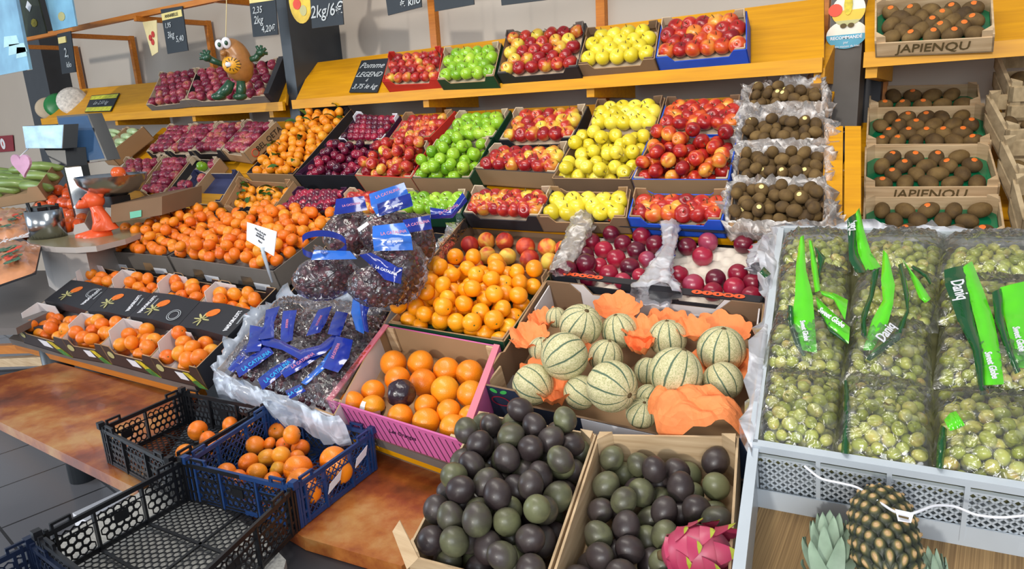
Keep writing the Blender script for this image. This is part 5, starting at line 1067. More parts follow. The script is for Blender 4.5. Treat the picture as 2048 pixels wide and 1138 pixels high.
def pillow(f, hh, m, name, parent=None, n=18, seed=0, amp=.006, ex=2.6, label=None, c0=0):
    g = np.random.RandomState(seed); z = g.randn(n+1, n+1); b = MB(); vs = []
    for j in range(n+1):
        for i in range(n+1):
            x, y = i/n*2-1, j/n*2-1; k = max(0, (1-abs(x)**ex))*max(0, (1-abs(y)**ex)); vs.append(f.p(i/n, j/n, c0+hh*k**.6+z[j, i]*amp*min(1, k*4)))
    F_ = [(j*(n+1)+i, j*(n+1)+i+1, (j+1)*(n+1)+i+1, (j+1)*(n+1)+i) for j in range(n) for i in range(n)]
    b.add(vs, F_, m, True)
    if parent is not None or label is None: return b.build(name, parent)
    o = b.build(name); return o
fo = []
for q, l, sd, hh in (([(-60, 590), (70, 545), (82, 490), (-40, 482)], 'printed orange bag lettered Rosa at the far left edge', 1, .06), ([(-60, 490), (60, 470), (75, 420), (-30, 420)], 'printed bag of red tomatoes above the lettered orange one', 2, .05)):
    f = fr(q, LR); b = MB(); b.prism([f.p(x, y, -.01) for x, y in Q], [f.p(x, y, .0) for x, y in Q], cardblack if sd == 1 else cardw); o = tag(b.build('printed_bag'), l, 'bag'); o2 = pillow(f, hh, rosa, 'bag_front', o, seed=sd)
    if sd == 1: write('Rosa', f.p(.72, .78, hh+.012), f.P[1]-f.P[0], f.P[3]-f.P[0], .075, white, o, shear=.3)
    for i in range(26):
        c = f.p(.3+.6*rnd.random(), .1+.45*rnd.random(), hh+.004); e = .01+.02*rnd.random(); poly(o, ell(c, nrm(f.P[1]-f.P[0])*e, nrm(f.P[3]-f.P[0])*e, 8), rosag if i % 3 else redink, 'printed_dot', f.n, .001)
# red wall sign, hanging heart
b = MB(); P = [hit(x, y, yplane(WALLY-.01)) for x, y in ((-12, 305), (29, 302), (26, 270), (-12, 273))]; b.prism(P, [p-V(0, .006, 0) for p in P], flat('dark_red_sign', '#8a2230', .5)); o = tag(b.build('wall_sign'), 'dark red square sign with a white disc on the wall at the far left', 'sign')
c = sum(P)/4-V(0, .008, 0); poly(o, ell(c, V(.062, 0, 0), V(0, 0, .062), 24), white, 'white_disc', V(0, -1, 0), .002); poly(o, ell(c, V(.012, 0, 0), V(0, 0, .028), 10), cardred, 'flame_mark', V(0, -1, 0), .004)
hc = at(44, 328, 3.7); b = MB(); H_ = []
for k in range(28):
    t = 6.2832*k/28; H_.append(hc+rx*(16*math.sin(t)**3)*.0031+V(0, 0, 1)*(13*math.cos(t)-5*math.cos(2*t)-2*math.cos(3*t)-math.cos(4*t))*.0042)
b.prism([p-toV*.008 for p in H_], [p+toV*.008 for p in H_], flat('pale_pink_enamel', '#d9a9c9', .3, var=.25, scale=12)); o = tag(b.build('heart_pendant'), 'pale pink heart pendant hanging below the customer display', 'pendant'); b = MB(); b.tube([hc+V(0, 0, .04), at(58, 296, D0-.1)], .003, white, 6); b.build('cord', o)
# ---------------------------------------------------------------- white grape crates
G = PL['G']; wl = flat('wall_white_crate', '#b9c1c9', .3, var=.05, coat=.2)
fG = fr([(1506, 890), (2110, 988), (2110, 470), (1562, 458)], 'G')
fG1 = Fr([fG.p(0, 0), fG.p(1, 0), fG.p(1, .5), fG.p(0, .5)], fG.n)
o = gc = thing('grape_crate', fG.p(.5, .4, -.14), 'white plastic lattice crate full of bagged green grapes on the right', 'crate'); h = .14
n = fG.n; C = [fG.p(*q) for q in Q]; ctr = fG.p(.5, .5)
for sd, i, j in (('front', 0, 1), ('right', 1, 2), ('back', 2, 3), ('left', 3, 0)):
    A, B = C[i], C[j]; eu = nrm(B-A); L_ = np.linalg.norm(B-A); inn = nrm(np.cross(n, eu)); inn = inn if np.dot(ctr-A, inn) > 0 else -inn; b = MB(); k = int(L_/.11)
    beam(b, A, B, .018, .016, n, wl); beam(b, A-n*.024, B-n*.024, .008, .004, n, wl); beam(b, A-n*(h-.01), B-n*(h-.01), .008, .022, n, wl)
    for q in range(k+1): P = A+eu*L_*q/k; beam(b, P-n*h, P, .014, .008, eu, wl)
    if sd in ('front', 'left'): diapanel(b, A-n*(h-.02)+eu*.01, eu, n, L_-.02, h-.045, inn, wl, s=.016, w=.0035)
    else: b.hexa([A-n*h, B-n*h, B-n*h+inn*.002, A-n*h+inn*.002, A, B, B+inn*.002, A+inn*.002], wl)
    b.build(sd+'_wall', o)
b = MB(); b.prism([fG.p(x, y, -h) for x, y in Q], [fG.p(x, y, -h+.004) for x, y in Q], wl); b.build('base', o)
b = MB(); b.prism([fG.p(x, y, -.05) for x, y in ((.01, .01), (.99, .01), (.99, .99), (.01, .99))], [fG.p(x, y, -.045) for x, y in ((.01, .01), (.99, .01), (.99, .99), (.01, .99))], flat('dark_crate_liner', '#6b6a4a', .8, var=.3)); b.build('paper_liner', o)
liner(fG, milky, 'crumpled_liner', o, din=.03, up=.01, out=.02, amp=.012, seed=9, sides=(2, 3))
# bunches and their bags: (a0, a1, b0, b1) in the crate
def bunch(f, kind, n, c, seed, label, cat, group, name, r, cm=.0):
    o = thing(name, f.p(.5, .5, c), label, cat, group); rr = random.Random(seed)
    for p, z in pack(f, r, n, c, seed, dome=.05, side=.001): put('grape', ME[kind], p, rndrot(rr, 3), rr.uniform(.9, 1.08)*r/(.0115 if kind == 'grape' else .0125), parent=o)
    b = MB(); b.tube([f.p(.5, .1, c+.012), f.p(.45, .5, c+.02), f.p(.55, .9, c+.012)], .0025, stemb, 6); b.build('stalk', o); return o
GB = []; RB = []
ROWN = ['front', 'second', 'third', 'rear']; COLN = ['left', 'middle', 'right']
for j, (b0, b1) in enumerate(((.01, .25), (.25, .49), (.49, .73), (.73, .97))):
    for i, (a0, a1) in enumerate(((.01, .31), (.32, .62), (.63, .99))):
        gj = random.Random(j*3+i); J = lambda: gj.uniform(-.02, .02)
        sub = Fr([fG.p(a0+J(), max(.01, b0+J())), fG.p(a1+J(), max(.01, b0+J())), fG.p(min(.99, a1+J()), b1+J()), fG.p(a0+abs(J()), b1+J())], fG.n)
        nn_ = 78; r = .014
        w_ = f'{ROWN[j]} row, {COLN[i]}'
        bunch(sub, 'grape', nn_, -.045, 500+j*7+i, f'bunch of green grapes in the white crate, {w_} of three', 'grapes', 'green grape bunches in the white crate', 'green_grape_bunch', r)
        bb = thing('grape_bag', sub.p(.5, .5, -.02), f'clear crinkled bag over green grapes in the white crate, {w_} of three', 'bag', 'grape bags in the white crate'); GB.append(bb)
        pillow(Fr([sub.p(-.03, -.03), sub.p(1.03, -.03), sub.p(1.03, 1.03), sub.p(-.03, 1.03)], sub.n), .052, clear, 'bag_film', bb, n=26, seed=j*5+i, amp=.0045)
# ---------------------------------------------------------------- green bag handles
gb = flat('bright_green_film', '#57c91c', .18, var=.12, scale=6, coat=.6); gd = flat('dark_green_film', '#0d4a22', .15, var=.2, scale=6, coat=.6)
def ribbon(L_, R_, h, m, name, parent=None, sub=5, bulge=.012, pl='G'):
    """curved strip: pixel pairs along its left and right edge with heights over the crate"""
    A = [hit(x, y, lift(pl, hh)) for (x, y), hh in zip(L_, h)]; B = [hit(x, y, lift(pl, hh)) for (x, y), hh in zip(R_, h)]
    t = np.linspace(0, len(A)-1, (len(A)-1)*sub+1); I = lambda Z: np.stack([np.interp(t, range(len(Z)), [z[k] for z in Z]) for k in range(3)], 1)
    A, B = I(A), I(B); W_ = 5; vs = []; n_ = (PL[pl] if isinstance(pl, str) else pl)[1]; tv = nrm(EYE-A.mean(0))
    for i in range(len(A)):
        for k in range(W_+1):
            u = k/W_; vs.append(A[i]*(1-u)+B[i]*u+tv*bulge*math.sin(math.pi*u)+tv*.003*math.sin(i*1.7+k))
    F_ = [(i*(W_+1)+k, i*(W_+1)+k+1, (i+1)*(W_+1)+k+1, (i+1)*(W_+1)+k) for i in range(len(A)-1) for k in range(W_)]
    b = MB(); b.add(vs, F_, m, True); b.add([v-tv*.0008 for v in vs], [q[::-1] for q in F_], m, True); return b.build(name, parent)
def wr(s, x, y, h, x2, y2, size, m, par, bold=.0004, pl='G', fl=1, shear=.15):
    a = hit(x, y, lift(pl, h)); c = hit(x2, y2, lift(pl, h)); rt = nrm(c-a); tv = nrm(EYE-a); up = nrm(np.cross(tv, rt))*fl
    write(s, (a+c)/2+tv*.016, rt, up, size, m, par, bold=bold, shear=shear)
HND = []
def handle(label, parts, texts=()):
    x, y = parts[0][1][-1]; q = hit(x, y, lift('G', .0)); o = min(GB, key=lambda g_: np.linalg.norm(np.array(g_.location)-q))
    for L_, R_, h, m in parts: z = ribbon(L_, R_, h, m, 'handle_strip', o); z['label'] = ('bright' if m is gb else 'dark')+' green strip, '+' '.join(label.split()[:10])
    for t in texts: wr(*t[:-1], t[-1], o)
    return o
purp = flat('white_lettering', '#d9d9e0', .4, var=.02)
handle('tall green bag handle rising above the grapes beside the yellow planks', [([(1712, 425), (1711, 462), (1716, 505), (1730, 540)], [(1719, 415), (1728, 460), (1742, 505), (1765, 538)], [.1, .07, .04, .03], gb), ([(1694, 438), (1696, 470), (1698, 520), (1712, 545)], [(1713, 425), (1712, 465), (1714, 505), (1735, 545)], [.1, .07, .04, .03], gd)],
       [('Daniq', 1706, 470, .085, 1702, 434, .026, purp)])
handle('pair of bright green folded handle strips standing up at the left of the grapes', [([(1600, 475), (1592, 530), (1590, 590), (1584, 640), (1605, 700)], [(1608, 470), (1612, 540), (1625, 590), (1630, 650), (1634, 705)], [.11, .09, .07, .05, .03], gb), ([(1617, 480), (1622, 530), (1630, 585)], [(1624, 482), (1634, 530), (1641, 580)], [.1, .08, .06], gb),
        ([(1628, 492), (1636, 520), (1636, 560)], [(1636, 498), (1651, 515), (1640, 550)], [.09, .08, .06], gd), ([(1576, 610), (1574, 640), (1590, 690), (1604, 712)], [(1586, 612), (1588, 650), (1605, 690), (1612, 712)], [.07, .05, .03, .02], gd)], [('Sweet Globe', 1602, 632, .055, 1616, 690, .016, purp)])
handle('flat green handle lettered Globe lying between the tall strips and centre handle', [([(1632, 592), (1660, 620), (1700, 655)], [(1634, 610), (1655, 650), (1697, 688)], [.05, .045, .04], gb), ([(1634, 612), (1655, 648), (1688, 676)], [(1636, 622), (1660, 665), (1696, 690)], [.051, .046, .041], gd), ([(1640, 580), (1668, 586), (1696, 600)], [(1644, 590), (1668, 600), (1690, 640)], [.055, .055, .05], gb)], [('Sweet Globe', 1638, 618, .055, 1688, 652, .017, purp)])
handle('looped green handle lettered in the middle of the grape bags', [([(1766, 500), (1762, 560), (1766, 600), (1744, 640), (1726, 700)], [(1776, 510), (1790, 570), (1786, 610), (1775, 650), (1745, 700)], [.1, .08, .07, .05, .03], gb), ([(1796, 530), (1808, 590), (1812, 620), (1790, 665), (1730, 716)], [(1806, 525), (1818, 590), (1818, 625), (1800, 680), (1740, 722)], [.08, .07, .06, .045, .03], gd), ([(1744, 545), (1738, 590), (1722, 630), (1722, 670)], [(1760, 535), (1748, 590), (1732, 640), (1734, 680)], [.08, .06, .05, .035], gd)], [('Daniq', 1752, 690, .055, 1790, 640, .03, purp)])
handle('narrow bright green strip slanting down right of the centre loop', [([(1795, 503), (1818, 545), (1838, 595), (1850, 606)], [(1802, 515), (1838, 560), (1858, 592), (1862, 598)], [.08, .06, .05, .05], gb), ([(1822, 535), (1850, 555), (1860, 570)], [(1826, 530), (1856, 545), (1864, 562)], [.05, .05, .05], gd)])
handle('wide two-tone green handle with large white lettering on the right', [([(1925, 535), (1935, 580), (1950, 640), (1965, 700), (1968, 770)], [(1944, 522), (1965, 575), (1988, 640), (2000, 700), (2008, 768)], [.09, .08, .06, .05, .03], gb), ([(1888, 540), (1890, 570), (1915, 640), (1945, 700), (1960, 790)], [(1928, 530), (1937, 580), (1948, 640), (1966, 700), (1972, 788)], [.091, .08, .06, .05, .03], gd)], [('Daniq', 1908, 548, .09, 1930, 610, .036, purp), ('Sweet Globe', 1974, 700, .055, 1992, 760, .017, purp)])
handle('green handle cut by the right edge of the photo', [([(2000, 575), (2005, 620), (2020, 680), (2035, 735)], [(2060, 560), (2062, 620), (2064, 680), (2064, 735)], [.08, .06, .05, .03], gb), ([(1984, 585), (1990, 640), (2010, 700), (2030, 748)], [(2004, 576), (2008, 640), (2024, 700), (2042, 742)], [.08, .06, .05, .03], gd)], [('Sweet Globe', 2030, 650, .06, 2046, 705, .017, purp)])
handle('thin dark green strip between the left and middle front grape bags', [([(1688, 762), (1688, 820), (1682, 905)], [(1696, 758), (1702, 820), (1698, 908)], [.03, .03, .01], gd)])
handle('green flap and dark strip between the middle and right front grape bags', [([(1888, 840), (1900, 826), (1912, 822)], [(1900, 862), (1920, 856), (1930, 850)], [.04, .045, .05], gb), ([(1882, 850), (1874, 890), (1872, 935)], [(1894, 858), (1892, 890), (1886, 938)], [.03, .03, .01], gd)])
handle('small dark green film corner at the left edge beside the plums', [([(1519, 545), (1530, 556)], [(1528, 533), (1542, 548)], [.03, .03], gd)])
# ---------------------------------------------------------------- lower crate with pineapples
fL = fr([(1466, 1240), (2300, 1400), (2110, 992), (1507, 900)], 'G', -.004); h = .16
o = thing('white_crate', fL.p(.5, .5, -h), 'white plastic crate holding pineapples below the grape crate', 'crate'); n = fL.n; C = [fL.p(*q) for q in Q]
A, B = C[0], C[3]; eu = nrm(B-A); L_ = np.linalg.norm(B-A); b = MB(); beam(b, A, B, .02, .012, n, wl); P = A-n*h
b.hexa([A-n*h, B-n*h, B-n*h+V(.003, 0, 0), A-n*h+V(.003, 0, 0), A-n*.01, B-n*.01, B-n*.01+V(.003, 0, 0), A-n*.01+V(.003, 0, 0)], wl)
for q in range(14): c = A+eu*L_*(q+.5)/14-n*.05; beam(b, c-eu*.006, c+eu*.006, .006, .012, n, greyedge)
b.build('left_wall', o)
A, B = C[3]-n*.015, C[2]-n*.015; eu = nrm(B-A); L_ = np.linalg.norm(B-A); b = MB(); bk = nrm(fL.P[0]-fL.P[3])
for q in range(int(L_/.03)): c = A+eu*(.02+q*.03)-n*.115; beam(b, c, c+eu*.018, .005, .006, n, blackpl)
b.hexa([A-n*(h-.015), B-n*(h-.015), B-n*(h-.015)+bk*.003, A-n*(h-.015)+bk*.003, A-n*.085, B-n*.085, B-n*.085+bk*.003, A-n*.085+bk*.003], wl); b.build('back_wall', o)
cm = woodmat('corrugated_sheet', '#6e5334', '#a58559', .8, (160, 1, 1), 2)
b = MB(); b.prism([fL.p(x, y, -h) for x, y in Q], [fL.p(x, y, -h+.012) for x, y in Q], cm); b.build('corrugated_sheet', o)
# pineapples
pm, nt, ns, ln, bs = _new('pineapple_skin'); tc = N(nt, 'ShaderNodeTexCoord'); at_ = N(nt, 'ShaderNodeAttribute', attribute_name='eye'); rp = ramp(nt, [(.0, srgb('#151a12')), (.4, srgb('#2c3220')), (.72, srgb('#4d4c2c')), (.9, srgb('#8c7844')), (1, srgb('#b8966a'))]); ln.new(at_.outputs['Fac'], rp.inputs[0]); ln.new(rp.outputs[0], bs.inputs['Base Color']); bs.inputs['Roughness'].default_value = .5
crownm = flat('pineapple_crown', '#8aa08a', .55, var=.25, scale=25)
def pineapple_body(c, ax, L_, r):
    u = nrm(np.cross(ax, V(.2, .9, .3))); v = np.cross(ax, u); b = MB(); nr, ns_ = 150, 150; vs = []; val = []
    for i in range(nr+1):
        t = i/nr; s = 2*t-1; rad = r*(1-abs(s)**3.2)**.5
        for k in range(ns_):
            a = 6.2832*k/ns_; y = t*L_*.96/.0165; x = a*11/6.2832
            # diamonds from two crossing spirals
            p_, q_ = x+y*.5, x-y*.5; fp, fq = abs((p_ % 1)-.5)*2, abs((q_ % 1)-.5)*2; e = max(0, 1-.8*math.hypot(fp, fq)); bump = min(1, e*2.2); val.append(max(0, min(1, e*1.45)))
            R2 = rad+(.007*bump**.6+(.003 if e > .8 else 0))*(1 if rad > .01 else .2); vs.append(c+ax*(s*L_/2)+(u*math.cos(a)+v*math.sin(a))*R2)
    b.add(vs, [(i*ns_+k, (i+1)*ns_+k, (i+1)*ns_+(k+1) % ns_, i*ns_+(k+1) % ns_) for i in range(nr) for k in range(ns_)], pm, True); return b, val
def crown(c, ax, L_, w, o, seed):
    g = random.Random(seed); u = nrm(np.cross(ax, V(.3, .8, .2))); v = np.cross(ax, u)
    for i in range(34):
        t = i/34; a = i*2.4; out = u*math.cos(a)+v*math.sin(a); L2 = L_*(.34+.16*math.sin(t*3)); base = c+ax*L_*.62*t+out*w*.16; lean = .95*(1-t)+.1; side = np.cross(ax, out); vs = []; nn = 6
        for k in range(nn+1):
            s = k/nn; wd = w*.2*(1-s)**.7; P = base+ax*L2*s+out*w*.45*lean*math.sin(s*1.6); vs += [P-side*wd+out*.002, P-out*.003*(1-s), P+side*wd+out*.002]
        fs = []
        for k in range(nn): fs += [(3*k, 3*k+1, 3*k+4, 3*k+3), (3*k+1, 3*k+2, 3*k+5, 3*k+4)]
        b = MB(); b.add(vs, fs, crownm, True); b.add([q-out*.0012 for q in vs], [f_[::-1] for f_ in fs], crownm, True); b.build('crown_leaf', o)
for (cx1, cy1, cx2, cy2, hh1, hh2, L_, wpx, l, cr) in ((1757, 990, 1790, 1230, -.02, .0, .2, 112, 'pineapple lying with its base up against the back of the white crate', 0), (1662, 1050, 1655, 1330, -.07, -.09, .2, 110, 'pineapple showing only its grey-green crown, left one', 1), (1860, 1120, 1900, 1380, -.05, -.06, .2, 110, 'pineapple at the bottom edge with just a crown tip showing', 1)):
    A = hit(cx1, cy1, lift('G', hh1)); B = hit(cx2, cy2, lift('G', hh2)); ax = nrm(A-B); d = -(R.T@(A-EYE))[2]; r = wpx/2*d/F
    o = thing('pineapple', B, l, 'pineapple')
    if cr == 0:
        c = A-ax*(L_*.5); b, val = pineapple_body(c, ax, L_, r*.93); m = b.build('skin', o); at2 = m.data.attributes.new('eye', 'FLOAT', 'POINT'); at2.data.foreach_set('value', val)
    else:
        crown(A-ax*.13, ax, .15, .085 if cx1 < 1700 else .06, o, int(cx1)); b, val = pineapple_body(A-ax*.24, ax, .2, .05); m = b.build('skin', o); at2 = m.data.attributes.new('eye', 'FLOAT', 'POINT'); at2.data.foreach_set('value', val)
# white plastic strap
sp_ = [hit(x, y, lift('G', hh)) for x, y, hh in ((1604, 928, .01), (1640, 958, 0), (1680, 966, -.0), (1715, 974, .01), (1750, 998, .03), (1785, 1022, .05), (1808, 1030, .05), (1830, 1026, .05), (1870, 1010, .03), (1910, 1012, .01), (1950, 1030, 0), (2000, 1036, 0), (2060, 1030, 0))]
b = MB(); t = np.linspace(0, 12, 90); I = np.stack([np.interp(t, range(13), [q[k] for q in sp_]) for k in range(3)], 1); I = np.array([I[max(0, i-2):i+3].mean(0) for i in range(90)]); b.tube(list(I), .0022, white, 8); st = tag(b.build('plastic_strap'), 'thin white plastic strap with a tag looping over the pineapple', 'strap')
P = [hit(x, y, lift('G', .055)) for x, y in ((1790, 1018), (1828, 1026), (1822, 1046), (1796, 1042))]; poly(st, P, white, 'strap_tag', nrm(EYE-P[0]), .003); poly(st, [hit(x, y, lift('G', .06)) for x, y in ((1797, 1030), (1818, 1035), (1817, 1039), (1797, 1034))], stemb, 'tag_slot', nrm(EYE-P[0]), .002)
# ---------------------------------------------------------------- bagged red grapes, blue headers
navy = flat('blue_film_header', '#152b8c', .16, var=.3, scale=9, coat=.6); lblue = flat('light_blue_film', '#2b66c4', .18, var=.2, scale=9, coat=.5); cyan = flat('cyan_print', '#35a9e6', .4); pinkp = flat('pink_print', '#c77a9e', .5)
redfilm = film('clear_grape_film', (.9, .85, .92), milky=.05, gloss=.5, cscale=22, crinkle=.8)
RX = nrm(V(R[0, 0], R[1, 0], 0))
def redbag(cx, cy, w, h_, d, label, head=None, n=46, neck=None, seed=0, tilt=0):
    """bag of red grapes: pixel centre, width, height, distance; header strips hang from the neck"""
    c = at(cx, cy, d); k = d/F; a, bq = w*k/2, h_*k/2; tv = nrm(EYE-c); up = nrm(V(0, 0, 1)-tv*tv[2]); rt = np.cross(up, tv); rt, up = rt*math.cos(tilt)+up*math.sin(tilt), up*math.cos(tilt)-rt*math.sin(tilt); dp = min(a, bq)*.75
    g = random.Random(seed); o = thing('red_grape_bunch', c-up*bq, 'dark red grapes inside '+' '.join(label.split()[:11]), 'grapes', 'red grape bunches'); pts = []
    for i in range(900):
        if len(pts) >= n: break
        v = V(g.gauss(0, 1), g.gauss(0, 1), abs(g.gauss(0, 1))*.9+.05); v /= np.linalg.norm(v); q = c+rt*v[0]*(a-.012)+up*v[1]*(bq-.012)+tv*v[2]*(dp-.01)
        if all(np.linalg.norm(q-p) > .0165 for p in pts): pts.append(q); put('grape', ME['rgrape'], q, rndrot(g, 3), g.uniform(.95, 1.15), parent=o)
    b = MB(); b.blob(c, [rt*a*.78, up*bq*.78, tv*dp*.6], MATS['red_grape_skin'], 14, 10); b.build('inner_grapes', o)
    bag = thing('grape_bag', c-up*bq, label, 'bag'); b = MB(); gg = np.random.RandomState(seed+1); nz = gg.randn(40, 40)
    def fn(d_, th, ph):
        i, j = int(th*12) % 40, int(ph*6) % 40; return d_*(1.04+.03*nz[i, j]+.05*math.sin(5*ph+seed)*math.sin(th))
    b.blob(c, [rt*a, tv*dp, up*bq], redfilm, 44, 26, fn); b.build('bag_film', bag)
    if neck:
        nx, ny, nw = neck; A = c+up*bq*.7; B = at(nx, ny, d-.0); rope([A, (A+B)/2, B], [a*.8, a*.6, nw*k/2], redfilm, 'bag_neck', 'clear film neck', '', bag, seed, seg=20, amp=.3, n=20)
    return bag, c, d
def hdr(bag, L_, R_, d, m=None, texts=(), bulge=.012):
    A = [at(x, y, dd) for (x, y), dd in zip(L_, d)]; B = [at(x, y, dd) for (x, y), dd in zip(R_, d)]; b = MB(); tv = nrm(EYE-A[0]); sub = 6; t = np.linspace(0, len(A)-1, (len(A)-1)*sub+1)
    I = lambda Z: np.stack([np.interp(t, range(len(Z)), [z[k] for z in Z]) for k in range(3)], 1); A2, B2 = I(A), I(B); W_ = 6; vs = []
    for i in range(len(A2)):
        for k in range(W_+1): u = k/W_; vs.append(A2[i]*(1-u)+B2[i]*u+tv*(bulge*math.sin(math.pi*u)+.003*math.sin(i*1.3+k*2)))
    F_ = [(i*(W_+1)+k, i*(W_+1)+k+1, (i+1)*(W_+1)+k+1, (i+1)*(W_+1)+k) for i in range(len(A2)-1) for k in range(W_)]
    b.add(vs, F_, m or navy, True); b.add([v-tv*.001 for v in vs], [q[::-1] for q in F_], m or navy, True); h = b.build('header_band', bag)
    for s, (x, y), (x2, y2), dd, size, mm in texts:
        a, c = at(x, y, dd-.018-bulge*.3), at(x2, y2, dd-.018-bulge*.3); rt = nrm(c-a); write(s, (a+c)/2, rt, nrm(np.cross(tv, rt)), size, mm, h, bold=.0003)
    return h
D = 2.45
bg, c, d = redbag(825, 485, 90, 110, 2.5, 'grape bag at the back right of the blue-headed pile, brown through its film', seed=5, n=40)
hdr(bg, [(860, 415), (900, 420), (925, 385)] [::1], [(862, 438), (905, 436), (935, 402)], [2.5, 2.5, 2.5], texts=[('LA CATALINA', (870, 432), (925, 405), 2.5, .012, pinkp)])
bg, c, d = redbag(700, 470, 100, 90, 2.5, 'grape bag at the back left of the pile beside the clementine heap', seed=6, n=40, neck=(700, 420, 50))
hdr(bg, [(672, 398), (668, 430)], [(728, 392), (735, 420)], [2.46, 2.44], texts=[('LA CATALINA', (685, 412), (720, 406), 2.42, .01, pinkp)])
bg, c, d = redbag(775, 465, 110, 80, 2.46, 'topmost grape bag with the highest blue header', seed=7, n=40, neck=(790, 430, 80))
hdr(bg, [(738, 388), (742, 412), (756, 434)], [(808, 365), (820, 395), (826, 412)], [2.44, 2.43, 2.42], lblue, [('LA CATALINA', (752, 395), (798, 378), 2.4, .014, pinkp)]); hdr(bg, [(754, 408), (758, 432)], [(820, 386), (826, 410)], [2.40, 2.40], texts=[('sin pepitas', (765, 420), (815, 402), 2.39, .013, white)])
hdr(bg, [(805, 440), (815, 466)], [(860, 430), (864, 458)], [2.4, 2.38], texts=[('LA CATALINA', (812, 452), (858, 442), 2.37, .013, pinkp)])
bg, c, d = redbag(795, 540, 110, 130, 2.3, 'middle right grape bag with a light blue header, white sticker on its neck', seed=8, n=62, neck=(780, 470, 80))
hdr(bg, [(745, 452), (745, 475), (748, 502)], [(808, 445), (822, 470), (826, 500)], [2.24, 2.22, 2.22], lblue, [('LA CATALINA', (762, 468), (812, 462), 2.21, .013, pinkp), ('sin pepitas', (765, 484), (815, 480), 2.2, .012, white)])
P = [at(x, y, 2.24) for x, y in ((714, 457), (734, 443), (738, 449), (718, 464))]; poly(bg, P, white, 'white_sticker', nrm(EYE-P[0]), .001)
bg, c, d = redbag(652, 555, 125, 85, 2.28, 'front left grape bag with an open blue loop header', seed=9, n=62, neck=(660, 505, 90), tilt=.08)
for i in range(1):
    pts = [at(604+44*(1-math.cos(a))+0, 474-18*math.sin(a)+a*3, 2.24) for a in np.linspace(0, 6.28, 26)]; b = MB(); vs = []; dwn = V(0, 0, -.02)
    for p_ in pts: vs += [p_, p_+dwn]
    F_ = [(2*i_, 2*i_+1, 2*i_+3, 2*i_+2) for i_ in range(25)]; b.add(vs, F_, navy, True); b.add([v+V(0, .001, 0) for v in vs], [q[::-1] for q in F_], navy, True); b.build('loop_header', bg)
hdr(bg, [(628, 500), (622, 520)], [(700, 502), (714, 518)], [2.24, 2.2], lblue)
bg, c, d = redbag(757, 572, 115, 80, 2.2, 'front right grape bag with a dark blue header across its top', seed=10, n=60, neck=(745, 535, 80), tilt=-.1)
hdr(bg, [(718, 510), (752, 540), (770, 560)], [(742, 505), (785, 528), (804, 540)], [2.17, 2.15, 2.13], texts=[('LA CATALINA', (755, 535), (790, 548), 2.11, .011, white)])
hdr(bg, [(768, 535), (772, 560)], [(805, 535), (802, 568)], [2.14, 2.12])
# tray the pile stands in
f = fr([(565, 605), (800, 625), (905, 470), (690, 440)], 'L', -.02); card_tray(f, .08, cardblack, cardblack, 'grape_tray', 'black tray under the pile of blue-headed red grape bags', 'tray', liner=cardblack, depth=.05, tabs=False)
# ---------------------------------------------------------------- lined tray of lying grape bags
f = fr([(428, 745), (668, 832), (792, 605), (560, 592)], 'L', 0); o = card_tray(f, .1, cardw, cardw, 'grape_tray', 'tray lined with bluish white film, full of flat-lying blue labelled grape bags', 'tray', liner=cardw, depth=.06, tabs=False)
b = MB(); liner(f, blueliner, 'film_liner', o, din=.05, up=.015, out=.09, amp=.016, seed=12, sides=(0, 2, 3))
for i, (a0, a1, b0, b1) in enumerate(((.05, .35, .08, .5), (.35, .65, .05, .5), (.65, .97, .05, .5), (.05, .35, .52, .95), (.36, .66, .52, .95), (.66, .96, .52, .95))):
    sub = Fr([f.p(a0, b0), f.p(a1, b0), f.p(a1, b1), f.p(a0, b1)], f.n); w_ = ('front left', 'front centre', 'front right', 'rear left', 'rear centre', 'rear right')[i]
    bunch(sub, 'rgrape', 70, -.055, 800+i, f'bunch of dark red grapes lying {w_} in the lined tray', 'grapes', 'red grapes in the lined tray', 'red_grape_bunch', .0125)
    bb = thing('grape_bag', sub.p(.5, .5, -.03), f'flat-lying clear grape bag, {w_} in the lined tray', 'bag'); RB.append(bb); pillow(Fr([sub.p(-.04, -.04), sub.p(1.04, -.04), sub.p(1.04, 1.04), sub.p(-.04, 1.04)], sub.n), .035, redfilm, 'bag_film', bb, n=24, seed=60+i, amp=.006)
def hd2(label, L_, R_, h, m=None, texts=()):
    q = hit(*L_[0], lift('L', .0)); o = min(RB, key=lambda g_: np.linalg.norm(np.array(g_.location)-q)); z = ribbon(L_, R_, h, m or navy, 'header_band', o, bulge=.01, pl='L'); z['label'] = label
    for t in texts: wr(*t, o, pl='L', shear=0)
hd2('blue header lettered in cyan, left one of the two nearest the front rim', [(470, 735), (500, 712), (535, 690)], [(478, 755), (512, 732), (548, 706)], [.03, .035, .04], None, [('LA CATALINA', 484, 740, .04, 540, 703, .017, cyan)])
hd2('blue header lettered in cyan, right one of the two nearest the front rim', [(515, 758), (545, 735), (580, 715)], [(525, 780), (560, 752), (592, 722)], [.03, .035, .04], None, [('LA CATALINA', 528, 765, .04, 580, 722, .017, cyan)])
hd2('short blue header at the front rim right of the lettered pair', [(570, 782), (600, 768)], [(580, 798), (612, 782)], [.03, .03], None, [('LA CAT', 576, 790, .035, 606, 774, .013, cyan)])
hd2('dark blue header standing at the rear left of the lined tray', [(532, 620), (528, 650), (515, 680)], [(560, 612), (548, 645), (548, 675)], [.05, .05, .05])
hd2('dark blue header second from the left at the rear of the lined tray', [(566, 622), (562, 655), (560, 690)], [(594, 620), (588, 650), (585, 680)], [.05, .045, .04], None, [('LA CATALINA', 572, 665, .055, 576, 630, .01, pinkp)])
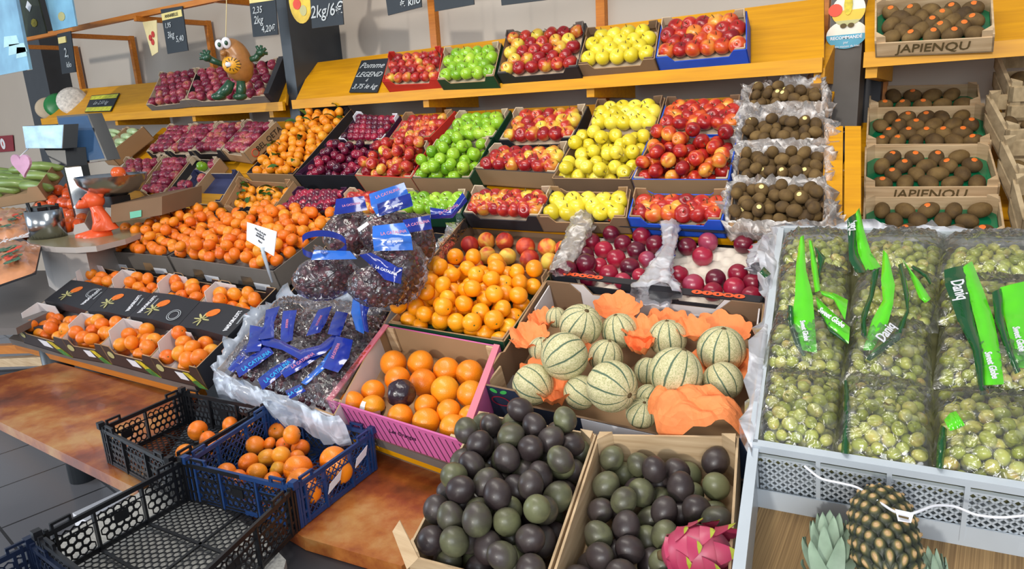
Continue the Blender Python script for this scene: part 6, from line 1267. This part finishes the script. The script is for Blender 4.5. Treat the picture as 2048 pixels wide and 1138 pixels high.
hd2('dark blue header third from the left at the rear of the lined tray', [(636, 620), (622, 650), (612, 672)], [(664, 612), (652, 645), (640, 665)], [.05, .045, .04], None, [('LA CATALINA', 630, 656, .055, 646, 626, .01, pinkp)])
hd2('long blue ribbon running diagonally through the middle of the lined tray', [(520, 668), (560, 680), (600, 700), (640, 690), (672, 664)], [(525, 690), (565, 700), (604, 722), (650, 706), (682, 676)], [.045, .05, .05, .05, .045])
hd2('dark blue header beside the pink box, lettered in pink and blue', [(672, 672), (660, 705), (645, 735)], [(706, 680), (698, 715), (676, 745)], [.055, .05, .045], None, [('LA CATALINA', 662, 722, .055, 680, 682, .013, pinkp)])
hd2('dark blue header lying at the centre of the lined tray', [(560, 740), (600, 715), (640, 690)], [(570, 756), (612, 732), (654, 704)], [.035, .04, .045], None, [('LA CATALINA', 578, 738, .05, 632, 704, .013, pinkp)])
hd2('dark blue header at the left middle of the lined tray', [(500, 650), (498, 680), (490, 705)], [(528, 655), (524, 685), (520, 702)], [.045, .045, .04])
hd2('dark blue header second from the right at the rear of the lined tray', [(672, 622), (662, 645), (655, 668)], [(696, 626), (688, 650), (680, 672)], [.06, .055, .05])
hd2('light blue strap from the front of the lined tray to the pink box', [(602, 765), (640, 728), (668, 690)], [(612, 770), (652, 735), (682, 700)], [.03, .035, .05], lblue)
hd2('tall blue header standing up at the back right corner of the lined tray', [(706, 594), (702, 625), (712, 660)], [(740, 602), (728, 630), (728, 668)], [.09, .06, .04], lblue)
hd2('dark blue half of the tall header at the back right corner', [(718, 600), (722, 630), (728, 662)], [(742, 604), (733, 630), (738, 665)], [.095, .065, .045])
hd2('dark blue folded header at the left end of the lined tray', [(455, 738), (490, 690), (530, 668)], [(466, 745), (505, 705), (545, 690)], [.02, .03, .03])
# ---------------------------------------------------------------- signs, slates and hangings
def board_y(q, Y, t, m, name, label, cat):
    P = [hit(x, y, yplane(Y)) for x, y in q]; b = MB(); b.prism(P, [p+V(0, t, 0) for p in P], m); o = tag(b.build(name), label, cat); return o, P
def ywrite(o, P, lines, m=None):
    bl, br, tr, tl = P; rt = br-bl; up = tl-bl
    for s, u, v, size in lines: write(s, bl+rt*u+up*v-V(0, .004, 0), rt, up, size, m or chalk, o, name='chalk_writing', shear=.2, bold=.0004)
ys = YR-.03
o, P = board_y([(124, 148), (152, 144), (141, 62), (114, 68)], ys, .006, slate, 'price_slate', 'narrow price slate with a yellow tab, leftmost on the orange rail', 'slate'); ywrite(o, P, [('2,', .5, .5, .1), ('kilo', .6, .2, .06)])
poly(o, [P[3]*.9+P[0]*.1+(P[2]-P[3])*.1, P[3]*.9+P[0]*.1+(P[2]-P[3])*.65, P[3]*.75+P[0]*.25+(P[2]-P[3])*.65, P[3]*.75+P[0]*.25+(P[2]-P[3])*.1], stickw, 'yellow_tab', V(0, -1, 0), .008)
o, P = board_y([(335, 108), (376, 101), (364, 12), (321, 19)], ys, .006, slate, 'price_slate', 'price slate reading 3kg 5,40 under a yellow band on the rail', 'slate'); ywrite(o, P, [('1,95', .25, .62, .045), ('3kg', .32, .4, .06), ('5,40', .72, .28, .055)]); L2 = lambda u, v: P[0]+(P[1]-P[0])*u+(P[3]-P[0])*v
poly(o, [L2(.02, .75), L2(.98, .75), L2(.98, .9), L2(.02, .9)], stickw, 'yellow_band', V(0, -1, 0), .003); write('ANNABELLE', L2(.5, .82)-V(0, .006, 0), P[1]-P[0], P[3]-P[0], .03, ink, o)
o, P = board_y([(506, 74), (556, 69), (550, -8), (498, -2)], ys, .006, slate, 'price_slate', 'price slate reading 2kg 4,20 near the charcoal pillar', 'slate'); ywrite(o, P, [('2,35', .3, .68, .055), ('2kg', .3, .42, .065), ('4,20€', .66, .17, .055)]); L2 = lambda u, v: P[0]+(P[1]-P[0])*u+(P[3]-P[0])*v; poly(o, [L2(.02, .88), L2(.98, .88), L2(.98, 1), L2(.02, 1)], stickw, 'yellow_band', V(0, -1, 0), .003)
rl2 = thing('hanging_rail', hit(850, -60, yplane(ys)), 'rail above the frame carrying the upper slates', 'rail'); b = MB(); A, B = hit(600, -20, yplane(ys+.02)), hit(1300, -60, yplane(ys+.02)); A[2] = B[2] = max(A[2], B[2])+.05; b.hexa([A, B, B+V(0, .035, 0), A+V(0, .035, 0), A+V(0, 0, .035), B+V(0, 0, .035), B+V(0, .035, .035), A+V(0, .035, .035)], orangewood); b.build('rail_bar', rl2)
for x in (A[0]+.02, B[0]-.02):
    b = MB(); beam(b, V(x, ys+.04, A[2]+.017), V(x, WALLY, A[2]+.017), .03, .03, V(0, 0, 1), orangewood); b.build('arm', rl2)
for q, l, tx in (([(624, 57), (687, 49), (682, -20), (619, -20)], 'price slate reading 2kg 6 euro right of the round fruit sign', [('2kg/6€', .5, .4, .095)]), ([(776, 31), (843, 14), (841, -24), (769, -20)], 'slate cut by the top edge, reading kilo', [('€ kilo', .7, .3, .06)]), ([(870, 23), (948, 9), (946, -24), (866, -22)], 'slate cut by the top edge, second right of the hanging pillar slate', []), ([(1003, 11), (1117, -3), (1115, -24), (1000, -24)], 'slate cut by the top edge above the black apple tray', [])):
    o, P = board_y(q, ys, .006, slate, 'price_slate', l, 'slate'); ywrite(o, P, tx)
    for k in (3, 2):
        b = MB(); b.tube([P[k], V(P[k][0], ys+.03, A[2])], .002, blackpl, 5); b.build('hook', o)
mango = flat('fruit_print_round', '#e5b93a', .5, var=.5, scale=9); cc = hit(600, 0, yplane(ys+.01)); P = ell(cc, V(.1, 0, 0), V(0, 0, .13), 24); b = MB(); b.prism(P, [p+V(0, .004, 0) for p in P], mango); o = tag(b.build('round_sign'), 'round yellow fruit picture sign hanging beside the pillar', 'sign'); poly(o, ell(cc-V(.03, .001, .02), V(.035, 0, 0), V(0, 0, .03), 12), redink, 'red_fruit_print', V(0, -1, 0), .002); poly(o, ell(cc-V(-.02, .001, .06), V(.03, 0, 0), V(0, 0, .03), 12), leafprint, 'green_fruit_print', V(0, -1, 0), .002)
cream = flat('cream_paper', '#e0cf9a', .6, var=.1); o, P = board_y([(304, 112), (316, 104), (313, 40), (285, 44)], ys, .003, cream, 'paper_pennant', 'cream tapered paper pennant with cherry print hanging from the rail', 'pennant')
for dx, dz in ((-.02, .0), (.02, .02), (0, -.03)): poly(o, ell(sum(P)/4+V(dx, -.002, dz), V(.02, 0, 0), V(0, 0, .022), 12), cardred, 'cherry_print', V(0, -1, 0), .002)
post1 = flat('pale_blue_poster', '#8fc6ee', .12, var=.35, scale=4, coat=.8)
o, P = board_y([(-40, 158), (59, 139), (26, -30), (-40, -20)], 2.3, .02, post1, 'hanging_poster', 'large glossy pale blue poster at the top left corner', 'poster')
for u, v, w_ in ((.5, .3, .3), (.75, .15, .2), (.6, .2, .35)): c = P[0]+(P[1]-P[0])*u+(P[3]-P[0])*v; poly(o, [c, c+(P[1]-P[0])*w_, c+(P[1]-P[0])*w_*.8+(P[3]-P[0])*.1, c+(P[3]-P[0])*.12], flat('pale_poster_patch', '#c4ecf2', .2), 'printed_patch', V(0, -1, 0), .002)
o, P = board_y([(106, 62), (153, 52), (142, -12), (88, -8)], 2.5, .01, post1, 'hanging_poster', 'small pale blue poster with green foliage print, top left', 'poster'); c = sum(P)/4; poly(o, ell(c-V(0, .001, .03), V(.05, 0, 0), V(0, 0, .03), 9), leafprint, 'foliage_print', V(0, -1, 0), .002)
o, P = board_y([(52, 74), (93, 66), (74, -8), (40, -5)], 2.6, .01, flat('dark_leaf_poster', '#2b3626', .4, var=.6, scale=14), 'hanging_poster', 'dark poster with yellow leaves between the two blue posters', 'poster'); c = sum(P)/4; poly(o, ell(c-V(-.01, .001, .05), V(.05, 0, 0), V(0, 0, .03), 8), yellowprint, 'yellow_leaf_print', V(0, -1, 0), .002); poly(o, ell(c-V(.02, .001, -.07), V(.05, 0, 0), V(0, 0, .04), 4), white, 'white_label', V(0, -1, 0), .002)
# leaning slates on the shelves
f = fr([(698, 184), (754, 184), (778, 116), (723, 121)], 'S', .012); b = MB(); b.prism([f.p(x, y, -.006) for x, y in Q], [f.p(x, y, 0) for x, y in Q], slate); o = tag(b.build('price_slate'), 'slate chalked Pomme Legend 3,75 le kg leaning on the shelf', 'slate')
for s, v, z in (('Pomme', .8, .07), ('LEGEND', .52, .06), ('à', .36, .04), ('3,75 le kg', .16, .055)): write(s, f.p(.5, v, .001), f.P[1]-f.P[0], f.P[3]-f.P[0], z, chalk, o, name='chalk_writing', shear=.1)
f = fr([(169, 224), (221, 222), (239, 186), (183, 191)], 'S', .012); b = MB(); b.prism([f.p(x, y, -.006) for x, y in Q], [f.p(x, y, 0) for x, y in Q], slate); o = tag(b.build('price_slate'), 'small slate with yellow-green bands lying on the left shelf', 'slate')
yb = flat('yellow_green_band', '#c8c83a', .5, var=.3, scale=30)
for v0, v1 in ((.02, .26), (.72, .95)): poly(o, [f.p(.02, v0, .001), f.p(.98, v0, .001), f.p(.98, v1, .001), f.p(.02, v1, .001)], yb, 'band', f.n, .001)
write('Le 2,50 kg', f.p(.5, .5, .002), f.P[1]-f.P[0], f.P[3]-f.P[0], .06, chalk, o, name='chalk_writing')
# rolled bowls on the left shelf
pat = flat('red_spotted_white', '#d8cfc4', .6, var=.35, scale=45); gg_ = flat('green_band_plastic', '#1f7a3c', .4)
for (x, y, rx_, rz_, m, l) in ((92, 212, 20, 20, cardpale, 'pale round basket at the left end of the left shelf'), (112, 206, 22, 24, gg_, 'green round basket nested between pale and patterned ones'), (141, 197, 25, 30, pat, 'white round basket with red-brown spots beside the small slate')):
    c = hit(x, y, yplane(3.12)); d = -(R.T@(c-EYE))[2]; k = d/F; axx = nrm(V(.75, -.55, .35)); u = nrm(np.cross(axx, V(0, 0, 1))); v = np.cross(u, axx); b = MB(); r = rx_*k*1.15
    b.lathe([(0, -.02), (r*.7, -.03), (r, -.05), (r*.98, -.055), (r*.68, -.06), (0, -.06), ], m, 28, c, u, v, axx); b.lathe([(r, -.05), (r*.95, -.07), (r*.7, -.085), (0, -.09)], m, 28, c, u, v, axx); tag(b.build('round_basket'), l, 'basket')
# inflatable kiwi figure
kb = flat('brown_inflatable', '#a5703a', .35, var=.15, scale=30, coat=.3); kg_ = flat('green_inflatable', '#1d4a33', .3, coat=.4); ky = flat('yellow_inflatable', '#e3a52a', .35, coat=.3)
c = hit(474, 122, yplane(2.75)); d = -(R.T@(c-EYE))[2]; k = d/F; tv = nrm(EYE-c); up = nrm(V(0, 0, 1)-tv*tv[2]); rt = np.cross(up, tv); u2 = nrm(up*.95-rt*.25); r2 = np.cross(u2, tv)
o = thing('inflatable_figure', c-up*70*k, 'inflatable kiwi fruit figure with green limbs hanging in front of apple trays', 'inflatable'); pq = lambda x, y, z=0: c+rt*(x-474)*k-up*(y-122)*k+tv*z*k
b = MB(); b.blob(c, [r2*29*k, tv*26*k, u2*44*k], kb, 28, 18); b.build('body', o)
b = MB(); b.blob(pq(466, 128, 16), [r2*21*k, tv*12*k, u2*19*k], ky, 22, 12); sl_ = b.build('fruit_slice', o); b = MB(); b.blob(pq(457, 128, 27), [rt*6*k, tv*3*k, up*5*k], white, 12, 8); b.build('slice_core', o)
for a in range(12): 
    t = a*.52; e1 = pq(464+8*math.cos(t), 128-8*math.sin(t), 28); e2 = pq(466+15*math.cos(t), 128-13*math.sin(t), 25); b = MB(); b.tube([e1, e2], .9*k, stemb, 5); b.build('seed_line', o)
for (x, y, r) in ((446, 91, 8), (459, 88, 9)):
    b = MB(); b.blob(pq(x, y, 20), [rt*r*k, tv*5*k, up*(r+2)*k], white, 16, 10); e = b.build('eye', o); b = MB(); b.blob(pq(x, y, 25), [rt*3.5*k, tv*2*k, up*4.5*k], kg_, 10, 8); b.build('pupil', e)
b = MB(); b.blob(pq(451, 107, 24), [rt*6*k, tv*7*k, up*6*k], kb, 14, 10); b.build('nose', o)
for P_, R_, nmn in (([(448, 128), (434, 122), (420, 114)], [5, 6, 7], 'arm'), ([(498, 120), (510, 118), (520, 108)], [5, 7, 7], 'arm'), ([(458, 160), (448, 175), (430, 188)], [8, 11, 9], 'leg'), ([(476, 160), (474, 178), (470, 190)], [8, 10, 9], 'leg')):
    b = MB(); b.tube([pq(x, y, 10) for x, y in P_], [r*k for r in R_], kg_, 14)
    x, y = P_[-1]; b.blob(pq(x, y, 12), [rt*(9 if nmn == 'arm' else 14)*k, tv*9*k, up*8*k], kg_, 14, 10)
    if nmn == 'arm':
        for t in (-.6, .1, .8, 1.5):
            s = -1 if x < 450 else 1; b.tube([pq(x, y, 12), pq(x+s*14*math.cos(t+.5), y-15*math.sin(t+.5), 12)], [4*k, 3*k], kg_, 8)
    b.build(nmn, o)
b = MB(); b.tube([pq(459, 80), hit(453, 5, yplane(2.75)), hit(450, -60, yplane(2.75))], .9*k, cream, 6); b.build('string', o)
# round stickers on the pillar
for (x, y, rx_, rz_, top, bot, l) in ((1697, 20, 30, 29, '#d9dcd0', '#e3b83a', 'upper round sticker on the grey pillar, white and yellow with two kiwis'), (1693, 69, 36, 26, '#dfd9cb', '#4f9cb8', 'lower oval sticker on the grey pillar, white above blue with lettering')):
    c = hit(x, y, yplane(3.195)); d = -(R.T@(c-EYE))[2]; k = d/F*1.04; m1, m2 = flat('sticker_top'+top[1:], top, .5), flat('sticker_low'+bot[1:], bot, .5)
    P = ell(c, V(rx_*k, 0, 0), V(0, 0, rz_*k), 30); b = MB(); b.prism(P, [p-V(0, .003, 0) for p in P], m1); o = tag(b.build('round_sticker'), l, 'sticker'); P2 = [c+V(rx_*k*math.cos(a), -.0035, rz_*k*math.sin(a)) for a in np.linspace(math.pi, 2*math.pi, 18)]; poly(o, P2, m2, 'coloured_half', V(0, -1, 0), .001)
    if y > 50: write('RECOMMANDÉ', c-V(0, .006, .012), V(1, 0, 0), V(0, 0, 1), .017, white, o, bold=.0004); write('par', c-V(0, .006, .03), V(1, 0, 0), V(0, 0, 1), .014, white, o); write('votre maison du kiwi', c-V(0, .006, .045), V(1, 0, 0), V(0, 0, 1), .012, white, o)
    else:
        poly(o, [c+V(rx_*k*math.cos(a), -.004, rz_*k*math.sin(a)) for a in np.linspace(math.pi*1.22, math.pi*1.78, 12)], leafprint, 'green_base', V(0, -1, 0), .002); poly(o, ell(c-V(0, .006, -.02), V(.016, 0, 0), V(0, 0, .04), 12), yellowprint, 'yellow_figure', V(0, -1, 0), .002)
        for s in (-1, 1): poly(o, ell(c-V(s*.014, .008, .058), V(.012, 0, 0), V(0, 0, .009), 10), stemb, 'kiwi_print', V(0, -1, 0), .002)
        c3 = hit(1671, 21, yplane(3.19)); poly(o, ell(c3, V(.026, 0, 0), V(0, 0, .024), 16), redink, 'red_disc', V(0, -1, 0), .003)
# ---------------------------------------------------------------- rough crates at the right edge
for k, (q, l, dh_) in enumerate((([(2020, 176), (2300, 160), (2280, 92), (1990, 108)], 'topmost rough wooden crate of brown kiwis at the right edge', .16), ([(2012, 262), (2300, 250), (2290, 175), (1972, 190)], 'second rough wooden crate down at the right edge', .12), ([(2034, 350), (2300, 345), (2290, 270), (2000, 280)], 'third rough wooden crate down at the right edge', .12), ([(2046, 440), (2320, 440), (2300, 352), (2024, 356)], 'lowest rough wooden crate at the right edge', .12))):
    f = fr(q, 'K', dh_); o = wood_tray(f, .13, greywood, 'rough_crate', l, 'crate', lowfront=.1, posth=.02, t=.012, slatted=True)
    pile(f, 'kiwil', .027, 10, -.09, f'brown kiwi in the {["topmost", "second", "third", "lowest"][k]} rough crate at the right edge', 'kiwi', 'kiwi', f'kiwis in rough crate {["one", "two", "three", "four"][k]} from the top', 900+k, kinds=['kiwil'])
# plinths that carry the tiers
for x0, x1, y0, y1, z, l in ((-5.5, -.6, 2.75, 3.0, 1.15, 'dark plinth under the upper apple stand'), (-3.9, -.4, 1.75, 1.95, .8, 'dark plinth under the sloping counter'), (-.5, .28, 2.7, 3.1, 1.02, 'dark plinth under the wooden kiwi crates'), (-.3, .35, 1.35, 2.0, .76, 'dark plinth under the grape crate'), (-1.0, -.35, .98, 1.3, .6, 'dark plinth under the passion fruit crates')):
    b = MB(); b.box(((x0+x1)/2, (y0+y1)/2, z/2), x1-x0, y1-y0, z, cardblack); tag(b.build('plinth'), l, 'plinth')
